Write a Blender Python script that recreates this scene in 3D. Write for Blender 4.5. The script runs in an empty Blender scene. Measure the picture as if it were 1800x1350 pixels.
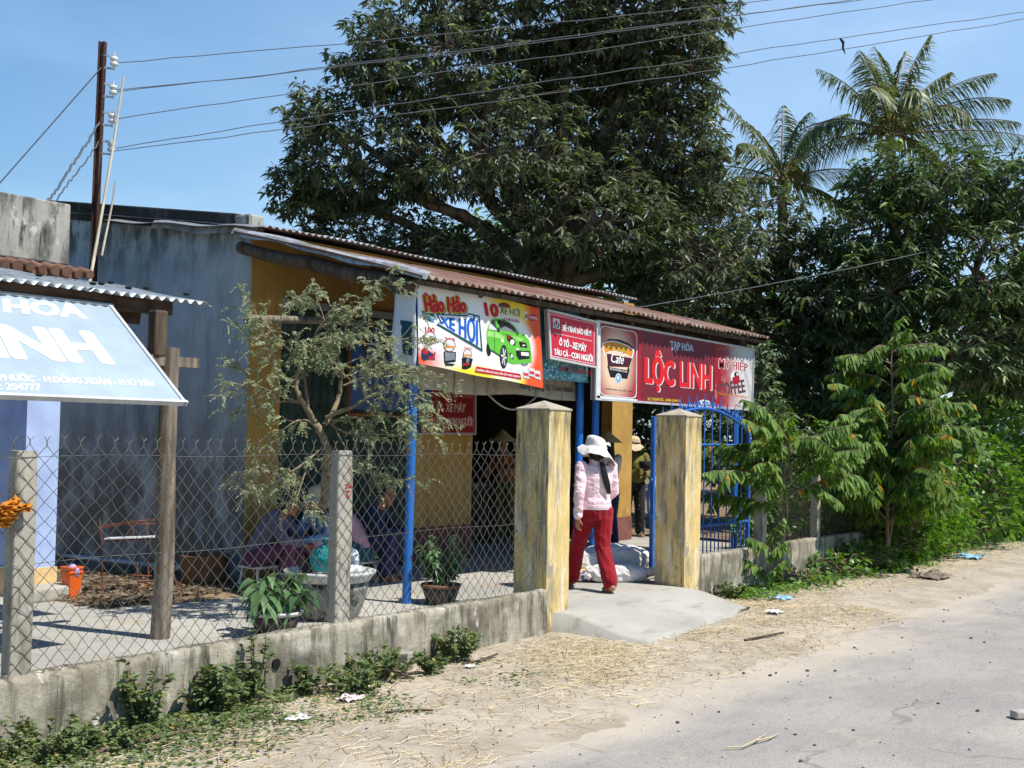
import bpy, math, random
import numpy as np
from mathutils import Vector, Matrix, noise
random.seed(7); RNG = np.random.default_rng(7)
SC = bpy.context.scene; COL = SC.collection
R = math.radians
WL = {}
# ------------------------------------------------------------------ materials
class NT:
    def __init__(s, name):
        s.m = bpy.data.materials.new(name); s.m.use_nodes = True; s.t = s.m.node_tree
        s.b = s.t.nodes['Principled BSDF']; s.o = s.t.nodes['Material Output']
        s.co = s.t.nodes.new('ShaderNodeTexCoord').outputs['Object']
    def n(s, kind, **kw):
        x = s.t.nodes.new(kind)
        for k, v in kw.items(): setattr(x, k, v)
        return x
    def l(s, a, b): s.t.links.new(a, b)
    def mapped(s, scale=(1,1,1), loc=(0,0,0), rot=(0,0,0)):
        m = s.n('ShaderNodeMapping'); m.inputs['Scale'].default_value = scale; m.inputs['Location'].default_value = loc
        m.inputs['Rotation'].default_value = rot; s.l(s.co, m.inputs['Vector']); return m.outputs[0]
    def noise(s, sc=5, scale=None, loc=(0,0,0), detail=5, rough=.6):
        x = s.n('ShaderNodeTexNoise'); x.inputs['Scale'].default_value = sc; x.inputs['Detail'].default_value = detail
        x.inputs['Roughness'].default_value = rough
        s.l(s.mapped(scale or (1,1,1), loc), x.inputs['Vector']); return x.outputs['Fac']
    def ramp(s, fac, lo, hi, a=0., b=1.):
        x = s.n('ShaderNodeMapRange'); x.interpolation_type = 'SMOOTHSTEP'
        for i, v in zip((1,2,3,4), (lo, hi, a, b)): x.inputs[i].default_value = v
        s.l(fac, x.inputs[0]); return x.outputs[0]
    def mul(s, a, b, op='MULTIPLY'):
        x = s.n('ShaderNodeMath', operation=op)
        for i, q in enumerate((a, b)):
            if isinstance(q, (int, float)): x.inputs[i].default_value = q
            else: s.l(q, x.inputs[i])
        return x.outputs[0]
    def mix(s, fac, a, b, mode='MIX'):
        x = s.n('ShaderNodeMix', data_type='RGBA', blend_type=mode)
        for i, q in ((0, fac), (6, a), (7, b)):
            if isinstance(q, (int, float)): x.inputs[i].default_value = q
            elif isinstance(q, tuple): x.inputs[i].default_value = (*q[:3], 1)
            else: s.l(q, x.inputs[i])
        return x.outputs[2]
    def axis(s, k):
        x = s.n('ShaderNodeSeparateXYZ'); s.l(s.co, x.inputs[0]); return x.outputs[k]
    def bump(s, fac, strength=.3, dist=.01, prev=None):
        x = s.n('ShaderNodeBump'); x.inputs['Strength'].default_value = strength; x.inputs['Distance'].default_value = dist
        s.l(fac, x.inputs['Height'])
        if prev is not None: s.l(prev, x.inputs['Normal'])
        s.l(x.outputs[0], s.b.inputs['Normal']); return x.outputs[0]
    def fin(s, col, rough=.8, spec=.3, metal=0.):
        if isinstance(col, tuple): s.b.inputs['Base Color'].default_value = (*col[:3], 1)
        else: s.l(col, s.b.inputs['Base Color'])
        if isinstance(rough, (int, float)): s.b.inputs['Roughness'].default_value = rough
        else: s.l(rough, s.b.inputs['Roughness'])
        s.b.inputs['Specular IOR Level'].default_value = spec; s.b.inputs['Metallic'].default_value = metal
        return s.m
def c255(r, g, b):
    f = lambda v: (v/255/12.92) if v/255 <= .04045 else ((v/255+.055)/1.055)**2.4
    return (f(r), f(g), f(b))
def sc3(c, k): return tuple(min(1, x*k) for x in c)
M = {}
def basic(name, col, rough=.75, var=.18, scale=6, bump=.15, bscale=60, spec=.3, metal=0., bd=.004):
    t = NT(name); f = t.noise(scale); f2 = t.noise(scale*6, loc=(3,1,2))
    c = t.mix(t.ramp(f, .3, .7), sc3(col, 1-var), sc3(col, 1+var)); c = t.mix(t.ramp(f2, .35, .65, 0, .35), c, sc3(col, 1-1.5*var))
    if bump: t.bump(t.noise(bscale, loc=(5,5,5)), bump, bd)
    M[name] = t.fin(c, rough, spec, metal); return M[name]
def stained(name, col, stains, rough=.85, bump=.3, bscale=35, var=.12, base_scale=3, spec=.2, bd=.006):
    """stains: (colour, noise scale, stretch, lo, hi, seed[, (axis, a, b)]) - each a patch of dirt with a shape of its own"""
    t = NT(name); f = t.noise(base_scale, detail=8); c = t.mix(t.ramp(f, .3, .7), sc3(col, 1-var), sc3(col, 1+var))
    for st in stains:
        sc, ns, stretch, lo, hi, seed = st[:6]
        fac = t.ramp(t.noise(ns, stretch, (seed, seed*1.7, seed*.3), 8, .65), lo, hi)
        if len(st) > 6:
            ax, a, b = st[6]; fac = t.mul(fac, t.ramp(t.axis(ax), a, b))
        c = t.mix(fac, c, sc)
    c = t.mix(t.ramp(t.noise(90, loc=(9,2,4), detail=3), .35, .75, 0, .3), c, sc3(col, .55))
    b = t.bump(t.noise(bscale, detail=8), bump, bd); t.bump(t.noise(bscale*6, loc=(2,2,2)), bump*.7, bd*.3, b)
    M[name] = t.fin(c, rough, spec); return M[name]
def leafmat(name, dark, light, odd=None, rough=.5, trans=.25, spec=.4, dusty=None):
    t = NT(name); g = t.n('ShaderNodeNewGeometry'); rnd = g.outputs['Random Per Island']
    c = t.mix(t.ramp(rnd, 0, 1), dark, light)
    if odd: c = t.mix(t.ramp(rnd, odd[1]-.004, odd[1]), c, odd[0])
    if dusty: c = t.mix(t.ramp(t.noise(2.2, detail=3), .42, .68, 0, dusty[1]), c, dusty[0])
    t.fin(c, rough, spec)
    tr = t.n('ShaderNodeBsdfTranslucent'); hs = t.n('ShaderNodeHueSaturation'); hs.inputs['Saturation'].default_value = 1.25; hs.inputs['Value'].default_value = 1.3
    t.l(c, hs.inputs['Color']); t.l(hs.outputs[0], tr.inputs[0])
    mx = t.n('ShaderNodeMixShader'); mx.inputs[0].default_value = trans
    t.l(t.b.outputs[0], mx.inputs[1]); t.l(tr.outputs[0], mx.inputs[2]); t.l(mx.outputs[0], t.o.inputs[0])
    M[name] = t.m; return t.m
# ------------------------------------------------------------------ objects
def link(name, me, parent=None, origin=None):
    o = bpy.data.objects.new(name, me); COL.objects.link(o)
    return o
def tag(o, label=None, cat=None, group=None, kind=None):
    for k, v in (('label', label), ('category', cat), ('group', group), ('kind', kind)):
        if v: o[k] = v
    return o
def empty(name, loc, label=None, cat=None, group=None, rz=0.):
    o = bpy.data.objects.new(name, None); COL.objects.link(o); o.location = loc; o.rotation_euler = (0, 0, rz)
    o.empty_display_size = .1; WL[o.name] = Vector(loc); return tag(o, label, cat, group)
def put(o, verts, parent, origin):
    """store world-space verts so that the object's origin sits at its base (or its parent's)"""
    v = np.asarray(verts, dtype=np.float64)
    if parent is not None:
        base = np.array(WL[parent.name]); o.parent = parent; WL[o.name] = Vector(base)
    else:
        base = np.array(origin) if origin is not None else np.array([(v[:,0].min()+v[:,0].max())/2, (v[:,1].min()+v[:,1].max())/2, v[:,2].min()])
        o.location = base; WL[o.name] = Vector(base)
    return v - base
class MB:
    def __init__(s): s.v = []; s.f = []; s.mi = []; s.sm = []
    def add(s, vs, fs, mi=0, smooth=False):
        k = len(s.v); s.v += [tuple(p) for p in vs]
        for f in fs: s.f.append(tuple(i+k for i in f)); s.mi.append(mi); s.sm.append(smooth)
    def box(s, c, size, rot=None, mi=0, taper=1.):
        hx, hy, hz = (q/2 for q in size); P = []
        for z in (-1, 1):
            k = taper if z > 0 else 1.
            for x, y in ((-1,-1),(1,-1),(1,1),(-1,1)):
                p = Vector((x*hx*k, y*hy*k, z*hz))
                if rot is not None: p = rot @ p
                P.append(p + Vector(c))
        s.add(P, [(3,2,1,0),(4,5,6,7),(0,1,5,4),(1,2,6,5),(2,3,7,6),(3,0,4,7)], mi)
    def b2(s, p0, p1, mi=0): s.box([(a+b)/2 for a, b in zip(p0, p1)], [abs(b-a) for a, b in zip(p0, p1)], None, mi)
    def beam(s, a, b, w, h, mi=0):
        a, b = Vector(a), Vector(b); d = b-a; q = d.to_track_quat('Z', 'Y').to_matrix()
        s.box((a+b)/2, (w, h, d.length), q, mi)
    def tube(s, pts, rad, n=8, mi=0, cap=True, smooth=True):
        pts = [Vector(p) for p in pts]; m = len(pts)
        if not hasattr(rad, '__len__'): rad = [rad]*m
        V = []; F = []; ref = None
        for i, p in enumerate(pts):
            d = (pts[min(i+1, m-1)]-pts[max(i-1, 0)]); d = d.normalized() if d.length > 1e-9 else Vector((0,0,1))
            if ref is None: ref = d.orthogonal().normalized()
            u = ref - d*ref.dot(d); u = u.normalized() if u.length > 1e-6 else d.orthogonal().normalized(); ref = u; w = d.cross(u)
            r = rad[i]; ru, rw = r if hasattr(r, '__len__') else (r, r)
            for k in range(n):
                a = 2*math.pi*k/n; V.append(p + u*(math.cos(a)*ru) + w*(math.sin(a)*rw))
        for i in range(m-1):
            for k in range(n): F.append((i*n+k, i*n+(k+1)%n, (i+1)*n+(k+1)%n, (i+1)*n+k))
        s.add(V, F, mi, smooth)
        if cap: s.add(V[:n], [tuple(range(n-1, -1, -1))], mi); s.add(V[-n:], [tuple(range(n))], mi)
    def rings(s, rings, mi=0, cap=True, smooth=True):
        n = len(rings[0]); V = [p for r in rings for p in r]; F = []
        for i in range(len(rings)-1):
            for k in range(n): F.append((i*n+k, i*n+(k+1)%n, (i+1)*n+(k+1)%n, (i+1)*n+k))
        s.add(V, F, mi, smooth)
        if cap: s.add(rings[0], [tuple(range(n-1, -1, -1))], mi); s.add(rings[-1], [tuple(range(n))], mi)
    def lathe(s, c, prof, n=24, mi=0, cap=True, wob=0.):
        s.rings([[(c[0]+r*(1+wob*math.sin(3*a+z*9))*math.cos(a), c[1]+r*(1+wob*math.sin(3*a+z*9))*math.sin(a), c[2]+z) for a in (2*math.pi*k/n for k in range(n))] for r, z in prof], mi, cap)
    def ell(s, c, r, rot=None, nu=14, nv=9, mi=0):
        rs = []
        for j in range(nv+1):
            t = math.pi*(.002+.996*j/nv); rs.append([])
            for k in range(nu):
                a = 2*math.pi*k/nu; p = Vector((r[0]*math.sin(t)*math.cos(a), r[1]*math.sin(t)*math.sin(a), -r[2]*math.cos(t)))
                if rot is not None: p = rot @ p
                rs[-1].append(p+Vector(c))
        s.rings(rs, mi)
    def grid(s, fn, nu, nv, mi=0, smooth=False):
        V = [fn(i/nu, j/nv) for j in range(nv+1) for i in range(nu+1)]
        s.add(V, [(j*(nu+1)+i, j*(nu+1)+i+1, (j+1)*(nu+1)+i+1, (j+1)*(nu+1)+i) for j in range(nv) for i in range(nu)], mi, smooth)
    def build(s, name, mats, parent=None, origin=None, bevel=0., solid=0., seg=2):
        me = bpy.data.meshes.new(name); o = bpy.data.objects.new(name, me); COL.objects.link(o)
        v = put(o, s.v, parent, origin); me.from_pydata([tuple(p) for p in v], [], s.f)
        for m in (mats if isinstance(mats, (list, tuple)) else [mats]): me.materials.append(M[m] if isinstance(m, str) else m)
        me.polygons.foreach_set('material_index', s.mi); me.polygons.foreach_set('use_smooth', s.sm); me.update()
        if solid: q = o.modifiers.new('t', 'SOLIDIFY'); q.thickness = solid; q.offset = 0
        if bevel: q = o.modifiers.new('b', 'BEVEL'); q.width = bevel; q.segments = seg; q.limit_method = 'ANGLE'; q.angle_limit = R(40)
        return o
def npmesh(name, V, Q, mats, parent=None, origin=None, smooth=True, mi=None):
    """quads-only mesh from numpy arrays"""
    me = bpy.data.meshes.new(name); o = bpy.data.objects.new(name, me); COL.objects.link(o)
    v = put(o, V, parent, origin); n = len(Q)
    me.vertices.add(len(v)); me.vertices.foreach_set('co', v.astype(np.float32).ravel())
    me.loops.add(n*4); me.loops.foreach_set('vertex_index', Q.astype(np.int32).ravel())
    me.polygons.add(n); me.polygons.foreach_set('loop_start', np.arange(0, n*4, 4, dtype=np.int32))
    me.polygons.foreach_set('use_smooth', np.full(n, smooth))
    for m in (mats if isinstance(mats, (list, tuple)) else [mats]): me.materials.append(M[m] if isinstance(m, str) else m)
    if mi is not None: me.polygons.foreach_set('material_index', np.asarray(mi, dtype=np.int32))
    me.update(calc_edges=True); me.validate(); return o
def nrm(a): return a/np.maximum(np.linalg.norm(a, axis=-1, keepdims=True), 1e-9)
TS = np.array([0., .3, .68, 1.]); WS = np.array([.12, 1., .8, .04])
def leaves(P, D, U, L, W, fold=.25, droop=.25, ts=TS, ws=WS):
    """arrays of leaves: base P, direction D, up U, length L, half width W -> verts, quads (folded along the midrib, drooping tip)"""
    n = len(P); D = nrm(D); S = nrm(np.cross(D, U)); N = np.cross(S, D); L = np.broadcast_to(L, (n,)); W = np.broadcast_to(W, (n,))
    V = np.empty((n, len(ts), 3, 3))
    for i, (t, w) in enumerate(zip(ts, ws)):
        c = P + D*(L*t)[:, None] - np.array([0,0,1.])*(L*droop*t*t)[:, None]
        for j, sgn in enumerate((-1, 0, 1)):
            V[:, i, j] = c + S*(sgn*w*W)[:, None] + N*(abs(sgn)*w*W*fold)[:, None]
    k = len(ts); q = np.array([(i*3+j, i*3+j+1, i*3+j+4, i*3+j+3) for i in range(k-1) for j in (0, 1)])
    Q = (np.arange(n)*k*3)[:, None, None] + q[None]
    return V.reshape(-1, 3), Q.reshape(-1, 4)
def join(parts):
    V = []; Q = []; MI = []; k = 0
    for i, (v, q) in enumerate(parts): V.append(v); Q.append(q+k); k += len(v); MI.append(np.full(len(q), i))
    return np.concatenate(V), np.concatenate(Q), np.concatenate(MI)
def copy_tree(o, parent=None):
    c = o.copy(); COL.objects.link(c)
    if parent is not None: c.parent = parent
    for ch in list(o.children): copy_tree(ch, c)
    return c
# ------------------------------------------------------------------ camera, light, sky
H = 1.55; YAW = R(35.8); PIT = math.atan(85/2150); ROLL = .02
F0 = Vector((math.cos(YAW), math.sin(YAW), 0)); R0 = Vector((math.sin(YAW), -math.cos(YAW), 0)); Z0 = Vector((0,0,1))
FW = F0*math.cos(PIT)+Z0*math.sin(PIT); UP = Z0*math.cos(PIT)-F0*math.sin(PIT)
RT = R0*math.cos(ROLL)+UP*math.sin(ROLL); UP2 = UP*math.cos(ROLL)-R0*math.sin(ROLL)
cd = bpy.data.cameras.new('camera'); cam = bpy.data.objects.new('camera', cd); COL.objects.link(cam)
cd.sensor_width = 36; cd.lens = 36*2150/1800; cd.clip_end = 900; cd.clip_start = .05
cam.matrix_world = Matrix(((RT.x, UP2.x, -FW.x, 0), (RT.y, UP2.y, -FW.y, 0), (RT.z, UP2.z, -FW.z, H), (0,0,0,1)))
SC.camera = cam
EL, AZ = R(59), math.atan2(-.985, .17)          # towards the sun: high, on the street side
sd = Vector((math.cos(AZ)*math.cos(EL), math.sin(AZ)*math.cos(EL), math.sin(EL)))
sl = bpy.data.lights.new('sun', 'SUN'); sl.energy = 4.6; sl.angle = R(.5); sl.color = (1, .955, .88)
so = bpy.data.objects.new('sun', sl); COL.objects.link(so); so.rotation_euler = sd.to_track_quat('Z', 'Y').to_euler(); so.location = (0, -5, 20)
w = bpy.data.worlds.new('World'); SC.world = w; w.use_nodes = True; nt = w.node_tree
sky = nt.nodes.new('ShaderNodeTexSky'); sky.sky_type = 'NISHITA'; sky.sun_disc = False; sky.sun_elevation = EL
sky.sun_rotation = math.pi/2 - AZ; sky.air_density = 1.15; sky.dust_density = .35; sky.ozone_density = 3.0; sky.altitude = 20
bg = nt.nodes['Background']; bg.inputs['Strength'].default_value = .105
tc = nt.nodes.new('ShaderNodeTexCoord'); mp = nt.nodes.new('ShaderNodeMapping'); mp.inputs['Scale'].default_value = (1.2, 2.6, 6); mp.inputs['Rotation'].default_value = (0, .15, .5)
nz = nt.nodes.new('ShaderNodeTexNoise'); nz.inputs['Scale'].default_value = 1.7; nz.inputs['Detail'].default_value = 7; nz.inputs['Roughness'].default_value = .55
mr = nt.nodes.new('ShaderNodeMapRange'); mr.inputs[1].default_value = .45; mr.inputs[2].default_value = .85; mr.inputs[4].default_value = .2
mx = nt.nodes.new('ShaderNodeMix'); mx.data_type = 'RGBA'; mx.inputs[7].default_value = (5.6, 7.6, 10.2, 1)
nt.links.new(tc.outputs['Generated'], mp.inputs[0]); nt.links.new(mp.outputs[0], nz.inputs['Vector']); nt.links.new(nz.outputs[0], mr.inputs[0])
dp = nt.nodes.new('ShaderNodeVectorMath'); dp.operation = 'DOT_PRODUCT'; dp.inputs[1].default_value = (.9, .35, -.1); nt.links.new(tc.outputs['Generated'], dp.inputs[0])
m2 = nt.nodes.new('ShaderNodeMapRange'); m2.inputs[1].default_value = .5; m2.inputs[2].default_value = .95; m2.inputs[4].default_value = .5; nt.links.new(dp.outputs['Value'], m2.inputs[0])
ad = nt.nodes.new('ShaderNodeMath'); nt.links.new(mr.outputs[0], ad.inputs[0]); nt.links.new(m2.outputs[0], ad.inputs[1])
nt.links.new(ad.outputs[0], mx.inputs[0]); hs = nt.nodes.new('ShaderNodeHueSaturation'); hs.inputs['Saturation'].default_value = 1.5; hs.inputs['Value'].default_value = .87; nt.links.new(sky.outputs[0], hs.inputs['Color']); nt.links.new(hs.outputs[0], mx.inputs[6]); nt.links.new(mx.outputs[2], bg.inputs[0])
SC.view_settings.view_transform = 'Standard'; SC.view_settings.look = 'None'; SC.view_settings.gamma = 1; SC.view_settings.exposure = .35
SC.render.engine = 'CYCLES'; SC.cycles.use_denoising = True; SC.cycles.max_bounces = 6; SC.cycles.transparent_max_bounces = 8
# ------------------------------------------------------------------ ground materials
def ground_mats():
    t = NT('asphalt'); f = t.noise(1.1, detail=6); c = t.mix(t.ramp(f, .35, .65), c255(150,145,138), c255(166,159,150))
    c = t.mix(t.ramp(t.noise(.7, (1,2.5,1), (4,0,0), 6), .54, .76, 0, .5), c, c255(190,180,162))
    c = t.mix(t.ramp(t.noise(2.4, (1,1,1), (14,3,0), 6), .6, .75, 0, .6), c, c255(190,176,150))
    gr = t.n('ShaderNodeTexVoronoi'); gr.inputs['Scale'].default_value = 95; t.l(t.co, gr.inputs['Vector'])
    c = t.mix(t.ramp(gr.outputs['Distance'], .15, .6, .35, 0), c, c255(136,131,126)); c = t.mix(t.ramp(t.noise(160, detail=2), .55, .7, 0, .6), c, c255(216,210,200)); c = t.mix(t.ramp(t.noise(34, loc=(3,9,0), detail=4), .54, .7, 0, .5), c, c255(126,121,116)); c = t.mix(t.ramp(t.noise(5, (.5,1.4,1), (2,6,0), 6), .52, .7, 0, .4), c, c255(134,130,126))
    c = t.mix(t.ramp(t.noise(60, loc=(7,7,0), detail=2), .66, .72, 0, .6), c, c255(85,82,80))
    wp = t.n('ShaderNodeMix', data_type='RGBA', blend_type='LINEAR_LIGHT'); wp.inputs[0].default_value = .12; t.l(t.mapped((.55,.8,1)), wp.inputs[6]); nz_ = t.n('ShaderNodeTexNoise'); nz_.inputs['Scale'].default_value = 3; t.l(t.co, nz_.inputs['Vector']); t.l(nz_.outputs['Color'], wp.inputs[7])
    vo = t.n('ShaderNodeTexVoronoi', feature='DISTANCE_TO_EDGE'); vo.inputs['Scale'].default_value = .8; t.l(wp.outputs[2], vo.inputs['Vector'])
    crk = t.mul(t.ramp(vo.outputs['Distance'], .012, .003), t.ramp(t.noise(.8, loc=(6,2,0)), .5, .62)); c = t.mix(t.mul(crk, .45), c, c255(92,88,84))
    dst = t.ramp(t.mul(t.axis(1), t.mul(t.noise(1.3, (.6,1,1), (8,8,0), 8, .65), 2.6), 'ADD'), 4.45, 5.5); c = t.mix(t.mul(dst, .75), c, c255(196,184,164))
    c = t.mix(t.ramp(t.noise(.5, (.5,1.6,1), (21,3,0), 8, .62), .58, .7, 0, .32), c, c255(186,176,158))
    b = t.bump(gr.outputs['Distance'], .5, .006); t.bump(t.noise(9), .35, .02, b); M['asphalt'] = t.fin(c, .9, .15)
    t = NT('verge_earth'); f = t.noise(1.6, detail=7); c = t.mix(t.ramp(f, .35, .65), c255(160,149,131), c255(182,171,153))
    c = t.mix(t.ramp(t.noise(5, loc=(4,4,0), detail=7), .5, .7, 0, .6), c, c255(146,134,116)); c = t.mix(t.ramp(t.noise(70, detail=3), .55, .75, 0, .5), c, c255(206,196,178))
    c = t.mix(t.ramp(t.noise(48, loc=(1,8,0), detail=2), .68, .74, 0, .7), c, c255(96,90,84))
    b = t.bump(t.noise(14, detail=8), .5, .02); t.bump(t.noise(120), .5, .004, b); M['verge_earth'] = t.fin(c, .95, .1)
    t = NT('soil'); c = t.mix(t.ramp(t.noise(3, detail=8), .35, .65), c255(112,92,70), c255(150,130,102)); c = t.mix(t.ramp(t.noise(30), .55, .7, 0, .6), c, c255(176,158,128))
    t.bump(t.noise(30, detail=8), .6, .02); M['soil'] = t.fin(c, .95, .1)
    t = NT('far_ground'); c = t.mix(t.ramp(t.noise(.6, detail=8), .35, .65), c255(92,98,56), c255(140,126,92)); t.bump(t.noise(8), .5, .05); M['far_ground'] = t.fin(c, .95, .1)
    t = NT('yard_concrete'); c = t.mix(t.ramp(t.noise(.9, detail=8), .3, .7), c255(156,153,144), c255(180,176,166))
    c = t.mix(t.ramp(t.noise(3, (1,2,1), (4,1,0), 8), .52, .72, 0, .7), c, c255(140,135,120)); c = t.mix(t.ramp(t.noise(50), .5, .75, 0, .25), c, c255(215,210,198))
    c = t.mix(t.ramp(t.noise(1.6, loc=(9,9,0), detail=8), .58, .68, 0, .5), c, c255(178,160,128))
    b = t.bump(t.noise(20, detail=8), .25, .008); t.bump(t.noise(200), .3, .002, b); M['yard_concrete'] = t.fin(c, .85, .2)
ground_mats()
# ------------------------------------------------------------------ ground, road, verge, yard
b = MB(); b.grid(lambda u, v: (-300+600*u, -300+600*v, -.34), 4, 4); tag(b.build('ground', 'far_ground'), kind='structure')
def fbm(x, y, s=1., o=4): return noise.fractal((x*s, y*s, 3.3), 1., 2.1, o)
def bumpfun(u, v):
    x = -6+76*u; y = -9+13.6*v; return (x, y, -.205+.006*fbm(x, y, .5)+.003*fbm(x, y, 2.2))
b = MB(); b.grid(bumpfun, 300, 60, smooth=True); tag(b.build('road', 'asphalt', origin=(0,0,0)), kind='structure')
def verge_z(x, y):
    t = min(1, max(0, (y-3.55-.25*fbm(x, 7, .35))/1.1)); t = t*t*(3-2*t)
    z = -.222+.062*t+.012*fbm(x, y, 1.3)+.006*fbm(x, y, 4)
    if y > 5.15: z += .03*min(1, (y-5.15)/.7)*max(0, fbm(x, y, 1.8)+.2)
    return z
def vfun(u, v):
    x = 1.2+50*u*u*.6+50*u*.4; y = 3.0+2.95*v; return (x, y, verge_z(x, y))
b = MB(); b.grid(vfun, 420, 60, smooth=True); tag(b.build('verge', 'verge_earth', origin=(0,0,0)), kind='structure')
b = MB(); b.grid(lambda u, v: (-4+20.5*u, 5.93+9*v, .006*fbm(-4+20.5*u, 9*v, .6)), 120, 60, smooth=True)
tag(b.build('yard', 'yard_concrete', origin=(0,0,0)), kind='structure')
b = MB(); b.grid(lambda u, v: (16.5+30*u, 5.93+14*v, -.06+.08*fbm(30*u, 14*v, .6)), 60, 40, smooth=True); tag(b.build('back_garden', 'soil', origin=(0,0,0)), kind='structure')
# earth patch full of dead leaves between the two houses
def efun(u, v):
    x = 6.3+1.98*u; y = 8.75+4*v-.5*math.sin(u*3.)*(1-v)+.12*fbm(x, 1, 3)*(1-v); e = min(u, 1-u, v, 1-v)*8
    return (x, y, -.012+min(1, e)*.03+.012*fbm(x, y, 3))
b = MB(); b.grid(efun, 40, 60, smooth=True); tag(b.build('earth_patch', 'soil', origin=(0,0,0)), kind='structure')
# ramp through the gateway
def rfun(u, v):
    y = 4.98+1.6*v; x0 = 8.82; x1 = 11.25-.15*v*(1-v); sk = u in (0., 1.); u = min(1, max(0, (u-1/24)*24/22)); x = x0+(x1-x0)*u
    x += (.05*fbm(y, 2, 2.5)) if u in (0., 1.) else 0; x += .03*(u > .5)*sk-.03*(u < .5)*sk
    q = min(1, v/.56); q = q*q*(3-2*q); z = (verge_z(x, y)+.016)*(1-q)+.010*q
    if sk: z -= .3
    elif v == 0: z -= .06
    if v <= .05: y += .05*fbm(x, 1, 3)+.22*(u-.4)*0.9
    return (x, y, z)
b = MB(); b.grid(rfun, 24, 20, smooth=True); tag(b.build('ramp', 'yard_concrete', origin=(0,0,0)), kind='structure')
# ------------------------------------------------------------------ building materials
GR = c255(58,62,62); BK = c255(44,46,44)
stained('grey_plaster', c255(176,182,182), [(c255(190,196,196), 2, (1,1,1), .5, .7, 1), (c255(140,147,147), 2.0, (2.2,2.2,.4), .48, .72, 3), (c255(104,108,106), 1.8, (2.6,2.6,.25), .58, .72, 8), (c255(104,102,96), 2.2, (2,2,1.), .34, .58, 5, (2, 2.5, .6)), (c255(70,74,74), 3, (2,2,.9), .4, .62, 6, (2, 3.0, 3.75))])
stained('ochre_plaster', c255(192,152,84), [(c255(208,176,114), 3, (1,1,.6), .5, .75, 2), (c255(150,112,52), 3, (4,4,.4), .55, .72, 4), (c255(170,160,140), 5, (3,3,.5), .62, .72, 9), (c255(120,88,50), 2, (2,2,1), .4, .65, 5, (2, .8, .05))])
stained('parapet_plaster', c255(168,166,156), [(c255(92,92,86), 3, (2,2,.6), .44, .62, 3), (c255(52,52,48), 4, (3,3,.5), .54, .66, 6), (c255(200,198,186), 6, (1,1,.8), .56, .68, 7)])
stained('black_mould', c255(54,54,50), [(c255(92,92,86), 5, (1,1,.5), .5, .7, 3)])
stained('blue_plaster', c255(176,196,236), [(c255(156,178,222), 2, (1,1,.5), .5, .7, 3)], bump=.15)
basic('yellow_band', c255(226,196,142), .8)
basic('terracotta', c255(124,92,76), .8, .25, 8)
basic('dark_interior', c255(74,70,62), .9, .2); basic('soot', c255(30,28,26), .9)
basic('plinth_pink', c255(128,84,74), .9, .2)
def rusty(name, a, bcol, lo, hi, rough=.6, metal=.0, seed=0, stretch=(1,1,1)):
    t = NT(name); f = t.noise(1.6, stretch, (seed,seed,seed), 8, .65); c = t.mix(t.ramp(f, lo, hi), a, bcol)
    c = t.mix(t.ramp(t.noise(14, stretch, (3,1,seed), 5), .45, .7, 0, .6), c, sc3(bcol, .6)); c = t.mix(t.ramp(t.noise(40, loc=(seed,2,2)), .6, .75, 0, .4), c, sc3(a, 1.1))
    t.bump(t.noise(60), .15, .003); M[name] = t.fin(c, rough, .3, metal)
rusty('rusty_sheet', c255(150,134,124), c255(120,86,72), .38, .56, seed=2, stretch=(2.5,.4,1))
rusty('zinc_sheet', c255(156,164,168), c255(128,120,112), .5, .75, .45, .3, 5, (2,.5,1))
rusty('zinc_old', c255(140,146,150), c255(112,92,80), .46, .66, .6, .2, 7)
rusty('zinc_edge', c255(196,200,202), c255(150,140,130), .5, .7, .45, .3, 3)
rusty('brown_steel', c255(96,66,54), c255(74,48,40), .4, .6, .7, 0., 4)
rusty('rust_wire', c255(150,88,56), c255(110,60,40), .4, .6, .8, 0, 6)
def wood(name, a, bcol, scale=4, stretch=(1,1,.08), rough=.85):
    t = NT(name); f = t.noise(scale*6, stretch, (1,2,3), 6, .6); c = t.mix(t.ramp(f, .35, .65), a, bcol)
    c = t.mix(t.ramp(t.noise(3, (1,1,.6), (5,5,5)), .5, .7, 0, .7), c, sc3(a, .55)); t.bump(f, .5, .01); M[name] = t.fin(c, rough, .2)
wood('weathered_wood', c255(98,88,77), c255(148,136,120)); wood('dark_wood', c255(72,60,50), c255(104,90,76)); wood('beam_wood', c255(70,52,42), c255(96,74,60), stretch=(.08,1,1))
wood('bamboo', c255(186,172,148), c255(214,204,184))
def glossy(name, col, rough=.35, var=.08): return basic(name, col, rough, var, 5, .06, 30, .5)
glossy('blue_paint', c255(32,112,198), .35, .12); glossy('blue_gate_paint', c255(52,108,190), .4, .14)
basic('navy_cloth', c255(40,48,78), .9)
t = NT('shutter_green'); c = t.mix(t.ramp(t.noise(3, (3,3,.6)), .35, .65), c255(52,74,62), c255(80,100,86)); M['shutter_green'] = t.fin(c, .5, .4)
stained('blue_panel_paint', c255(66,96,150), [(c255(98,120,160), 5, (1,1,1), .5, .7, 2), (c255(86,66,56), 6, (1,1,.6), .62, .7, 4)], rough=.6)
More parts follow.
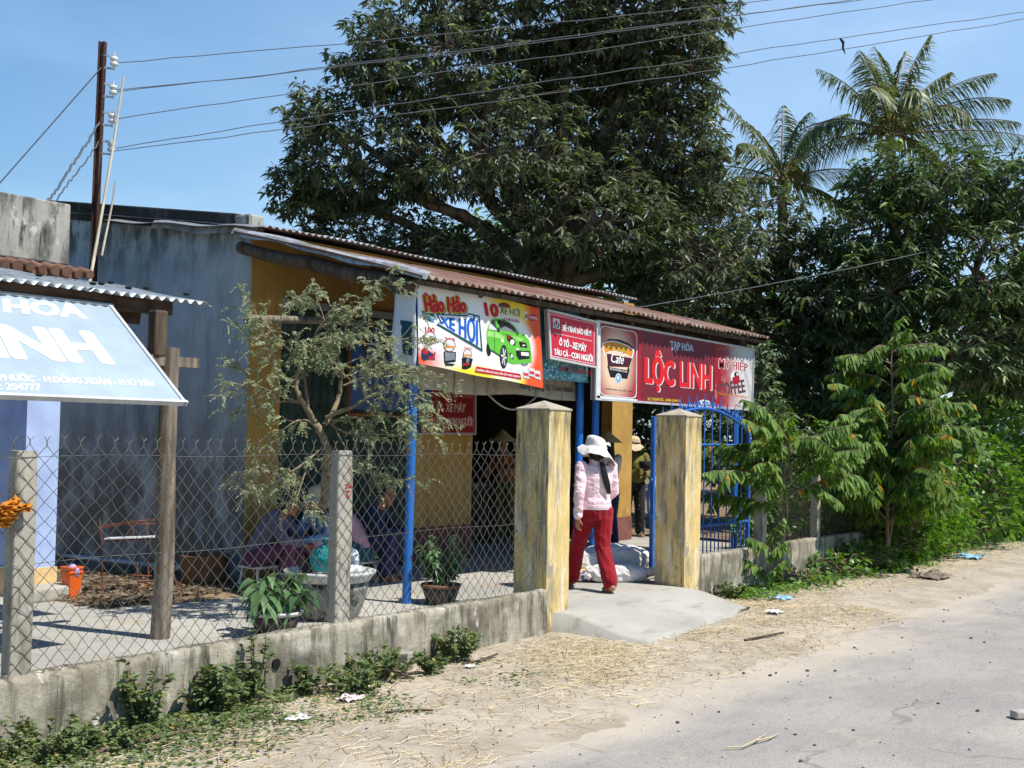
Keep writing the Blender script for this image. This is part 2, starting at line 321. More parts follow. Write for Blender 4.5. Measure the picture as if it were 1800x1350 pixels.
# ------------------------------------------------------------------ corrugated sheets
def corrugated(x0, x1, y0, z0, y1, z1, pitch, amp, xs1=None, sag=.0, nv=6, jag=0.):
    """ribs run up the slope; (y0,z0) is the eave, (y1,z1) the top edge"""
    b = MB(); n = int((x1-x0)/pitch*8); 
    def fn(u, v):
        x = x0+(x1-x0)*u; ph = 2*math.pi*x/pitch; y = y0+(y1-y0)*v; sheet = math.floor((x-x0)/.82)
        if v == 0: y += jag*math.sin(sheet*2.7)
        z = z0+(z1-z0)*v + amp*math.sin(ph) + sag*math.sin(v*math.pi) + .006*math.sin(sheet*1.9+v*2) + .012*fbm(x, y, .7, 2)
        return (x, y, z)
    b.grid(fn, n, nv, 0, True); return b
# ------------------------------------------------------------------ the shop building
shop = empty('shop_building', (12, 9.4, 0), 'ochre walled shop house with a stained grey end wall and a wide dark open front', 'building')
X0, X1, YF, YB, HF = 8.30, 15.84, 9.2, 14.2, 3.50
def gable_z(y): return 3.66+(y-9.3)*.131
b = MB()   # end wall, facing the other house
N = 24
pro = [(YF+.003, 0), (YF+.003, 3.56)]
YE = YF+.012
b.add([(X0, YE, 0), (X0, YB, 0), (X0, YB, gable_z(YB)-.16), (X0, YE, 3.5), (X0+.14, YE, 0), (X0+.14, YB, 0), (X0+.14, YB, gable_z(YB)-.16), (X0+.14, YE, 3.5)], [(0,3,2,1),(4,5,6,7),(0,4,7,3),(3,7,6,2),(1,2,6,5)])
b.build('end_wall', 'grey_plaster', shop)
b = MB(); b.add([(X0-.025, YF+.25, 3.50), (X0-.025, YB, gable_z(YB)-.16+.0), (X0-.025, YB, gable_z(YB)+.05), (X0-.025, YF+.25, 3.70), (X0+.16, YF+.25, 3.5), (X0+.16, YB, gable_z(YB)-.16), (X0+.16, YB, gable_z(YB)+.05), (X0+.16, YF+.25, 3.70)], [(0,1,2,3)[::-1],(4,5,6,7),(0,4,7,3),(3,7,6,2),(0,1,5,4)])
b.build('parapet', 'black_mould', shop, bevel=.015)
b = MB(); b.box((X0+.06, YF+.125, 3.555), (.2, .22, .24)); b.build('parapet_corner', 'parapet_plaster', shop, bevel=.02)
b = MB()   # front wall with the shutter bay and the open bay
f0, f1 = YF, YF+.18
for p0, p1 in (((X0-.004, f0, 0), (8.72, f0+.011, 3.505)), ((X0+.142, f0+.011, 0), (8.72, f1, 3.505)), ((8.72, f0, 2.86), (10.86, f1, 3.505)), ((10.86, f0, 0), (11.95, f1, 3.505)), ((11.95, f0, 2.62), (15.26, f1, 3.505)), ((15.26, f0, 0), (X1, f1, 3.505))): b.b2(p0, p1)
b.build('front_wall', 'ochre_plaster', shop)
b = MB(); b.b2((10.84, f0-.012, 0), (11.97, f0, .42)); b.build('plinth', 'plinth_pink', shop)
b = MB(); b.b2((15.24, f0-.012, 0), (X1+.01, f0, .34)); b.build('plinth', 'plinth_pink', shop)
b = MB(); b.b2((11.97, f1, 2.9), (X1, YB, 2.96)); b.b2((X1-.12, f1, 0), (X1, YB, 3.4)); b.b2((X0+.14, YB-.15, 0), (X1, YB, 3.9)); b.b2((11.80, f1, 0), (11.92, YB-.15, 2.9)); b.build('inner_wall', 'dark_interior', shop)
# folding steel shutter: accordion of narrow leaves with lattice bars
b = MB(); n = 36
def shf(u, v):
    x = 8.73+2.12*u; k = int(round(u*n)); return (x, f0+.075+(.035 if k % 2 else -.03), .05+2.80*v)
b.grid(shf, n, 1)
for k in range(1, n, 2):
    x = 8.73+2.12*k/n
    for z in np.arange(.25, 2.8, .36):
        for q in (-1, 1): b.beam((x-.055, f0+.03, z-.14*q), (x+.055, f0+.03, z+.14*q), .012, .006)
b.build('folding_shutter', 'shutter_green', shop)
b = MB(); b.b2((8.72, f0-.03, 2.80), (10.86, f0+.02, 2.87)); b.build('shutter_track', 'grey_plaster', shop)
bm_ = corrugated(X0-.05, 15.55, 8.96, 3.528, YB+.2, 4.24, .09, .013, nv=8); bm_.build('roof', 'zinc_old', shop, solid=.003)
b = MB(); b.grid(lambda u, v: (X0-.08-.05*v, 9.05+1.6*u, 3.52+.19*u-.09*v+.02*math.sin(u*9)), 14, 2); b.build('gable_flashing', 'zinc_edge', shop, solid=.004)
b = MB(); b.grid(lambda u, v: (X0-.03-.17*v, 9.0+2.35*u, 3.53+.26*u-.035*v+.012*math.sin(u*14)), 18, 3); b.build('gable_sheet', 'zinc_sheet', shop, solid=.004)
# awning over the front
aw = empty('awning', (12, 7.2, 0), 'rusty brown corrugated awning along the shop front on blue posts', 'awning')
corrugated(8.02, 15.28, 6.76, 2.875, YF-.01, 3.455, .105, .017, sag=.012, jag=.035).build('roof_sheet', 'rusty_sheet', aw, solid=.003)
b = MB(); b.grid(lambda u, v: (8.09-.06*v, 6.72+2.50*u, 2.915+.60*u-.058*v*v-.012*v+.012*math.sin(u*11)-.01*math.sin(u*23)*v), 20, 2); b.build('edge_flashing', 'zinc_edge', aw, solid=.004)
b = MB(); b.tube([(8.13, 6.95+.32*k, 2.80+.072*k+.012*math.sin(k*2)) for k in range(8)], [.075-.002*k for k in range(8)], 10); b.build('rafter', 'dark_wood', aw)
b = MB()
for x in np.arange(9.1, 15.2, .95): b.beam((x, 6.95, 2.80), (x, 9.18, 3.31), .06, .08)
b.build('rafter', 'dark_wood', aw)
b = MB(); b.beam((8.05, 7.12, 2.80), (15.26, 7.12, 2.765), .07, .09); b.beam((8.05, 6.86, 2.835), (15.26, 6.86, 2.827), .04, .04); b.build('purlin', 'dark_wood', aw)
for x, y in ((8.43, 7.20), (11.22, 7.19), (11.56, 7.2), (15.14, 7.2)):
    b = MB(); b.tube([(x, y, 0), (x+.02, y, 1.4), (x+.03, y, 2.78)], .041, 14); b.build('post', 'blue_paint', aw)
# blue panel with rusty frame in front of the shutter
sp = empty('metal_screen', (9.7, 8.5, 1.6), 'blue metal screen in a rusty scrollwork frame hanging behind the little tree', 'screen')
b = MB(); b.b2((8.95, 8.45, 1.75), (10.23, 8.47, 2.62)); b.build('panel', 'blue_panel_paint', sp)
b = MB()
for p, q in (((8.9,8.43,2.66),(10.3,8.43,2.66)), ((8.9,8.43,1.7),(10.3,8.43,1.7)), ((10.28,8.43,1.7),(10.28,8.43,2.66)), ((8.92,8.43,1.7),(8.92,8.43,2.66)), ((8.9,8.43,2.18),(10.3,8.43,2.18)), ((9.95,8.43,2.42),(10.28,8.43,2.42))): b.tube([p, q], .018, 6)
for cx in (9.85, 9.3): b.tube([(cx+.16*math.cos(a), 8.43, 2.42+.18*math.sin(a)) for a in np.linspace(0, 2*math.pi, 24)], .014, 6)
b.build('frame', 'rust_wire', sp)
b = MB(); b.tube([(7.3, 8.15, 2.50), (8.4, 8.25, 2.58), (9.6, 8.35, 2.66), (10.4, 8.4, 2.74), (10.55, 8.4, 2.86)], [.035,.035,.03,.028,.018], 8)
tag(b.build('bamboo_pole', 'weathered_wood'), 'long weathered pole lying level across the yard at awning height', 'pole')
# pipe along the foot of the end wall
b = MB(); b.tube([(8.22, 9.5, .10), (8.22, 12.4, .07)], .03, 10); tag(b.build('drain_pipe', 'zinc_edge'), 'thin grey pipe lying along the foot of the grey end wall', 'pipe')
# ------------------------------------------------------------------ the neighbouring house on the left
nb = empty('neighbour_house', (4.5, 10.5, 0), 'pale blue house with a stained concrete parapet at the left', 'house')
b = MB(); b.b2((0, 11.2, 0), (6.60, 13.0, 2.84)); b.build('wall', 'blue_plaster', nb)  # set back behind the pier so that it falls in shade
b = MB(); b.b2((6.27, 9.80, 0), (6.60, 11.198, 2.84)); b.build('corner_pier', 'blue_plaster', nb)
b = MB(); b.b2((0, 9.84, 2.842), (6.598, 12.9, 2.96)); b.build('shade_slab', 'blue_plaster', nb)  # slab added over the recess to shade the set-back wall
b = MB(); b.b2((6.255, 9.785, .0), (6.615, 11.1, .26)); b.build('base_band', 'yellow_band', nb)
def parf(u, v):
    return (0+6.6*u, 9.72, 2.98+.56*v)
b = MB(); b.b2((-.2, 9.74, 2.98), (6.60, 9.9, 3.54)); b.b2((6.45, 9.9, 2.98), (6.60, 13.0, 3.54)); b.build('parapet', 'parapet_plaster', nb, bevel=.015)
b = MB()
for k in range(56): 
    x = .1+.12*k; b.tube([(x, 9.73, 2.935), (x, 9.56, 2.895+.006*math.sin(k*2.3))], [.05,.046+.006*math.sin(k*1.7)], 8)
b.b2((-.2, 9.60, 2.845), (6.60, 9.738, 2.885)); b.build('tile_ledge', 'terracotta', nb)
b = MB(); b.box((6.42, 9.62, .06), (.5, .3, .13)); b.build('doorstep', 'yard_concrete', nb, bevel=.03, seg=3)
# ------------------------------------------------------------------ lean-to roof on the left
lt = empty('lean_to', (5.0, 7.4, 0), 'grey corrugated lean-to roof on a weathered log post at the left', 'lean-to')
corrugated(-1.2, 6.24, 7.37, 2.485, 8.6, 2.71, .088, .015, jag=.02).build('roof_sheet', 'zinc_sheet', lt, solid=.003)
b = MB(); b.beam((-1, 7.60, 2.43), (5.95, 7.50, 2.44), .09, .12); b.beam((5.7, 7.56, 2.34), (5.72, 8.6, 2.52), .08, .09); b.beam((-1, 8.4, 2.62), (6.0, 8.4, 2.63), .08, .08); b.build('beam', 'beam_wood', lt)
def log(x, y, z0, z1, r, top=.9):
    b = MB(); n = 16; pts = []; rad = []
    for i in range(n+1):
        t = i/n; pts.append((x+.012*math.sin(t*7), y+.012*math.cos(t*5), z0+(z1-z0)*t)); rad.append((r*(1+.07*math.sin(t*13))*(1-(1-top)*t), r*.93*(1-(1-top)*t)))
    b.tube(pts, rad, 12); return b
log(5.82, 7.31, -.02, 2.12, .078).build('post', 'weathered_wood', lt)
b = MB(); b.box((5.72, 7.33, 2.22), (.11, .1, .34)); b.build('post_block', 'dark_wood', lt, bevel=.015)
b = MB(); b.beam((5.2, 7.40, 2.03), (6.05, 7.28, 2.02), .07, .075); b.build('brace', 'weathered_wood', lt)
log(3.72, 6.75, -.02, 1.75, .045).build('post', 'weathered_wood', lt)
b = MB()
for k in range(16):
    b = MB(); x = 3.0+.21*k+.1*random.random(); y = 7.35+.75*random.random(); b.ell((x, y, 2.47+(y-7.2)*.177+.03), (.028, .02, .012)); b.build('roof_bolt', 'soot', lt)
# steel pole and bamboo on the end wall
pl = empty('utility_pole', (8.2, 11.65, 3.2), 'brown steel joist pole with white insulators rising behind the grey wall', 'utility pole')
b = MB()
PB, PT = Vector((8.16, 11.60, 2.95)), Vector((8.2, 11.62, 5.80)); dirp = (PT-PB).normalized()
for off in (-.028, .028): b.beam(PB+Vector((off*.585, -off*.811, 0)), PT+Vector((off*.585, -off*.811, 0)), .010, .062)
b.beam(PB, PT, .05, .010)
b.build('joist', 'brown_steel', pl)
glossy('porcelain', c255(222,218,206), .25)
INS = []
for k, z in enumerate((5.58, 5.26, 4.94, 4.62)):
    c = Vector((8.2+.135*.585, 11.62-.135*.811, z))
    for dz in (.07, -.07):
        b = MB(); b.beam(Vector((8.2, 11.62, z+dz)), c+Vector((.01, 0, dz-.01)), .02, .02); b.build('bracket', 'zinc_edge', pl)
    b = MB(); b.lathe(c-Vector((0,0,.055)), [(.02,0),(.042,.01),(.045,.035),(.028,.05),(.028,.06),(.045,.075),(.042,.1),(.02,.11)], 14); b.tube([c-Vector((0,0,.1)), c+Vector((0,0,.1))], .008, 6); b.build('insulator', 'porcelain', pl)
    INS.append(c+Vector((.03, -.03, 0)))
b = MB(); b.tube([(7.6, 9.9, 2.55), (8.0, 10.95, 3.9), (8.17, 11.3, 4.55), (8.25, 11.33, 5.42)], [.022,.02,.018,.014], 7); 
b = MB(); P_ = [(7.75, 11.1, 2.90), (8.05, 11.35, 3.7), (8.22, 11.42, 4.5), (8.33, 11.40, 5.40)]; b.tube(P_, [.019,.017,.015,.011], 8); b.tube([(7.98,11.2,3.35), (8.14, 11.28, 3.9), (8.18, 11.28, 4.2)], [.013,.011,.008], 8)
tag(b.build('bamboo_stick', 'bamboo'), 'pale forked bamboo stick leaning against the brown steel pole', 'stick')
# wires
basic('wire', c255(104,108,114), .5, .05, 3, 0)
def wire(name, a, c, label, sag=.25, r=.0075, wob=.0, cat='wire', group=None):
    b = MB(); a, c = Vector(a), Vector(c); n = 40; pts = []
    for i in range(n+1):
        t = i/n; p = a.lerp(c, t); p.z -= sag*4*t*(1-t); p.z += wob*(noise.noise((t*26+a.z*9, a.x, c.z))); pts.append(p)
    b.tube(pts, r, 5, cap=False); o = b.build(name, 'wire'); tag(o, label, cat, group); return pts
SIGNS = {'banner': [('T', 'Hảo Hảo', [(0.0899, 0.7437), (0.7015, 0.7831), (0.7026, 0.6424), (0.1361, 0.5909)], 'ink_black', 1, 4),
('T', 'Hảo Hảo', [(0.0758, 0.7513), (0.686, 0.7909), (0.6871, 0.6503), (0.1218, 0.5986)], 'ink_yellow', 2, 5),
('T', 'Hảo Hảo', [(0.0734, 0.7525), (0.6834, 0.7922), (0.6845, 0.6517), (0.1195, 0.5998)], 'ink_red', 3, 3),
('P', [(0.0645, 0.7441), (0.1074, 0.7748), (0.1431, 0.756), (0.1557, 0.731), (0.098, 0.7139)], 'ink_red', 1),
('P', [(0.0613, 0.6057), (0.1486, 0.6025), (0.241, 0.5845), (0.2281, 0.5154), (0.1513, 0.5239), (0.0812, 0.5328)], 'ink_teal', 1),
('T', 'trúng', [(0.0732, 0.5956), (0.234, 0.5839), (0.2196, 0.5207), (0.0836, 0.5316)], 'ink_skyblue', 2, 1),
('P', [(0.2608, 0.5977), (0.7082, 0.6265), (0.7228, 0.6473), (0.901, 0.6358), (0.961, 0.3007), (0.8334, 0.3412), (0.2643, 0.4973), (0.3169, 0.5305)], 'ink_teal', 1),
('P', [(0.2885, 0.5888), (0.6987, 0.61), (0.7398, 0.6332), (0.8819, 0.6222), (0.9272, 0.3326), (0.8221, 0.3672), (0.2996, 0.5101), (0.3408, 0.5326)], 'ink_white', 2),
('T', 'XE HƠI', [(0.3174, 0.5838), (0.8646, 0.6326), (0.8795, 0.3531), (0.3173, 0.5169)], 'ink_blue', 3, 5),
('P', [(1.1674, 0.7364), (1.1692, 0.7463), (1.1752, 0.7563), (1.1852, 0.7659), (1.1987, 0.7749), (1.2154, 0.7827), (1.2346, 0.7893), (1.2555, 0.7942), (1.2773, 0.7973), (1.2994, 0.7985), (1.3207, 0.7977), (1.3404, 0.7949), (1.3578, 0.7903), (1.3723, 0.784), (1.3831, 0.7762), (1.3899, 0.7673), (1.3925, 0.7576)], 'ink_brown', 1),
('T', '10', [(0.9513, 0.7701), (1.196, 0.7755), (1.2073, 0.6445), (0.9927, 0.6416)], 'ink_white', 1, 5),
('T', '10', [(0.9647, 0.765), (1.1826, 0.7678), (1.1935, 0.6498), (1.0057, 0.6492)], 'ink_red', 2, 5),
('T', 'XE HƠI', [(1.2169, 0.763), (1.5518, 0.7669), (1.5503, 0.6854), (1.2195, 0.6845)], 'ink_white', 2, 3),
('T', 'XE HƠI', [(1.2169, 0.763), (1.5518, 0.7669), (1.5503, 0.6854), (1.2195, 0.6845)], 'ink_green_dark', 3, 1),
('P', [(1.1656, 0.6715), (1.548, 0.6686), (1.5454, 0.6203), (1.2696, 0.6239)], 'ink_pale', 2),
('T', 'KIA MORNING', [(1.2822, 0.656), (1.5414, 0.6532), (1.5368, 0.6229), (1.2832, 0.6276)], 'ink_red', 3, 1),
('P', [(1.8631, 0.7047), (1.8595, 0.6908), (1.8479, 0.6775), (1.8295, 0.6662), (1.8063, 0.658), (1.7805, 0.6536), (1.7546, 0.6535), (1.7312, 0.6577), (1.7125, 0.6658), (1.7003, 0.6769), (1.6958, 0.69), (1.6994, 0.7037), (1.7107, 0.7169), (1.7288, 0.7282), (1.7518, 0.7365), (1.7775, 0.741), (1.8035, 0.7412), (1.8271, 0.7371), (1.8461, 0.7291), (1.8585, 0.7179)], 'ink_pink', 1),
('P', [(1.8528, 0.7038), (1.8495, 0.6917), (1.8394, 0.6802), (1.8233, 0.6704), (1.8029, 0.6633), (1.7803, 0.6595), (1.7576, 0.6594), (1.737, 0.663), (1.7206, 0.6699), (1.7099, 0.6795), (1.706, 0.6908), (1.7091, 0.7028), (1.7191, 0.7142), (1.7349, 0.724), (1.7551, 0.7312), (1.7777, 0.7351), (1.8005, 0.7353), (1.8212, 0.7318), (1.8379, 0.7248), (1.8487, 0.7152)], 'ink_red', 2),
('T', 'ACECOOK', [(1.7156, 0.7085), (1.8452, 0.7073), (1.8461, 0.6795), (1.7164, 0.6834)], 'ink_white', 3, 1),
('P', [(1.6768, 0.7343), (1.6757, 0.7301), (1.6721, 0.726), (1.6665, 0.7225), (1.6593, 0.72), (1.6513, 0.7186), (1.6432, 0.7185), (1.6359, 0.7198), (1.6301, 0.7222), (1.6263, 0.7256), (1.6249, 0.7296), (1.626, 0.7338), (1.6296, 0.7378), (1.6352, 0.7413), (1.6424, 0.7439), (1.6504, 0.7453), (1.6584, 0.7453), (1.6657, 0.7441), (1.6716, 0.7417), (1.6754, 0.7383)], 'ink_pale', 1),
('P', [(1.6954, 0.7025), (1.6941, 0.6972), (1.6902, 0.6922), (1.6839, 0.6879), (1.6759, 0.6848), (1.667, 0.6832), (1.658, 0.6833), (1.6499, 0.6849), (1.6434, 0.688), (1.6391, 0.6923), (1.6375, 0.6973), (1.6388, 0.7026), (1.6427, 0.7076), (1.649, 0.7119), (1.6569, 0.715), (1.6658, 0.7166), (1.6748, 0.7166), (1.683, 0.7149), (1.6895, 0.7118), (1.6938, 0.7075)], 'ink_grey', 2),
('P', [(1.679, 0.6717), (1.6781, 0.668), (1.6753, 0.6645), (1.6709, 0.6616), (1.6653, 0.6594), (1.6591, 0.6583), (1.6528, 0.6583), (1.6472, 0.6595), (1.6426, 0.6617), (1.6396, 0.6647), (1.6385, 0.6682), (1.6394, 0.6719), (1.6421, 0.6754), (1.6465, 0.6784), (1.6521, 0.6805), (1.6583, 0.6816), (1.6646, 0.6816), (1.6703, 0.6805), (1.6749, 0.6783), (1.6778, 0.6753)], 'ink_pale', 1),
('T', '100', [(0.1124, 0.4719), (0.2439, 0.4699), (0.2457, 0.4187), (0.12, 0.4202)], 'ink_red', 1, 1),
('T', '200', [(0.3877, 0.3991), (0.537, 0.3988), (0.5321, 0.3622), (0.3891, 0.3611)], 'ink_red', 1, 1),
('T', '3000', [(0.6716, 0.3348), (0.7977, 0.3317), (0.7958, 0.3119), (0.6749, 0.3132)], 'ink_pink', 1, 1),
('P', [(0.2649, 0.3786), (0.2613, 0.3596), (0.2495, 0.3419), (0.2306, 0.3272), (0.2066, 0.317), (0.1799, 0.3122), (0.1531, 0.3132), (0.1288, 0.32), (0.1094, 0.3319), (0.0966, 0.3476), (0.0918, 0.3657), (0.0953, 0.3844), (0.1069, 0.402), (0.1254, 0.4166), (0.1491, 0.427), (0.1757, 0.432), (0.2026, 0.4312), (0.2272, 0.4246), (0.247, 0.4127), (0.26, 0.3969)], 'ink_brown', 1),
('P', [(0.2527, 0.3777), (0.2496, 0.361), (0.2394, 0.3454), (0.2232, 0.3325), (0.2026, 0.3236), (0.1797, 0.3193), (0.1566, 0.3203), (0.1357, 0.3263), (0.1189, 0.3368), (0.1079, 0.3507), (0.1038, 0.3666), (0.1068, 0.3831), (0.1167, 0.3985), (0.1327, 0.4114), (0.1531, 0.4205), (0.1759, 0.4249), (0.1991, 0.4241), (0.2202, 0.4182), (0.2372, 0.4077), (0.2484, 0.3938)], 'ink_pale', 2),
('P', [(0.1106, 0.3671), (0.2459, 0.3711), (0.2397, 0.3465), (0.1183, 0.3437)], 'ink_orange', 3),
('P', [(0.5492, 0.3341), (0.5455, 0.3152), (0.5335, 0.2976), (0.5143, 0.2831), (0.49, 0.273), (0.4629, 0.2683), (0.4357, 0.2694), (0.4111, 0.2763), (0.3914, 0.2881), (0.3784, 0.3038), (0.3735, 0.3219), (0.3771, 0.3405), (0.3889, 0.3579), (0.4077, 0.3724), (0.4317, 0.3827), (0.4587, 0.3876), (0.486, 0.3867), (0.5109, 0.38), (0.531, 0.3681), (0.5442, 0.3523)], 'ink_brown', 1),
('P', [(0.5367, 0.3332), (0.5336, 0.3166), (0.5233, 0.3012), (0.5068, 0.2884), (0.4859, 0.2795), (0.4626, 0.2754), (0.4393, 0.2765), (0.418, 0.2825), (0.4011, 0.293), (0.3899, 0.3068), (0.3857, 0.3227), (0.3888, 0.3391), (0.3989, 0.3544), (0.4151, 0.3672), (0.4357, 0.3762), (0.459, 0.3804), (0.4824, 0.3796), (0.5038, 0.3736), (0.5211, 0.3632), (0.5324, 0.3493)], 'ink_pale', 2),
('P', [(0.3926, 0.3232), (0.5299, 0.3267), (0.5236, 0.3022), (0.4004, 0.2999)], 'ink_orange', 3),
('P', [(0.7986, 0.2689), (0.7956, 0.2542), (0.7861, 0.2404), (0.7709, 0.2291), (0.7516, 0.2213), (0.7301, 0.2177), (0.7085, 0.2187), (0.689, 0.2241), (0.6733, 0.2335), (0.663, 0.2459), (0.6591, 0.26), (0.662, 0.2746), (0.6714, 0.2883), (0.6863, 0.2996), (0.7054, 0.3075), (0.7269, 0.3112), (0.7485, 0.3104), (0.7683, 0.305), (0.7842, 0.2957), (0.7946, 0.2832)], 'ink_brown', 1),
('P', [(0.7887, 0.2683), (0.7862, 0.2553), (0.778, 0.2433), (0.765, 0.2333), (0.7484, 0.2264), (0.7299, 0.2233), (0.7114, 0.2242), (0.6945, 0.229), (0.681, 0.2373), (0.6721, 0.2482), (0.6688, 0.2607), (0.6713, 0.2735), (0.6793, 0.2855), (0.6922, 0.2954), (0.7086, 0.3024), (0.7271, 0.3056), (0.7457, 0.3048), (0.7627, 0.3001), (0.7763, 0.2918), (0.7853, 0.2809)], 'ink_pale', 2),
('P', [(0.6743, 0.261), (0.7833, 0.2632), (0.7783, 0.2441), (0.6805, 0.2427)], 'ink_orange', 3),
('P', [(0.0734, 0.2638), (0.1132, 0.2851), (0.1962, 0.2494), (0.2382, 0.2295), (0.2635, 0.1858), (0.1633, 0.1873), (0.1057, 0.1689), (0.0701, 0.1965)], 'ink_navy', 3),
('P', [(0.0789, 0.2716), (0.1247, 0.2881), (0.1728, 0.2479), (0.127, 0.2225), (0.086, 0.2348)], 'ink_red', 4),
('P', [(0.1625, 0.2097), (0.2212, 0.2096), (0.249, 0.2604), (0.2649, 0.2463), (0.2454, 0.1922), (0.1751, 0.1842)], 'ink_red', 4),
('P', [(0.3802, 0.269), (0.5575, 0.2729), (0.5545, 0.184), (0.39, 0.1629)], 'ink_black', 3),
('P', [(0.3926, 0.2622), (0.543, 0.2642), (0.5402, 0.2024), (0.4014, 0.1826)], 'ink_grey', 4),
('P', [(0.4021, 0.1636), (0.549, 0.1644), (0.5127, 0.1431), (0.4029, 0.1408)], 'ink_black', 3),
('P', [(0.6464, 0.2282), (0.7092, 0.2359), (0.7602, 0.2312), (0.8116, 0.2265), (0.7823, 0.1463), (0.7131, 0.123), (0.6501, 0.1236)], 'ink_black', 3),
('P', [(0.6607, 0.1785), (0.7112, 0.1775), (0.762, 0.1804), (0.7624, 0.1687), (0.6615, 0.1553)], 'ink_red', 4),
('P', [(0.7158, 0.2285), (0.7604, 0.225), (0.7428, 0.1833), (0.711, 0.1853)], 'ink_grey', 4),
('P', [(0.8681, 0.1589), (1.5809, 0.1239), (1.5999, 0.071), (0.8455, 0.1042)], 'ink_red', 1),
('T', 'CHƯƠNG TRÌNH ÁP DỤNG ĐẾN HẾT NGÀY 27/03/2011', [(0.8685, 0.1495), (1.5741, 0.1136), (1.5752, 0.0822), (0.8646, 0.113)], 'ink_white', 2, 1),
('P', [(1.6151, 0.1713), (1.7165, 0.1667), (1.731, 0.0813), (1.6321, 0.0933)], 'ink_pale', 1),
('P', [(1.6276, 0.1429), (1.7116, 0.1389), (1.7186, 0.1033), (1.6373, 0.1101)], 'ink_pink', 2),
('P', [(1.6365, 0.1326), (1.7032, 0.1301), (1.7066, 0.1136), (1.6428, 0.1179)], 'ink_red', 3),
('P', [(1.7156, 0.1934), (1.8183, 0.1889), (1.833, 0.103), (1.7328, 0.1149)], 'ink_pale', 2),
('P', [(1.7282, 0.1648), (1.8134, 0.1609), (1.8205, 0.1251), (1.7381, 0.1319)], 'ink_pink', 3),
('P', [(1.7373, 0.1544), (1.8048, 0.152), (1.8083, 0.1354), (1.7436, 0.1397)], 'ink_red', 4),
('P', [(1.8115, 0.1734), (1.9155, 0.1688), (1.9304, 0.0822), (1.8289, 0.0943)], 'ink_pale', 3),
('P', [(1.8242, 0.1446), (1.9105, 0.1405), (1.9177, 0.1045), (1.8342, 0.1114)], 'ink_pink', 4),
('P', [(1.8335, 0.1341), (1.9019, 0.1317), (1.9054, 0.1149), (1.8399, 0.1193)], 'ink_red', 5),
('P', [(1.0949, 0.3399), (1.0938, 0.3175), (1.089, 0.2971), (1.081, 0.2806), (1.0706, 0.2697), (1.0588, 0.2655), (1.0468, 0.2682), (1.0357, 0.2778), (1.0267, 0.2931), (1.0205, 0.3127), (1.0179, 0.3347), (1.019, 0.357), (1.0237, 0.3774), (1.0317, 0.3938), (1.042, 0.4048), (1.0538, 0.4092), (1.0658, 0.4065), (1.077, 0.397), (1.0861, 0.3817), (1.0923, 0.362)], 'ink_black', 1),
('P', [(1.7099, 0.2307), (1.7071, 0.2249), (1.6987, 0.2193), (1.6853, 0.2145), (1.6685, 0.2109), (1.6498, 0.209), (1.6311, 0.2088), (1.6142, 0.2105), (1.6008, 0.2137), (1.5921, 0.2183), (1.5889, 0.2238), (1.5917, 0.2296), (1.6, 0.2352), (1.6132, 0.24), (1.6299, 0.2435), (1.6486, 0.2455), (1.6673, 0.2457), (1.6843, 0.2441), (1.6979, 0.2408), (1.7067, 0.2362)], 'ink_grey', 1),
('P', [(1.0174, 0.5023), (1.0356, 0.5518), (1.0934, 0.6168), (1.1533, 0.6357), (1.2622, 0.6371), (1.3876, 0.6152), (1.473, 0.5812), (1.5343, 0.5283), (1.6322, 0.5135), (1.7135, 0.4694), (1.7404, 0.4085), (1.7651, 0.3262), (1.7677, 0.2491), (1.6562, 0.2343), (1.4433, 0.2138), (1.3521, 0.2282), (1.2337, 0.2723), (1.0836, 0.3207), (1.044, 0.3845), (1.0201, 0.4227)], 'ink_lime', 2),
('P', [(1.024, 0.5029), (1.1919, 0.5), (1.3093, 0.4684), (1.2827, 0.442), (1.1732, 0.4501), (1.0256, 0.455)], 'ink_lime_pale', 3),
('P', [(1.2534, 0.4966), (1.4761, 0.4891), (1.6338, 0.4678), (1.5487, 0.4408), (1.3639, 0.4929)], 'ink_lime_pale', 3),
('P', [(1.0831, 0.3351), (1.2332, 0.2885), (1.2337, 0.2723), (1.0768, 0.3227)], 'ink_green_dark', 3),
('P', [(1.1312, 0.4952), (1.1392, 0.4959), (1.1537, 0.3116), (1.1456, 0.3127)], 'ink_green_dark', 4),
('P', [(1.174, 0.6262), (1.3738, 0.6108), (1.4449, 0.5773), (1.5103, 0.5248), (1.2385, 0.5296), (1.1885, 0.5967)], 'ink_black', 3),
('P', [(1.2379, 0.5482), (1.3058, 0.57), (1.4038, 0.5493), (1.4957, 0.536), (1.5032, 0.5242), (1.2413, 0.5298)], 'ink_grey', 4),
('P', [(1.0467, 0.5383), (1.1031, 0.608), (1.1432, 0.6171), (1.1874, 0.5117), (1.0393, 0.5201)], 'ink_grey_dark', 3),
('P', [(1.0488, 0.5529), (1.0746, 0.5791), (1.1705, 0.5306), (1.1776, 0.5191), (1.0433, 0.522)], 'ink_pale', 4),
('P', [(1.1833, 0.5518), (1.2105, 0.55), (1.2227, 0.5145), (1.1959, 0.5003), (1.1816, 0.5234)], 'ink_black', 5),
('P', [(1.325, 0.4957), (1.3778, 0.4915), (1.4488, 0.4624), (1.4883, 0.4224), (1.4752, 0.3927), (1.4089, 0.4004), (1.3491, 0.4387)], 'ink_black', 4),
('P', [(1.3362, 0.4908), (1.3753, 0.4856), (1.3999, 0.4588), (1.3653, 0.4521)], 'ink_red', 5),
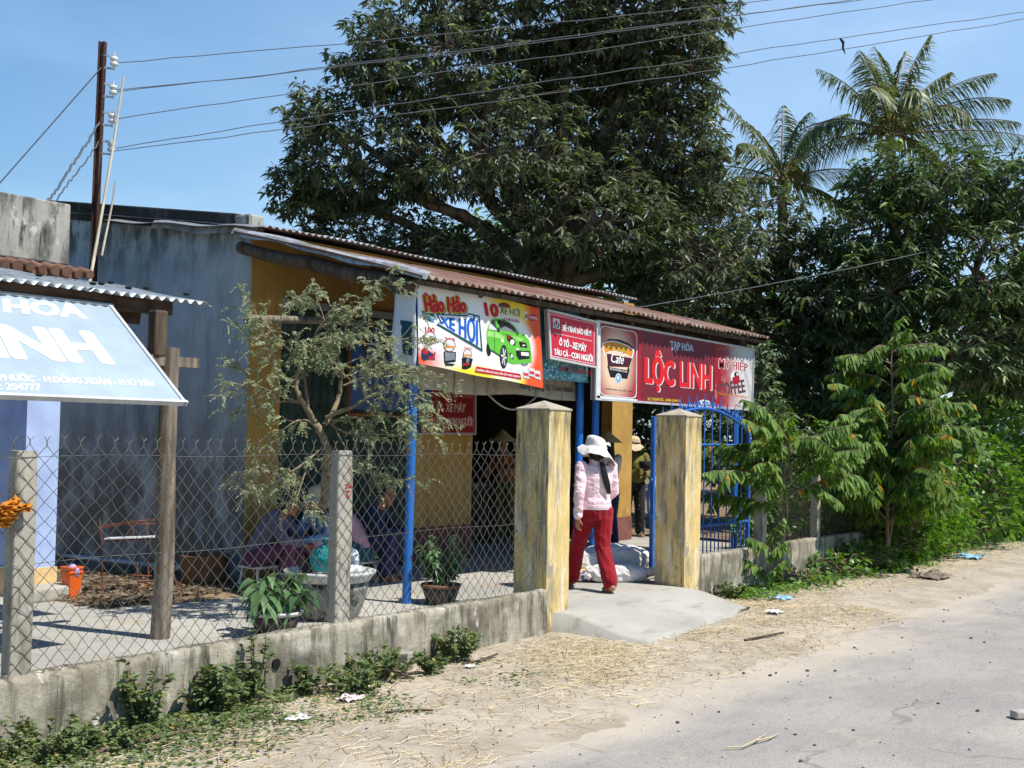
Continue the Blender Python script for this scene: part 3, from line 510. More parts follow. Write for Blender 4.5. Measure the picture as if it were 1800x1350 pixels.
('P', [(1.4655, 0.429), (1.4639, 0.4208), (1.459, 0.4131), (1.4511, 0.4067), (1.4411, 0.4023), (1.4299, 0.4002), (1.4186, 0.4007), (1.4084, 0.4037), (1.4002, 0.4089), (1.3948, 0.4159), (1.3927, 0.4238), (1.3942, 0.432), (1.3991, 0.4397), (1.4069, 0.4461), (1.4169, 0.4505), (1.4281, 0.4526), (1.4394, 0.4522), (1.4497, 0.4492), (1.458, 0.444), (1.4634, 0.437)], 'ink_white', 5),
('P', [(1.5372, 0.4425), (1.6638, 0.4349), (1.6901, 0.3866), (1.5648, 0.3864)], 'ink_black', 4),
('P', [(1.6502, 0.4106), (1.649, 0.4079), (1.6454, 0.4054), (1.6397, 0.4031), (1.6325, 0.4014), (1.6246, 0.4005), (1.6166, 0.4003), (1.6093, 0.401), (1.6035, 0.4025), (1.5998, 0.4045), (1.5985, 0.407), (1.5996, 0.4096), (1.6032, 0.4122), (1.6089, 0.4144), (1.616, 0.4161), (1.624, 0.4171), (1.632, 0.4172), (1.6393, 0.4166), (1.645, 0.4151), (1.6488, 0.4131)], 'ink_pale', 5),
('P', [(1.4922, 0.3501), (1.7274, 0.359), (1.73, 0.2838), (1.5477, 0.2611), (1.5039, 0.2973)], 'ink_black', 4),
('P', [(1.5806, 0.3411), (1.7105, 0.3428), (1.7146, 0.3079), (1.5847, 0.3065)], 'ink_white', 5),
('P', [(1.4914, 0.3732), (1.5654, 0.3699), (1.5092, 0.3496)], 'ink_pale', 4),
('P', [(1.3836, 0.3225), (1.4329, 0.3134), (1.4586, 0.2591), (1.4107, 0.2644)], 'ink_black', 4),
('P', [(1.4406, 0.2909), (1.44, 0.2845), (1.4378, 0.2786), (1.4343, 0.2739), (1.4297, 0.2707), (1.4246, 0.2694), (1.4193, 0.27), (1.4146, 0.2727), (1.4107, 0.277), (1.4081, 0.2825), (1.4071, 0.2888), (1.4077, 0.2951), (1.4099, 0.301), (1.4134, 0.3058), (1.418, 0.309), (1.4232, 0.3103), (1.4284, 0.3096), (1.4332, 0.307), (1.437, 0.3027), (1.4396, 0.2971)], 'ink_white', 5),
('P', [(1.3587, 0.28), (1.3568, 0.2441), (1.3488, 0.2113), (1.3357, 0.185), (1.3186, 0.1676), (1.2992, 0.1609), (1.2795, 0.1655), (1.2614, 0.1809), (1.2467, 0.2055), (1.2367, 0.237), (1.2324, 0.2722), (1.2342, 0.3079), (1.242, 0.3404), (1.255, 0.3668), (1.272, 0.3843), (1.2913, 0.3913), (1.311, 0.3871), (1.3293, 0.3719), (1.3442, 0.3473), (1.3543, 0.3156)], 'ink_black', 4),
('P', [(1.3435, 0.2791), (1.3421, 0.2508), (1.3363, 0.225), (1.3266, 0.2042), (1.314, 0.1906), (1.2997, 0.1853), (1.2852, 0.189), (1.2718, 0.2011), (1.2608, 0.2206), (1.2533, 0.2455), (1.2501, 0.2733), (1.2514, 0.3015), (1.2571, 0.3271), (1.2667, 0.3479), (1.2792, 0.3617), (1.2935, 0.3671), (1.3081, 0.3636), (1.3216, 0.3516), (1.3327, 0.3321), (1.3402, 0.3071)], 'ink_grey_dark', 5),
('P', [(1.2973, 0.2834), (1.3426, 0.271), (1.3412, 0.2564), (1.2959, 0.2689)], 'ink_white', 6),
('P', [(1.3017, 0.279), (1.3201, 0.1975), (1.3099, 0.1919), (1.2915, 0.2734)], 'ink_white', 6),
('P', [(1.301, 0.2718), (1.2742, 0.203), (1.2655, 0.2118), (1.2923, 0.2806)], 'ink_white', 6),
('P', [(1.2959, 0.2689), (1.2509, 0.2814), (1.2523, 0.2958), (1.2973, 0.2834)], 'ink_white', 6),
('P', [(1.2915, 0.2734), (1.2733, 0.3547), (1.2834, 0.3604), (1.3017, 0.279)], 'ink_white', 6),
('P', [(1.2923, 0.2806), (1.3191, 0.3497), (1.3279, 0.3409), (1.301, 0.2718)], 'ink_white', 6),
('P', [(1.2941, 0.4306), (1.2931, 0.425), (1.2897, 0.4198), (1.2844, 0.4154), (1.2776, 0.4124), (1.27, 0.411), (1.2624, 0.4113), (1.2554, 0.4133), (1.2498, 0.4169), (1.2462, 0.4216), (1.2448, 0.427), (1.2458, 0.4326), (1.2491, 0.4378), (1.2544, 0.4422), (1.2612, 0.4452), (1.2688, 0.4466), (1.2764, 0.4463), (1.2834, 0.4443), (1.289, 0.4407), (1.2927, 0.436)], 'ink_white', 4)], 'ins': [('P', [(0.0496, 0.5114), (0.9065, 0.4771), (0.8978, 0.4721), (0.058, 0.5054)], 'ink_pale', 1),
('P', [(0.9065, 0.4771), (0.9206, 0.0433), (0.9116, 0.0496), (0.8978, 0.4721)], 'ink_pale', 1),
('P', [(0.9206, 0.0433), (0.1001, 0.0807), (0.1075, 0.0855), (0.9116, 0.0496)], 'ink_pale', 1),
('P', [(0.1001, 0.0807), (0.0496, 0.5114), (0.058, 0.5054), (0.1075, 0.0855)], 'ink_pale', 1),
('P', [(0.1112, 0.4701), (0.2375, 0.4642), (0.2449, 0.3648), (0.1226, 0.3697)], 'ink_pale', 1),
('P', [(0.1998, 0.4292), (0.199, 0.4214), (0.1964, 0.4142), (0.1921, 0.4084), (0.1865, 0.4044), (0.1803, 0.4026), (0.174, 0.4033), (0.1682, 0.4064), (0.1636, 0.4115), (0.1605, 0.4182), (0.1592, 0.4257), (0.1599, 0.4335), (0.1626, 0.4406), (0.1669, 0.4465), (0.1724, 0.4505), (0.1786, 0.4523), (0.185, 0.4516), (0.1907, 0.4486), (0.1954, 0.4435), (0.1985, 0.4368)], 'ink_red', 2),
('P', [(0.127, 0.4208), (0.1468, 0.4337), (0.1624, 0.3898), (0.1832, 0.378), (0.199, 0.3906), (0.2181, 0.4307), (0.235, 0.4163), (0.2159, 0.3738), (0.1487, 0.3774)], 'ink_grey_dark', 2),
('T', 'ĐIỂM BÁN BẢO HIỂM', [(0.2747, 0.456), (0.839, 0.4337), (0.8422, 0.3372), (0.2781, 0.3538)], 'ink_pale', 1, 1),
('T', 'BẢO MINH INSURANCE CORPORATION', [(0.1402, 0.3293), (0.8656, 0.2988), (0.8662, 0.28), (0.1408, 0.3113)], 'ink_pale', 1, 1),
('T', 'Ô TÔ - XE MÁY', [(0.2394, 0.2826), (0.759, 0.257), (0.7554, 0.1665), (0.236, 0.2007)], 'ink_white', 1, 2),
('T', 'TÀU CÁ - CON NGƯỜI', [(0.1453, 0.1763), (0.8837, 0.1512), (0.8865, 0.0676), (0.1478, 0.101)], 'ink_white', 1, 2)], 'loc': [('P', [(0.8985, 0.8648), (0.982, 0.8629), (1.0083, 0.0319), (0.925, 0.0336)], 'ink_crimson', 1),
('P', [(0.0083, 0.8702), (0.0989, 0.8684), (0.1269, 0.0104), (0.0108, 0.0093)], 'ink_pale', 1),
('P', [(0.0089, 0.0662), (0.9301, 0.0509), (0.9308, 0.0309), (0.0108, 0.0093)], 'ink_pale', 1),
('P', [(0.1015, 0.7699), (0.1055, 0.7915), (0.1187, 0.8081), (0.141, 0.8198), (0.1726, 0.8265), (0.2135, 0.8283), (0.7771, 0.8194), (0.8212, 0.8162), (0.8557, 0.8081), (0.8805, 0.7951), (0.8956, 0.7771), (0.9009, 0.7543), (0.9092, 0.1176), (0.9045, 0.095), (0.8897, 0.0776), (0.865, 0.0654), (0.8303, 0.0585), (0.7859, 0.0568), (0.2317, 0.0667), (0.1902, 0.0699), (0.158, 0.0777), (0.1349, 0.0901), (0.1209, 0.1072), (0.1158, 0.1289)], 'ink_pale', 2),
('P', [(0.1148, 0.7613), (0.1188, 0.7829), (0.132, 0.7996), (0.1543, 0.8113), (0.186, 0.818), (0.227, 0.8197), (0.7604, 0.811), (0.8044, 0.8078), (0.8389, 0.7996), (0.8637, 0.7866), (0.8787, 0.7687), (0.8839, 0.7459), (0.8917, 0.1298), (0.887, 0.1072), (0.8723, 0.0898), (0.8475, 0.0776), (0.8129, 0.0706), (0.7686, 0.0688), (0.2446, 0.077), (0.203, 0.0801), (0.1707, 0.0878), (0.1476, 0.1002), (0.1336, 0.1172), (0.1285, 0.1389)], 'ink_cup_panel', 3),
('P', [(0.138, 0.6272), (0.2102, 0.6668), (0.2887, 0.6933), (0.504, 0.7022), (0.6981, 0.6781), (0.7977, 0.638), (0.8353, 0.612), (0.7847, 0.6015), (0.1593, 0.615)], 'ink_maroon_dark', 4),
('P', [(0.241, 0.5309), (0.7877, 0.509), (0.7291, 0.406), (0.2721, 0.3878)], 'ink_maroon_dark', 4),
('P', [(0.1378, 0.6341), (0.2366, 0.6646), (0.356, 0.6774), (0.4776, 0.675), (0.699, 0.6483), (0.8383, 0.6079), (0.7962, 0.5081), (0.6748, 0.5347), (0.5636, 0.5516), (0.4271, 0.561), (0.2672, 0.5395), (0.1893, 0.5001)], 'ink_white', 5),
('P', [(0.159, 0.626), (0.2423, 0.6539), (0.3564, 0.6663), (0.478, 0.6638), (0.691, 0.6378), (0.8101, 0.6017), (0.7816, 0.5243), (0.6744, 0.546), (0.5633, 0.5629), (0.4267, 0.5722), (0.2668, 0.5519), (0.2045, 0.5189)], 'ink_orange', 6),
('T', 'MỸ HIỆP', [(0.2773, 0.6371), (0.6943, 0.621), (0.6882, 0.5497), (0.2796, 0.5652)], 'ink_maroon_dark', 7, 3),
('T', 'MỸ HIỆP', [(0.2773, 0.6371), (0.6943, 0.621), (0.6882, 0.5497), (0.2796, 0.5652)], 'ink_yellow', 8, 1),
('T', 'Café', [(0.347, 0.5419), (0.6331, 0.5349), (0.5895, 0.4307), (0.3236, 0.4378)], 'ink_white', 7, 1),
('P', [(0.2532, 0.3978), (0.3121, 0.3831), (0.68, 0.3707), (0.7177, 0.4153), (0.736, 0.368), (0.6888, 0.272), (0.3236, 0.2742)], 'ink_black', 5),
('T', 'CƠ SỞ CHẾ BIẾN CÀ PHÊ', [(0.304, 0.3868), (0.6857, 0.3682), (0.6809, 0.3424), (0.3103, 0.3567)], 'ink_white', 6, 1),
('P', [(0.5643, 0.2732), (0.5615, 0.2557), (0.5523, 0.2396), (0.5376, 0.2265), (0.5189, 0.2177), (0.4979, 0.2141), (0.4769, 0.2159), (0.4577, 0.223), (0.4424, 0.2346), (0.4323, 0.2497), (0.4285, 0.2668), (0.4312, 0.2841), (0.4403, 0.3001), (0.4548, 0.3132), (0.4734, 0.3221), (0.4943, 0.3259), (0.5154, 0.3242), (0.5347, 0.3172), (0.5502, 0.3056), (0.5604, 0.2904)], 'ink_pale', 7),
('P', [(0.5506, 0.2726), (0.5484, 0.2581), (0.5411, 0.2449), (0.5293, 0.2341), (0.5143, 0.2269), (0.4976, 0.2239), (0.4808, 0.2254), (0.4654, 0.2312), (0.4531, 0.2408), (0.445, 0.2533), (0.4419, 0.2674), (0.4441, 0.2817), (0.4514, 0.2949), (0.463, 0.3057), (0.4779, 0.313), (0.4946, 0.3161), (0.5115, 0.3147), (0.5269, 0.3089), (0.5393, 0.2992), (0.5475, 0.2867)], 'ink_skyblue', 8),
('P', [(0.5149, 0.2779), (0.514, 0.2709), (0.5107, 0.2645), (0.5054, 0.2593), (0.4987, 0.2558), (0.4912, 0.2543), (0.4836, 0.2551), (0.4767, 0.2579), (0.4711, 0.2626), (0.4675, 0.2687), (0.4661, 0.2755), (0.467, 0.2825), (0.4703, 0.2889), (0.4755, 0.2941), (0.4822, 0.2976), (0.4897, 0.299), (0.4973, 0.2983), (0.5043, 0.2955), (0.5098, 0.2908), (0.5135, 0.2847)], 'ink_pale', 9),
('T', 'THƯƠNG HIỆU CỦA CHẤT LƯỢNG', [(0.2186, 0.1646), (0.8131, 0.1539), (0.8142, 0.1211), (0.2198, 0.1289)], 'ink_black', 4, 1),
('T', 'TẠP HÓA', [(1.6755, 0.7963), (2.2684, 0.7836), (2.272, 0.6665), (1.6914, 0.6396)], 'ink_silver', 2, 2),
('T', 'LỘC', [(1.1108, 0.6273), (1.7932, 0.623), (1.8077, 0.1556), (1.1254, 0.1654)], 'ink_pale', 1, 2),
('T', 'LINH', [(1.9524, 0.5361), (2.79, 0.527), (2.7915, 0.2283), (1.9616, 0.2359)], 'ink_pale', 1, 2),
('T', 'LỘC', [(1.1005, 0.6307), (1.7821, 0.6265), (1.7965, 0.1594), (1.115, 0.1691)], 'ink_pale', 2, 2),
('T', 'LINH', [(1.941, 0.5397), (2.7775, 0.5307), (2.7791, 0.2322), (1.9502, 0.2397)], 'ink_pale', 2, 2),
('T', 'LỘC', [(1.0881, 0.6339), (1.7687, 0.6299), (1.7831, 0.1631), (1.1026, 0.1726)], 'ink_red_bright', 3, 2),
('T', 'LINH', [(1.9274, 0.5431), (2.7626, 0.5344), (2.7642, 0.2361), (1.9366, 0.2434)], 'ink_red_bright', 3, 2),
('P', [(2.5406, 0.2414), (2.637, 0.2454), (2.5708, 0.1964), (2.5538, 0.2035)], 'ink_red_bright', 3),
('T', 'ĐC: THẠNH ĐỨC - XUÂN QUANG 3', [(1.1564, 0.0954), (1.9413, 0.0915), (1.9472, 0.047), (1.1643, 0.0408)], 'ink_yellow', 1, 1),
('P', [(2.4497, 0.0901), (2.5687, 0.105), (2.7268, 0.0937), (2.7284, 0.0405), (2.475, 0.0395)], 'ink_pale', 2),
('P', [(2.8451, 0.8357), (3.9997, 0.8231), (3.9955, -0.0011), (2.8696, 0.0145)], 'ink_fade_panel', 1),
('T', 'CÀ PHÊ', [(2.9337, 0.7947), (3.1958, 0.7865), (3.1969, 0.749), (2.935, 0.752)], 'ink_ochre', 2, 1),
('T', 'MỸ HIỆP', [(2.9823, 0.6819), (3.8327, 0.6588), (3.8265, 0.4914), (2.9805, 0.4868)], 'ink_white', 2, 3),
('T', 'MỸ HIỆP', [(2.9823, 0.6819), (3.8327, 0.6588), (3.8265, 0.4914), (2.9805, 0.4868)], 'ink_crimson', 3, 1),
('P', [(3.5868, 0.4409), (3.5809, 0.4183), (3.5625, 0.3974), (3.5335, 0.3802), (3.4968, 0.3683), (3.4561, 0.363), (3.4153, 0.3646), (3.3784, 0.3731), (3.3491, 0.3875), (3.33, 0.4064), (3.3229, 0.428), (3.3287, 0.4503), (3.3466, 0.471), (3.375, 0.4882), (3.4113, 0.5002), (3.4519, 0.5059), (3.4928, 0.5045), (3.5301, 0.4962), (3.56, 0.4819), (3.5796, 0.4628)], 'ink_white', 2),
('P', [(3.5672, 0.4689), (3.5639, 0.458), (3.5536, 0.4478), (3.5373, 0.4393), (3.5167, 0.4334), (3.4938, 0.4306), (3.4708, 0.4312), (3.4501, 0.4351), (3.4335, 0.4419), (3.4228, 0.451), (3.4189, 0.4615), (3.4222, 0.4723), (3.4324, 0.4825), (3.4485, 0.491), (3.4689, 0.497), (3.4918, 0.4998), (3.5148, 0.4993), (3.5356, 0.4955), (3.5524, 0.4887), (3.5632, 0.4795)], 'ink_black', 3),
('P', [(3.5565, 0.4707), (3.5548, 0.4642), (3.5497, 0.4581), (3.5416, 0.4531), (3.5313, 0.4496), (3.5198, 0.448), (3.5083, 0.4485), (3.4979, 0.4509), (3.4895, 0.4551), (3.4841, 0.4607), (3.4821, 0.467), (3.4837, 0.4735), (3.4888, 0.4796), (3.4969, 0.4846), (3.5072, 0.4881), (3.5186, 0.4897), (3.5301, 0.4892), (3.5406, 0.4868), (3.549, 0.4826), (3.5545, 0.4771)], 'ink_pale', 4),
('P', [(3.3676, 0.4187), (3.467, 0.4408), (3.5784, 0.4521), (3.5881, 0.3945), (3.5364, 0.3376), (3.4438, 0.3301), (3.3768, 0.3732)], 'ink_crimson', 4),
('T', 'COFFEE', [(2.9629, 0.3205), (3.7144, 0.4062), (3.7735, 0.2449), (2.9857, 0.1448)], 'ink_plum', 2, 2),
('T', 'Mang đến cho bạn hương vị', [(2.958, 0.2304), (3.8788, 0.2042), (3.8803, 0.1524), (2.9598, 0.1709)], 'ink_orange_deep', 3, 1),
('T', 'PHÚ YÊN', [(3.4774, 0.0835), (3.8963, 0.0752), (3.8977, 0.0258), (3.479, 0.0317)], 'ink_plum', 2, 1)], 'red': [('P', [(-0.0081, 0.5533), (0.9564, 0.5645), (0.95, 0.5604), (-0.0021, 0.5494)], 'ink_dull', 1),
('P', [(0.9564, 0.5645), (0.9692, 0.0349), (0.9626, 0.039), (0.95, 0.5604)], 'ink_dull', 1),
('P', [(0.9692, 0.0349), (0.0181, 0.0306), (0.0237, 0.0345), (0.9626, 0.039)], 'ink_dull', 1),
('P', [(0.0181, 0.0306), (-0.0081, 0.5533), (-0.0021, 0.5494), (0.0237, 0.0345)], 'ink_dull', 1),
('P', [(0.0289, 0.4657), (0.9371, 0.4731), (0.9373, 0.4675), (0.0291, 0.4604)], 'ink_dull', 1),
('T', 'BẢO MINH INSURANCE CORPORATION', [(0.2542, 0.5346), (0.9261, 0.5282), (0.9275, 0.4875), (0.2614, 0.4885)], 'ink_dull', 1, 1),
('T', 'ISO 9001:2000', [(0.0372, 0.4625), (0.2568, 0.4598), (0.2577, 0.4349), (0.0381, 0.4379)], 'ink_dull', 1, 1),
('T', 'Ô TÔ - XE MÁY', [(0.0587, 0.3998), (0.792, 0.4055), (0.7843, 0.2842), (0.0632, 0.2731)], 'ink_dull', 1, 2),
('T', 'TÀU CÁ - CON NGƯỜI', [(0.0533, 0.2411), (0.9301, 0.2398), (0.9283, 0.1178), (0.0578, 0.1145)], 'ink_dull', 1, 2)], 'strip': [('T', 'Năng Lượng Từ Thiên Nhiên', [(1.7315, 0.2636), (2.7187, 0.2565), (2.7212, 0.1798), (1.7344, 0.1769)], 'ink_black', 1, 1)], 'teal': [('T', 'Sợi Mì Thanh Nhiệt', [(0.5227, 0.3591), (1.1577, 0.3474), (1.1537, 0.2638), (0.5254, 0.2791)], 'ink_crimson', 1, 1)], 'blue': [('T', 'HOA', [(1.5345, 1.0224), (2.1257, 1.063), (2.0886, 0.8916), (1.4726, 0.8747)], 'ink_white', 1, 3),
('T', 'HOA', [(1.5345, 1.0224), (2.1257, 1.063), (2.0886, 0.8916), (1.4726, 0.8747)], 'ink_grey_pale', 2, 1),
('T', 'INH', [(1.239, 0.7134), (2.0191, 0.7252), (2.0212, 0.387), (1.1951, 0.3779)], 'ink_white', 1, 3),
('T', 'PHƯỚC - H.ĐỒNG XUÂN - PHÚ YÊN', [(1.1359, 0.2355), (2.2654, 0.2535), (2.2348, 0.156), (1.1056, 0.1372)], 'ink_white', 1, 1),
('T', ': 204777', [(1.0914, 0.1159), (1.36, 0.1225), (1.338, 0.0545), (1.0703, 0.0485)], 'ink_white', 1, 1)], 'mark': [('P', [(0.1607, 0.9662), (0.1885, 0.9656), (0.1883, 0.9708), (0.1605, 0.9715)], 'ink_red', 0),
('P', [(0.1853, 0.9698), (0.1715, 0.9568), (0.1777, 0.9535), (0.1915, 0.9666)], 'ink_red', 0),
('P', [(0.1732, 0.9527), (0.1877, 0.9483), (0.1904, 0.9531), (0.1759, 0.9575)], 'ink_red', 0),
('P', [(0.1856, 0.952), (0.1776, 0.9405), (0.1845, 0.938), (0.1925, 0.9495)], 'ink_red', 0),
('P', [(0.182, 0.9417), (0.1625, 0.9463), (0.1605, 0.9413), (0.18, 0.9368)], 'ink_red', 0),
('P', [(0.2234, 0.972), (0.1947, 0.9482), (0.2006, 0.9447), (0.2294, 0.9685)], 'ink_red', 0),
('P', [(0.1983, 0.9438), (0.2405, 0.9468), (0.2393, 0.9521), (0.197, 0.949)], 'ink_red', 0),
('P', [(0.2145, 0.9623), (0.2085, 0.9391), (0.2161, 0.9378), (0.222, 0.9611)], 'ink_red', 0),
('P', [(0.1715, 0.9154), (0.2187, 0.917), (0.2174, 0.9246), (0.1702, 0.9229)], 'ink_red', 0),
('P', [(0.187, 0.9246), (0.1872, 0.8751), (0.1948, 0.8747), (0.1946, 0.9243)], 'ink_red', 0),
('P', [(0.1719, 0.8917), (0.1877, 0.872), (0.1943, 0.8743), (0.1784, 0.894)], 'ink_red', 0),
('P', [(0.1942, 0.8715), (0.2105, 0.8873), (0.2042, 0.8906), (0.1879, 0.8747)], 'ink_red', 0)]}
# ------------------------------------------------------------------ signs
INK = dict(ink_black=(28,26,28), ink_yellow=(236,206,60), ink_red=(196,26,36), ink_red_bright=(226,34,40), ink_teal=(18,84,92), ink_skyblue=(120,180,220), ink_white=(244,244,242), ink_blue=(30,104,200),
 ink_brown=(120,52,40), ink_green_dark=(40,84,60), ink_pale=(226,226,226), ink_pink=(226,120,130), ink_grey=(130,134,140), ink_orange=(232,150,60), ink_navy=(44,48,90), ink_lime=(104,196,62), ink_lime_pale=(164,226,120),
 ink_grey_dark=(74,78,84), ink_crimson=(170,30,44), ink_maroon_dark=(76,30,44), ink_silver=(190,196,208), ink_ochre=(170,130,60), ink_plum=(96,62,76), ink_orange_deep=(226,120,40), ink_dull=(226,176,176), ink_grey_pale=(226,226,228))
for k, v in INK.items():
    t = NT(k); c = t.mix(t.ramp(t.noise(7, detail=6), .35, .7), sc3(c255(*v), .88), c255(*v)); c = t.mix(t.ramp(t.noise(50), .62, .72, 0, .15), c, c255(170,160,150)); M[k] = t.fin(c, .55, .3)
t = NT('ink_cup_panel'); x = t.axis(0); z = t.axis(2)
def ellip(t, cx, cz, rx, rz, a=1., bb=.3):
    X = t.mul(t.mul(t.axis(0), -cx, 'ADD'), 1/rx); Z = t.mul(t.mul(t.axis(2), -cz, 'ADD'), 1/rz)
    r = t.mul(t.mul(t.mul(X, X), t.mul(Z, Z), 'ADD'), .5, 'POWER'); return t.ramp(r, a, bb)
M['ink_cup_panel'] = t.fin(t.mix(ellip(t, -1.50, .43, .46, .52, 1.05, .35), c255(168,62,72), c255(236,208,176)), .5, .3)
t = NT('ink_fade_panel'); f = t.ramp(t.mul(t.axis(0), t.mul(t.noise(3), .5), 'ADD'), 1.36, 2.0)
c = t.mix(f, c255(160,30,44), c255(216,210,208)); c = t.mix(t.ramp(t.noise(6, (1,1,.6), (3,3,3), 8), .56, .68, 0, .6), c, c255(190,176,170)); M['ink_fade_panel'] = t.fin(c, .5, .3)
t = NT('banner_print'); U = t.mul(t.axis(0), 1/1.97); Vv = t.mul(t.axis(2), 1/.84)
wv = t.mul(t.noise(2.5, loc=(2,2,2)), .16)
c = t.mix(t.ramp(t.mul(U, wv, 'ADD'), .56, .70), c255(236,236,238), c255(238,214,66))
c = t.mix(t.mul(t.ramp(t.mul(Vv, wv, 'ADD'), .32, .2), t.ramp(U, .1, .35)), c, c255(240,226,60))
c = t.mix(t.ramp(t.mul(U, wv, 'ADD'), .88, .98), c, c255(232,88,44))
c = t.mix(t.mul(t.ramp(t.mul(Vv, wv, 'ADD'), .50, .30), t.ramp(U, .26, .02)), c, c255(230,92,56))
c = t.mix(ellip(t, 1.38, .36, .48, .36, 1.05, .72), c, c255(242,244,240))
t.bump(t.noise(3, (2.5,1,.9), (1,1,1), 5), .5, .03); M['banner_print'] = t.fin(c, .5, .3)
basic('banner_white', c255(232,232,236), .55, .06); basic('sign_frame', c255(206,206,204), .45, .12, metal=.2); basic('sign_red', c255(200,44,64), .5, .07, 3); basic('sign_red_dull', c255(150,26,36), .55, .1)
basic('sign_maroon', c255(120,40,54), .5, .06, 3); basic('sign_back', c255(120,120,122), .7)
t = NT('teal_print'); v = t.n('ShaderNodeTexVoronoi'); v.inputs['Scale'].default_value = 26; t.l(t.co, v.inputs['Vector'])
c = t.mix(t.ramp(t.noise(4, detail=6), .4, .65), c255(58,128,142), c255(120,186,198)); c = t.mix(t.mul(t.ramp(v.outputs['Distance'], .35, .15), t.ramp(t.axis(2), .48, .3)), c, c255(220,232,232)); t.bump(t.noise(4), .5, .03); M['teal_print'] = t.fin(c, .55)
stained('grey_cloth', c255(176,166,148), [(c255(120,110,96), 3, (3,3,.6), .5, .7, 2), (c255(206,198,180), 5, (1,1,1), .55, .7, 5)], bscale=12, bd=.02)
t = NT('blue_board'); c = t.mix(t.ramp(t.noise(3, detail=8), .3, .7), c255(150,166,176), c255(165,181,190)); c = t.mix(t.ramp(t.noise(9, (1,.2,.2), (4,4,4), 8), .5, .75, 0, .6), c, c255(160,172,176))
c = t.mix(t.ramp(t.noise(40), .64, .72, 0, .4), c, c255(96,130,176)); M['blue_board'] = t.fin(c, .55, .3)
TXC = {}
def raw_text(s):
    cu = bpy.data.curves.new('txt', 'FONT'); cu.body = s; cu.size = 1; cu.offset = .004; cu.resolution_u = 2
    o = bpy.data.objects.new('txt', cu); COL.objects.link(o); dg = bpy.context.evaluated_depsgraph_get()
    me = bpy.data.meshes.new_from_object(o.evaluated_get(dg)); v = np.array([p.co[:2] for p in me.vertices]); f = [tuple(p.vertices) for p in me.polygons]
    if f and me.polygons[0].normal.z < 0: f = [q[::-1] for q in f]
    bpy.data.objects.remove(o); bpy.data.curves.remove(cu); bpy.data.meshes.remove(me); return v, f
def text_mesh(s):
    if s not in TXC:
        plain = s.replace('Đ', 'D'); v, f = raw_text(plain)
        for i, ch in enumerate(s):          # the barred capital: a plain D and its bar
            if ch == 'Đ':
                d = raw_text('D')[0]; wd = d[:,0].max()-d[:,0].min(); x = raw_text(plain[:i]+'D')[0][:,0].max()-wd; h = d[:,1].max(); k = len(v)
                v = np.vstack([v, [(x-.09, h*.45), (x+wd*.5, h*.45), (x+wd*.5, h*.56), (x-.09, h*.56)]]); f = f+[(k, k+1, k+2, k+3)]
        lo, hi = v.min(0), v.max(0); TXC[s] = ((v-lo)/(hi-lo), f, (hi-lo))
    return TXC[s]
def lettering(parent, key, org, ua, va, na, off=.004, name='lettering'):
    """all printed or painted marks of one sign as one mesh; na points to the viewer"""
    mats = []; b = MB(); org, ua, va, na = map(Vector, (org, ua, va, na))
    def W(p, d): return org+ua*p[0]+va*p[1]+na*(off+d*.0004)
    for it in SIGNS[key]:
        if it[0] == 'P':
            pts, m, l = it[1:]
            if m not in mats: mats.append(m)
            a = sum(pts[i][0]*pts[(i+1)%len(pts)][1]-pts[(i+1)%len(pts)][0]*pts[i][1] for i in range(len(pts)))
            if (a > 0) != ((ua.cross(va)).dot(na) > 0): pts = pts[::-1]
            b.add([W(p, l) for p in pts], [tuple(range(len(pts)))], mats.index(m))
        else:
            s, q, m, l, bold = it[1:]
            if m not in mats: mats.append(m)
            v, f, ext = text_mesh(s); q = [np.array(p) for p in q]   # TL TR BR BL
            h = np.linalg.norm(q[0]-q[3]); sx = [(0,0)] + [(math.cos(a)*h*.028*bold, math.sin(a)*h*.016*bold) for a in (np.arange(6)*math.pi/3 if bold > 1 else (0, math.pi))]
            for i, (dx, dy) in enumerate(sx):
                vs = []
                for (x, y) in v:
                    p = (q[3]*(1-x)+q[2]*x)*(1-y) + (q[0]*(1-x)+q[1]*x)*y; vs.append(W((p[0]+dx, p[1]+dy), l+.08*i))
                b.add(vs, f, mats.index(m))
    return b.build(name, mats, parent)
def qw(org, ua, va, p, na=(0,0,0), d=0): return Vector(org)+Vector(ua)*p[0]+Vector(va)*p[1]+Vector(na)*d
EX, EZ, NY = (1,0,0), (0,0,1), (0,-1,0)
def slab(b, cs, y0, y1, mi=0):
    """board between four XZ corners (TL TR BR BL)"""
    P = [(x, y0, z) for x, z in cs]+[(x, y1, z) for x, z in cs]
    b.add(P, [(0,3,2,1),(4,5,6,7),(0,1,5,4),(1,2,6,5),(2,3,7,6),(3,0,4,7)], mi)
def frame(b, cs, w, y0, y1, mi=0):
    cx = sum(p[0] for p in cs)/4; cz = sum(p[1] for p in cs)/4
    i = [(x-math.copysign(w, x-cx), z-math.copysign(w, z-cz)) for x, z in cs]
    for k in range(4):
        a, c = cs[k], cs[(k+1)%4]; d, e = i[(k+1)%4], i[k]
        P = [(x, y0, z) for x, z in (a, c, d, e)]+[(x, y1, z) for x, z in (a, c, d, e)]
        b.add(P, [(0,3,2,1),(4,5,6,7),(0,1,5,4),(1,2,6,5),(2,3,7,6),(3,0,4,7)], mi)
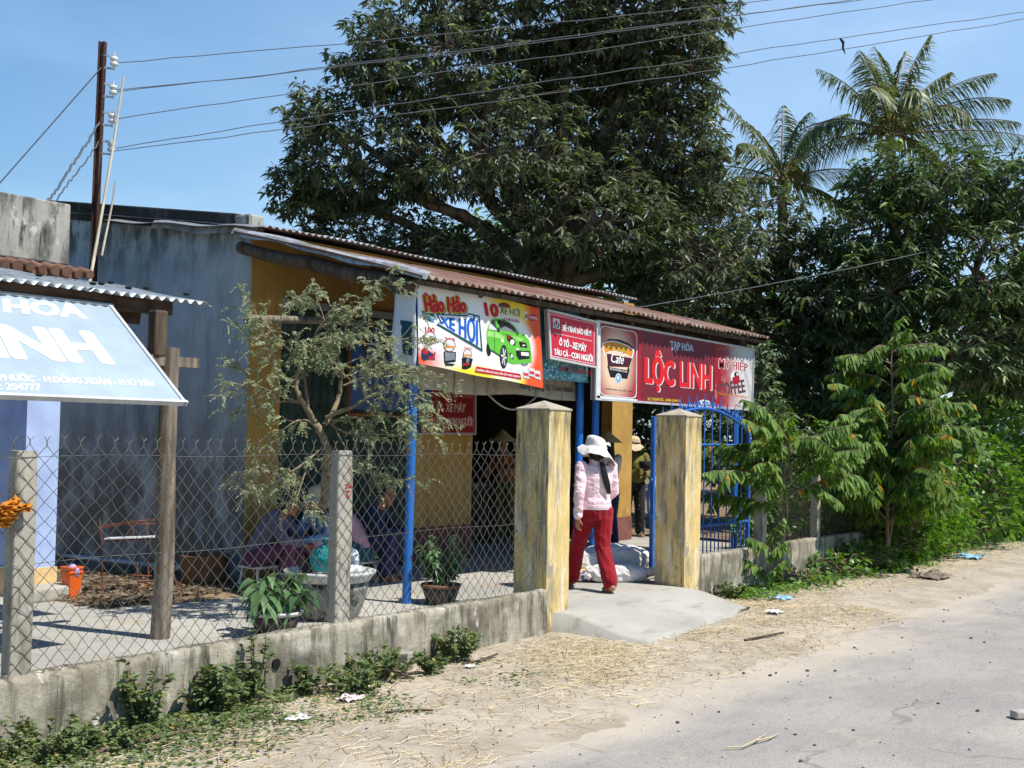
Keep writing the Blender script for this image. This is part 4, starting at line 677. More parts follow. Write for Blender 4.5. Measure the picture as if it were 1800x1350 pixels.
# banner with the green car
O = (8.19, 6.95, 2.0)
bn = empty('advert_banner', (9.2, 6.95, 2.0), 'crinkled advertising banner printed with a bright green car under the awning edge', 'banner')
cs = [(-.005,.86),(1.894,.805),(1.985,.004),(.038,.135)]
def bl(cs, u, v): return [(cs[3][k]*(1-u)+cs[2][k]*u)*(1-v)+(cs[0][k]*(1-u)+cs[1][k]*u)*v for k in (0,1)]
b = MB()
def bf(u, v):
    x, z = bl(cs, u, v); return (O[0]+x, O[1]+.0012*math.sin(u*17+v*3)+.001*math.sin(v*9-u*5), O[2]+z+.008*math.sin(u*11)*(v if v>.5 else (1-v))*0.6)
b.grid(bf, 60, 20, smooth=True); bo = b.build('printed_sheet', 'banner_print', None, origin=O)
bo.parent = bn; bo.location = Vector(O)-WL[bn.name]
b = MB(); b.grid(lambda u, v: (8.16+.05*math.sin(v*7+u*2)*.3-.01*u, 6.93+.26*u, 2.10+.76*v-.04*u), 6, 12, smooth=True); b.add([(8.135,6.96,2.5),(8.14,7.10,2.52),(8.142,7.06,2.22),(8.138,6.95,2.2)], [(0,1,2,3)], 1); b.build('side_flap', ['banner_white', 'ink_teal'], bn, solid=.002)
b = MB()
for x in (8.2, 10.07):
    b = MB(); b.tube([(x, 6.95, 2.85), (x-.01, 6.9, 2.93)], .006, 5); b.build('tie_string', 'banner_white', bn)
lettering(bn, 'banner', O, EX, EZ, NY, .0035, 'print')
# insurance sign
O = (10.17, 6.92, 2.25); cs = [(10.17,2.80),(11.125,2.758),(11.14,2.253),(10.229,2.30)]
s_ = empty('hanging_sign', (10.65, 6.92, 2.25), 'red insurance sign hung crooked in a white frame between banner and maroon sign', 'sign')
b = MB(); slab(b, cs, 6.925, 6.95); b.build('panel', 'sign_red', s_); b = MB(); frame(b, cs, .022, 6.905, 6.957); b.build('frame', 'sign_frame', s_)
lettering(s_, 'ins', O, EX, EZ, NY, -.001)
# wide maroon shop sign
O = (11.15, 6.95, 1.9); cs = [(11.15,2.777),(15.16,2.735),(15.13,1.902),(11.153,1.915)]
s_ = empty('shop_sign', (13.1, 6.95, 1.9), 'wide maroon shop sign reading LỘC LINH in large red letters under the rusty awning', 'sign')
b = MB(); slab(b, cs, 6.955, 6.99); b.build('panel', 'sign_maroon', s_); b = MB(); frame(b, cs, .024, 6.935, 7.0); b.build('frame', 'sign_frame', s_)
lettering(s_, 'loc', O, EX, EZ, NY, -.003)
# red sign on the pillar
O = (10.88, 9.10, 1.5); cs = [(10.84,2.07),(11.87,2.09),(11.89,1.51),(10.865,1.508)]
s_ = empty('wall_sign', (11.37, 9.1, 1.5), 'dull red sign with pale lettering mounted on the ochre pillar beside the dark doorway', 'sign')
b = MB(); slab(b, cs, 9.105, 9.15); b.build('panel', 'sign_red_dull', s_); b = MB(); frame(b, cs, .016, 9.097, 9.155); b.build('frame', 'sign_frame', s_)
lettering(s_, 'red', O, EX, EZ, NY, -.003)
for z_ in (1.6, 1.95):
    b = MB(); b.b2((10.9, 9.156, z_), (11.85, 9.197, z_+.05)); b.build('mounting_batten', 'dark_wood', s_)
# cloth strip and teal banner behind
s_ = empty('cloth_strip', (10, 7.25, 1.9), 'dusty grey cloth valance with black script hanging below the car banner', 'banner')
b = MB(); b.grid(lambda u, v: (8.5+2.73*u, 7.25+.03*math.sin(u*31)*(1-v), 1.93+.01*math.sin(u*13)+(.31+.0*u)*v-.012*(1-v)*math.sin(u*7)-.02*u*(1-v)), 90, 8, smooth=True); b.build('cloth', 'grey_cloth', s_, solid=.003)
b = MB(); b.tube([(9.6+.9*t, 7.24, 1.94-.16*math.sin(t*math.pi)) for t in np.linspace(0, 1, 12)], .008, 6); b.build('slack_rope', 'grey_cloth', s_)
lettering(s_, 'strip', (8.4, 7.205, 1.8), EX, EZ, NY, .004)
s_ = empty('teal_banner', (10.6, 7.03, 2.1), 'teal printed banner half hidden behind the crooked red insurance sign', 'banner')
b = MB(); b.grid(lambda u, v: (10.06+1.1*u, 7.03+.012*math.sin(u*9), 2.10+.75*v), 24, 10, smooth=True); b.build('sheet', 'teal_print', s_, origin=None, solid=.002)
lettering(s_, 'teal', (10.0, 7.0, 1.9), EX, EZ, NY, .004)
# tilted pale blue board
bb, tt = Vector((3, 6.6, 1.71)), Vector((3, 7.45, 2.405)); va = (tt-bb).normalized(); na = Vector((0, -va.z, va.y))
s_ = empty('slanted_sign', (4.5, 7.0, 1.7), 'pale blue slanted signboard with white lettering under the lean-to roof', 'sign')
rot = Matrix(((1,0,0),(0,va.y,na.y),(0,va.z,na.z))); Lb = 1.09
b = MB(); b.box(bb+Vector((.69, 0, 0))+va*Lb/2-na*.012, (3.38, Lb, .02), rot); b.build('panel', 'blue_board', s_)
b = MB()
for p, q in (((-1.0,0),(2.40,0)), ((-1.0,Lb),(2.40,Lb)), ((2.385,0),(2.385,Lb))):
    A, B = bb+Vector((p[0],0,0))+va*p[1], bb+Vector((q[0],0,0))+va*q[1]; b.box((A+B)/2-na*.008, (abs(q[0]-p[0])+.025, abs(q[1]-p[1])+.025, .035), rot)
b.build('frame', 'sign_frame', s_)
for x_ in (-.5, 2.2):
    b = MB(); b.box(bb+Vector((x_,0,0))+va*Lb/2-na*.055, (.04, Lb*.9, .04), rot); b.build('bracket', 'dark_wood', s_)
lettering(s_, 'blue', bb, EX, va, na, .0)
# ------------------------------------------------------------------ plinth walls, mesh fence, pillars, gate
stained('plinth_concrete', c255(172,164,146), [(c255(204,198,184), 3, (1,1,1), .5, .64, 1), (c255(136,128,110), 1.6, (1,1,1.5), .48, .62, 21), (c255(110,104,90), 3, (2.5,2.5,.5), .46, .64, 3), (c255(70,68,60), 5, (3,3,.35), .52, .68, 7), (c255(92,88,76), 2, (1.5,1.5,1), .42, .66, 11, (2, .12, .02)), (c255(216,210,200), 3.5, (2,2,1), .62, .7, 15)], bd=.015, bump=.5)
stained('post_concrete', c255(172,166,152), [(c255(130,124,110), 5, (2,2,.5), .48, .66, 3), (c255(70,68,60), 6, (3,3,.4), .58, .72, 5), (c255(200,196,184), 6, (1,1,1), .56, .7, 9)], bd=.01)
stained('pillar_paint', c255(224,196,130), [(c255(232,224,202), 4, (3,3,.5), .48, .66, 2), (c255(186,166,112), 6, (3,3,.4), .5, .7, 5), (c255(150,144,128), 4, (2.4,2.4,.5), .5, .64, 8), (c255(70,68,58), 4, (3,3,.5), .42, .66, 12, (2, 1.35, 2.1)), (c255(112,106,86), 4, (3.4,3.4,.5), .58, .7, 4), (c255(158,152,138), 5, (1,1,.8), .62, .645, 17), (c255(120,110,92), 4, (1,1,1), .44, .6, 19, (2, .55, .1))], bd=.008)
basic('cap_concrete', c255(176,166,146), .9, .2, 7, .3)
stained('ochre_post', c255(206,180,104), [(c255(150,130,84), 5, (3,3,.4), .5, .66, 2), (c255(96,88,66), 6, (3,3,.5), .6, .72, 5)])
basic('mesh_wire', c255(122,120,112), .5, .2, 20, 0, metal=.4)
basic('hole_dark', c255(26,24,22), .95)
def wall_run(b, x0, x1, y0, z0, z1, th, n, seed):
    """rough rendered plinth with a worn top edge"""
    rows = [(0, z0-.12), (0, z0+.02), (0, z0+.1), (0, (z0+z1)/2), (0, z1-.05), (.0, z1-.012), (.014, z1), (th*.5, z1+.004), (th-.014, z1), (th, z1-.012), (th, z0-.1)]
    V = []
    for i in range(n+1):
        x = x0+(x1-x0)*i/n
        for j, (dy, z) in enumerate(rows):
            k = .012*fbm(x*1.5, z*3+seed, 2.2); e = .012*fbm(x, seed+j, 3.5) if j in (4,5,6,7,8,9) else 0
            chip = max(0, fbm(x+seed, 2, 2.8)-.25)*.05 if j in (5,6) else 0
            V.append((x, y0+dy-(k if j < 7 else 0)+chip*.6, z+e-chip))
    m = len(rows); b.add(V, [(i*m+j, (i+1)*m+j, (i+1)*m+j+1, i*m+j+1) for i in range(n) for j in range(m-1)]+[tuple(range(m)), tuple(n*m+j for j in range(m-1, -1, -1))], 0, True)
def chain_mesh(b, x0, x1, y, z0, z1, p=.1, r=.0023, jitter=.0065, tips=True):
    n = int((x1-x0)/p); rows = int(round((z1-z0)/p*2)); random.seed(int(x0*100))
    J = {}
    def node(i, j):
        k = (i, j)
        if k not in J:
            x = x0+i*p/2; z = z0+j*p/2; s = 0; x += .022*fbm(x*.9, z*.7, 1.1)+.008*fbm(x, z, 4)
            J[k] = (x+.008*fbm(z*2, x, 1.7)+random.uniform(-jitter, jitter), y+.012*fbm(x, z, 2), z+.03*fbm(x, 3, .8)*(z-z0)+random.uniform(-jitter, jitter))
        return J[k]
    for i in range(2*n):
        pts = []
        for j in range(rows+1):
            up = (i+j) % 2; q = node(i+up, j); pts.append((q[0], q[1]+(.0025 if up else -.0025), q[2]))
        b.tube(pts, r, 4, cap=False)
    if tips:
        for k in range(0, 2*n+1):
            if (k+rows) % 2: continue
            q = node(k, rows); h = .028+random.uniform(-.006, .006)
            b.tube([q, (q[0], q[1], q[2]+h)], r*1.5, 4, cap=False)
            for sx in (-1, 1): b.tube([(q[0], q[1], q[2]+h), (q[0]+sx*(.022+random.uniform(-.006,.006)), q[1], q[2]+h+.025+random.uniform(-.008,.006))], r, 4, cap=False)
def conc_post(b, x, y, z0, z1, w, d, lean=0.):
    n = 7; rings = []
    for i in range(n):
        t = i/(n-1); z = z0+(z1-z0)*t; r = []
        for k, (sx, sy) in enumerate(((-1,-1),(1,-1),(1,1),(-1,1))):
            e = .004*fbm(z*4+k, x, 2)-(.006 if i == n-1 else 0); r.append((x+sx*(w/2+e)+lean*t, y+sy*(d/2+e), z+(.004*fbm(k, x, 5) if i == n-1 else 0)))
        rings.append(r)
    b.rings(rings, 0, True, False)
fl = empty('mesh_fence', (6, 5.9, 0), 'chain link fence on a low stained concrete wall left of the gateway', 'fence')
b = MB(); wall_run(b, 0.5, 8.68, 5.84, -.18, .215, .13, 150, 3); b.build('low_wall', 'plinth_concrete', fl)
b = MB(); b.tube([(5.56, 5.825, .035), (5.56, 5.90, .035)], [.033, .03], 12); b.build('drain_hole', 'hole_dark', fl)
b = MB(); chain_mesh(b, 2.4, 8.66, 5.885, .215, 1.405); b.build('wire_mesh', 'mesh_wire', fl)
b = MB()
for z, sg in ((1.37, .02), (.8, .01)): b.tube([(2.4+.313*k, 5.892, z+.008*math.sin(k*1.3)) for k in range(21)], .002, 4, cap=False)
b.tube([(8.36,5.83,1.37),(8.44,5.83,1.375),(8.49,5.83,1.33),(8.495,5.832,.8),(8.49,5.835,.25)], .004, 5); b.build('strand_wire', 'mesh_wire', fl)
for x, w_ in ((3.785, .13), (6.225, .15)):
    b = MB(); conc_post(b, x, 5.935, .16, 1.40, w_, .09, .0); b.build('post', 'post_concrete', fl, bevel=.012)
pk = [c for c in fl.children if c.name.startswith('post')][1]
lettering(fl, 'mark', (6.05, 5.887, .2), EX, EZ, NY, .001, 'painted_mark')
def pillar(x, y, label, w=.345, z0=-.25, z1=1.745):
    p = empty('gate_pillar', (x, y, z0), label, 'pillar', 'yellow gate pillars')
    b = MB(); n = 14; rings = []
    for i in range(n+1):
        z = z0+(z1-z0)*i/n; r = []
        for k in range(16):
            q = [(-1,-1),(1,-1),(1,1),(-1,1)]; s0, s1 = q[k//4], q[(k//4+1) % 4]; t = (k % 4)/4
            px, py = s0[0]+(s1[0]-s0[0])*t, s0[1]+(s1[1]-s0[1])*t; e = .005*fbm(px*2+x, py*2+z*3, 1.3)
            r.append((x+px*(w/2+e), y+py*(w/2+e), z))
        rings.append(r)
    b.rings(rings, 0, True, False); b.build('shaft', 'pillar_paint', p)
    b = MB(); h = w/2+.008; q = [(x-h, y-h), (x+h, y-h), (x+h, y+h), (x-h, y+h)]
    b.add([(*c, z1+.002) for c in q]+[(*c, z1+.018) for c in q]+[(x, y, z1+.09)], [(3,2,1,0),(0,1,5,4),(1,2,6,5),(2,3,7,6),(3,0,4,7),(4,5,8),(5,6,8),(6,7,8),(7,4,8)]); b.build('cap', 'cap_concrete', p, bevel=.004)
    return p
pillar(8.865, 6.04, 'yellow stained pillar where the left mesh fence ends')
pillar(11.385, 6.05, 'yellow stained pillar in front of the blue gate')
fr = empty('mesh_fence', (15, 5.95, 0), 'overgrown wire netting fence on a low wall right of the blue gate', 'fence')
b = MB(); wall_run(b, 11.56, 19.0, 5.90, -.2, .295, .13, 140, 8); b.build('low_wall', 'plinth_concrete', fr)
b = MB(); chain_mesh(b, 13.2, 16.7, 5.96, .3, 1.28, p=.08, r=.0018, tips=False); b.build('wire_mesh', 'mesh_wire', fr)
b = MB(); conc_post(b, 13.32, 6.0, .25, 1.24, .12, .12); b.build('post', 'post_concrete', fr, bevel=.01)
b = MB(); conc_post(b, 15.0, 6.0, .25, 1.22, .1, .1); b.build('post', 'post_concrete', fr, bevel=.01)
b = MB(); conc_post(b, 16.74, 6.0, -.1, 1.33, .2, .16); b.build('post', 'ochre_post', fr, bevel=.01)
# sliding gate, pushed open behind the right pillar
g = empty('sliding_gate', (12.75, 6.45, 0), 'blue steel sliding gate with a spiked arched top standing open behind the right pillar', 'gate')
GX0, GX1, GY = 11.56, 13.95, 6.45
def arch(x): t = (x-GX0)/(GX1-GX0); return 1.62+.25*math.sin(math.pi*t)**.9
b = MB()
for x, h in ((GX0, 1.73), (GX1, 1.72)): b.box((x, GY, h/2+.04), (.045, .045, h-.04))
b.build('end_post', 'blue_gate_paint', g, bevel=.004)
b = MB()
for z in (1.45, .52, .10): b.tube([(GX0, GY, z), (GX1, GY, z)], .019 if z != 1.45 else .014, 8)
b.build('rail', 'blue_gate_paint', g)
b = MB(); xs = np.linspace(GX0, GX1, 25); b.tube([(x, GY, arch(x)) for x in xs], .02, 8); b.build('arch', 'blue_gate_paint', g)
b = MB()
for k in range(1, 24):
    x = GX0+(GX1-GX0)*k/24
    if k % 2: b.tube([(x, GY, .10), (x, GY, .52)], .007, 6)
    else: b.tube([(x, GY, .10), (x, GY, arch(x)+.11), (x, GY, arch(x)+.17)], [.0085, .0085, .002], 6)
b.build('bar', 'blue_gate_paint', g)
b = MB()
for k in range(1, 24):
    x = GX0+(GX1-GX0)*k/24; z = arch(x)+.03
    b.tube([(x-.04, GY, z+.05), (x-.028, GY-.012, z+.012), (x, GY-.015, z), (x+.028, GY-.012, z+.012), (x+.04, GY, z+.05)], .0065, 5)
b.build('curl', 'blue_gate_paint', g)
b = MB(); b.tube([(GX0-.02, GY, 1.08), (GX0-.075, GY, 1.02), (GX0-.105, GY, .9), (GX0-.09, GY, .74), (GX0-.02, GY, .66)], .013, 8); b.build('handle', 'blue_gate_paint', g)
b = MB()
for x in (GX0+.3, GX1-.3): b.tube([(x, GY-.02, .04), (x, GY+.02, .04)], .045, 14)
b.build('wheel', 'brown_steel', g)
TREE_BRANCHES = [(0.05, 0.036, [(7.32, 7.175, 0.89), (7.321, 7.155, 1.154), (7.318, 7.146, 1.358), (7.28, 7.188, 1.518), (7.246, 7.229, 1.605)]),
(0.034, 0.008, [(7.246, 7.229, 1.605), (7.164, 7.233, 1.705), (7.084, 7.236, 1.789), (7.063, 7.259, 1.89), (7.063, 7.252, 1.991), (7.083, 7.216, 2.093), (7.108, 7.174, 2.209), (7.156, 7.104, 2.262), (7.205, 7.033, 2.299)]),
(0.016, 0.004, [(7.148, 7.346, 1.894), (6.997, 7.295, 1.945), (6.856, 7.231, 1.994), (6.82, 7.276, 2.064), (6.803, 7.293, 2.163), (6.778, 7.321, 2.261)]),
(0.018, 0.008, [(7.211, 7.27, 1.72), (7.215, 7.299, 1.838), (7.219, 7.328, 1.956), (7.194, 7.357, 2.043)]),
(0.014, 0.004, [(7.162, 7.335, 1.77), (6.96, 7.313, 1.799), (6.761, 7.286, 1.849), (6.686, 7.389, 1.875), (6.629, 7.469, 1.858)]),
(0.012, 0.003, [(7.162, 7.335, 1.763), (7.015, 7.368, 1.765), (6.87, 7.399, 1.732), (6.797, 7.504, 1.693), (6.748, 7.574, 1.649)]),
(0.03, 0.007, [(7.294, 7.164, 1.577), (7.409, 7.169, 1.697), (7.498, 7.208, 1.818), (7.507, 7.189, 1.908), (7.49, 7.2, 2.087), (7.472, 7.217, 2.22), (7.473, 7.21, 2.295), (7.506, 7.162, 2.326), (7.574, 7.065, 2.373), (7.642, 6.968, 2.42)]),
(0.012, 0.003, [(7.348, 7.06, 2.018), (7.497, 7.105, 2.1), (7.666, 7.123, 2.155), (7.747, 7.013, 2.128), (7.798, 6.94, 2.16)]),
(0.012, 0.003, [(7.349, 7.061, 1.974), (7.348, 7.143, 2.063), (7.368, 7.196, 2.124), (7.319, 7.261, 2.167), (7.267, 7.333, 2.18), (7.199, 7.429, 2.148)]),
(0.024, 0.004, [(7.3, 7.152, 1.643), (7.315, 6.998, 1.696), (7.326, 6.852, 1.74), (7.374, 6.782, 1.799), (7.423, 6.711, 1.844), (7.497, 6.606, 1.89), (7.565, 6.513, 1.863), (7.652, 6.396, 1.794), (7.691, 6.35, 1.695)]),
(0.012, 0.004, [(7.486, 6.884, 1.796), (7.382, 6.85, 1.886), (7.255, 6.851, 1.953), (7.21, 6.909, 2.009), (7.173, 6.955, 2.093)]),
(0.013, 0.003, [(7.501, 6.86, 1.833), (7.434, 6.687, 1.974), (7.403, 6.471, 2.013), (7.486, 6.356, 2.016), (7.554, 6.264, 1.976)]),
(0.014, 0.003, [(7.331, 7.111, 1.615), (7.37, 6.969, 1.639), (7.401, 6.84, 1.655), (7.449, 6.769, 1.715), (7.498, 6.699, 1.76)]),
(0.013, 0.003, [(7.486, 6.884, 1.788), (7.446, 6.689, 1.701), (7.419, 6.473, 1.645), (7.503, 6.358, 1.619), (7.555, 6.29, 1.564)]),
(0.012, 0.003, [(7.323, 7.123, 1.593), (7.322, 6.959, 1.522), (7.333, 6.773, 1.511), (7.433, 6.633, 1.514), (7.518, 6.517, 1.489)]),
(0.014, 0.003, [(7.266, 7.206, 1.547), (7.096, 7.18, 1.617), (6.924, 7.164, 1.585), (6.877, 7.234, 1.513), (6.837, 7.292, 1.469)]),
(0.014, 0.003, [(7.298, 7.171, 1.402), (7.09, 7.123, 1.302), (6.885, 7.071, 1.221), (6.814, 7.174, 1.162), (6.753, 7.266, 1.047), (6.699, 7.346, 0.961)]),
(0.012, 0.003, [(7.242, 7.255, 1.305), (7.065, 7.171, 1.115), (6.912, 7.05, 0.983), (6.964, 6.982, 0.914)]),
(0.014, 0.003, [(7.177, 7.298, 2.012), (7.04, 7.307, 2.164), (6.906, 7.314, 2.256), (6.843, 7.395, 2.369), (6.788, 7.464, 2.467), (6.713, 7.556, 2.637)]),
(0.01, 0.003, [(7.344, 7.047, 2.295), (7.461, 7.043, 2.482), (7.581, 7.039, 2.612), (7.645, 6.941, 2.733), (7.696, 6.868, 2.78)]),
(0.01, 0.003, [(7.292, 7.118, 2.308), (7.256, 7.158, 2.453), (7.209, 7.21, 2.642)]),
(0.009, 0.003, [(7.046, 7.462, 2.271), (7.012, 7.412, 2.442), (6.988, 7.351, 2.568), (7.071, 7.233, 2.614)]),
(0.012, 0.003, [(7.341, 7.099, 1.579), (7.327, 6.959, 1.407), (7.309, 6.821, 1.281), (7.389, 6.717, 1.197), (7.509, 6.555, 1.13)]),
(0.01, 0.003, [(7.361, 7.049, 1.901), (7.464, 6.989, 1.949), (7.584, 6.903, 2.028), (7.669, 6.783, 2.06), (7.747, 6.675, 2.063)]),
(0.01, 0.003, [(7.326, 7.077, 2.207), (7.378, 6.918, 2.251), (7.442, 6.742, 2.25), (7.542, 6.601, 2.297), (7.627, 6.484, 2.286)]),
(0.009, 0.003, [(6.926, 7.654, 1.886), (6.792, 7.575, 1.995), (6.638, 7.529, 2.044)]),
(0.009, 0.003, [(6.981, 7.544, 2.385), (6.835, 7.575, 2.389), (6.694, 7.604, 2.321)]),
(0.009, 0.003, [(7.095, 7.47, 1.146), (6.911, 7.421, 1.208), (6.708, 7.405, 1.183), (6.653, 7.486, 1.111)]),
(0.008, 0.003, [(7.193, 7.261, 2.217), (7.237, 7.188, 2.394), (7.283, 7.116, 2.513), (7.369, 6.998, 2.501)])]
# ------------------------------------------------------------------ trees and plants
leafmat('mango_leaf', c255(56,70,44), c255(108,118,84), (c255(140,156,78), .95), .4, .28, .55, (c255(128,130,112), .5))
leafmat('mango_leaf_fresh', c255(58,80,42), c255(110,130,82), (c255(142,160,76), .95), .4, .28, .55, (c255(124,130,108), .45))
leafmat('far_leaf', c255(70,96,44), c255(120,146,74), None, .6, .35, .3)
leafmat('palm_leaf', c255(76,92,44), c255(124,132,78), (c255(170,150,90), .96), .4, .25, .5)
leafmat('young_leaf', c255(78,108,44), c255(128,156,76), (c255(206,140,30), .985), .6, .35, .25)
leafmat('vine_leaf', c255(72,108,44), c255(124,158,76), None, .4, .3, .5)
leafmat('shrub_leaf', c255(72,96,56), c255(122,142,96), None, .45, .25, .5)
leafmat('feather_leaf', c255(134,146,108), c255(182,188,154), (c255(170,140,80), .97), .6, .3, .3)
leafmat('pot_leaf', c255(66,100,58), c255(112,144,92), None, .42, .22, .5)
leafmat('weed_leaf', c255(78,98,54), c255(132,148,96), (c255(170,150,90), .96), .5, .3, .4)
leafmat('dry_leaf', c255(92,80,64), c255(146,132,108), (c255(90,60,40), .9), .7, .15, .3)
stained('bark', c255(138,124,106), [(c255(70,60,50), 6, (2,2,.4), .45, .65, 2), (c255(150,140,124), 8, (1,1,1), .58, .7, 4)], bd=.02)
stained('thin_bark', c255(140,124,100), [(c255(96,82,66), 9, (2,2,1), .5, .7, 2), (c255(176,160,134), 12, (1,1,1), .56, .7, 4)], bd=.006)
glossy('mango_fruit', c255(150,176,90), .4)
def unit_rand(n): 
    v = RNG.normal(size=(n, 3)); return nrm(v)
def curve(a, c, lift, n=6, wob=.0):
    a, c = np.array(a, float), np.array(c, float); m = (a+c)/2+np.array([0,0,lift]); t = np.linspace(0, 1, n)[:, None]
    p = a*(1-t)**2+2*m*t*(1-t)+c*t**2
    if wob: p[1:-1] += RNG.normal(size=(n-2, 3))*wob
    return p
R0n, F0n = np.array(R0), np.array(F0)
def tree(name, label, base, fork_z, trunk_r, lobes, ntips, leaf=(.2,.026), mat='mango_leaf', whorl=11, group=None, fruit=0, lean=(0,0), droop=.3, tw=1., cat='tree', crown_mi=None, shell=.45):
    """trunk with forked limbs; each lobe = (right, back, height, r_right, r_back, r_up) about the trunk foot"""
    base = np.array(base, float); t = empty(name, base, label, cat, group)
    C = np.array([base*np.array([1,1,0])+R0n*l[0]+F0n*l[1]+np.array([0,0,l[2]]) for l in lobes]); RR = np.array([l[3:6] for l in lobes])
    b = MB(); fork = base*np.array([1,1,0])+np.array([lean[0], lean[1], fork_z])
    pts = curve(base, fork, 0, 7, trunk_r*.15); b.tube(pts, list(np.linspace(trunk_r*1.25, trunk_r*.8, 7)), 10)
    wgt = RR.prod(1)**.75; cnt = np.maximum(12, (ntips*wgt/wgt.sum()).astype(int)); TP = []; TO = []
    for c, rr, k in zip(C, RR, cnt):
        b.tube(curve(fork, c, .25*rr[2], 7, .06), list(np.linspace(trunk_r*.45, .035, 7)), 7)
        d = unit_rand(k); d[:, 2] = np.where(d[:, 2] < -.5, d[:, 2]*.6, d[:, 2]); rad = (shell**3+(1-shell**3)*RNG.random(k))**(1/3)
        off = d*rad[:, None]
        lump = np.array([1+.34*noise.noise((q[0]*2.2+c[0], q[1]*2.2+c[1], q[2]*2.2+c[2])) for q in d]); off *= lump[:, None]
        p = c + R0n*(off[:, :1]*rr[0]) + F0n*(off[:, 1:2]*rr[1]) + np.array([0,0,1.])*(off[:, 2:]*rr[2])
        TP.append(p); TO.append(nrm(p-c))
        ns = max(4, k//28); sub = p[RNG.choice(k, ns, replace=False)]; sub = c+(sub-c)*.62
        for s in sub: b.tube(curve(c, s, .1, 5, .04), list(np.linspace(.03, .014, 5)), 5, cap=False)
        pick = RNG.choice(k, int(k*.45*tw), replace=False)
        for i in pick:
            s = sub[np.argmin(((sub-p[i])**2).sum(1))]; b.tube(curve(s, p[i], .05, 4, .03), [.012, .009, .007, .004], 4, cap=False)
    b.build('trunk', 'bark', t)
    TP = np.concatenate(TP); TO = np.concatenate(TO); n = len(TP); P = np.repeat(TP, whorl, 0); O = np.repeat(TO, whorl, 0); m = len(P)
    az = RNG.random(m)*2*math.pi; rad = np.stack([np.cos(az), np.sin(az), RNG.normal(size=m)*.35-.18], 1)
    D = nrm(rad+O*.45+np.array([0,0,-.12])); P = P + O*(RNG.random(m)*leaf[0]*.9-leaf[0]*.3)[:, None] + RNG.normal(size=(m,3))*leaf[0]*.12
    L = leaf[0]*(.45+.85*RNG.random(m)); U = np.tile(np.array([0,0,1.]), (m, 1))+RNG.normal(size=(m,3))*.35
    V, Q = leaves(P, D, U, L, leaf[1]*(.8+.4*RNG.random(m)), .3, droop)
    npmesh('crown', V, Q, mat, t)
    if fruit:
        for i in RNG.choice(n, fruit, replace=False):
            fb = MB(); fb.ell(TP[i]-np.array([0,0,.16]), (.05,.045,.062), None, 8, 6); fb.build('fruit', 'mango_fruit', t)
    return t
tree('mango_tree', 'huge dark mango tree towering behind the shop roof', (17.45, 11.6, -.1), 4.1, .34,
  [(-3.5,0,6.1,1.5,1.6,1.3), (-4.4,.2,5.6,.75,.9,.7), (-4.2,.1,6.9,.6,.8,.5), (-4.1,.4,4.5,.8,.9,.5), (-3.3,.3,4.7,1.6,1.5,.9), (-2.3,-.5,7.7,1.5,1.6,1.4), (-.7,0,9.0,1.9,1.8,1.6), (1.5,0,8.7,1.5,1.6,1.5), (1.6,.2,6.5,1.35,1.6,1.3), (1.9,0,7.6,.9,1.3,1.1), (1.8,.3,9.2,1.0,1.3,1.0), (-3.3,.2,8.0,.8,1.1,.8), (.4,.4,7.9,1.3,1.3,1.1), (2.3,0,5.9,.8,1.2,.9), (-1.3,-.8,6.2,1.8,1.6,1.3), (-1.7,0,4.3,1.8,1.5,.9), (.5,-1,5.0,1.6,1.4,1.1), (2.1,0,4.6,1.3,1.5,1.2), (0,1.2,7.2,2.0,1.4,1.6), (.1,0,10.6,2.6,1.8,1.2), (1.2,-.3,3.2,1.7,1.2,.8), (-.9,.9,3.2,1.9,1.2,.7)], 8200, (.175,.0235), fruit=26)
tree('mango_tree', 'dark mango tree filling the gap right of the huge mango, below the shorter palm', (21.2, 9.5, -.2), 3.2, .22,
  [(-.3,0,5.2,1.3,1.2,1.2), (.9,.2,4.4,1.4,1.2,1.1), (-1.2,.3,3.9,1.2,1.2,1.1), (.4,-.5,3.0,1.5,1.1,1.0), (1.6,0,3.2,1.1,1.1,1.0), (-1.5,.2,2.4,1.2,1,.8)], 1700)
tree('mango_tree', 'broad dusty mango tree at the right in front of the right palm', (21.9, 6.7, -.2), 2.4, .24,
  [(-.9,0,5.2,1.0,1.3,1.0), (-.75,.1,6.1,.75,1.0,.75), (.2,-.2,5.9,1.1,1.3,1.0), (1.5,.2,6.0,1.1,1.3,.95), (-.8,-.4,4.2,1.2,1.2,1.0), (.6,-.6,4.4,1.3,1.2,1.0), (2.0,-.2,4.3,.9,1.2,1.0), (-1.7,.2,3.6,1.0,1.2,1.0), (.2,-.5,3.1,1.4,1.2,.8), (1.7,0,3.0,1.3,1.2,.9), (3.1,0,4.6,1.0,1.2,1.4), (3.2,.3,2.8,1.1,1.2,1.0), (-1.3,.3,2.3,1.2,1.2,.7)], 3000, mat='mango_leaf_fresh')
tree('background_tree', 'pale green tree far behind the huge mango', (31, 22, -.3), 3.5, .25, [(-1,0,6.2,3.2,2.5,2.2), (2.5,0,7.5,3,2.5,2.4), (5.2,0,5.5,3,2.5,2.2), (0,0,3.5,4,2.5,1.6)], 1500, (.34,.07), 'far_leaf', 9)
tree('background_tree', 'pale green tree far behind the right fence and the mango trunks', (33, 11, -.3), 2.5, .25, [(-2,0,3.2,3.2,2.5,2.4), (2.0,0,3.6,3,2.5,2.4), (5,0,3.3,3,2.5,2.2)], 1300, (.32,.07), 'far_leaf', 9)
tree('background_tree', 'low pale green tree just visible over the left end of the shop roof', (19.5, 19.5, -.3), 3.0, .15, [(-.3,0,5.1,1.1,1.0,.7), (.6,0,4.9,1.0,1.0,.7), (1.8,0,4.7,1.2,1.0,.8)], 420, (.24,.05), 'far_leaf', 9)
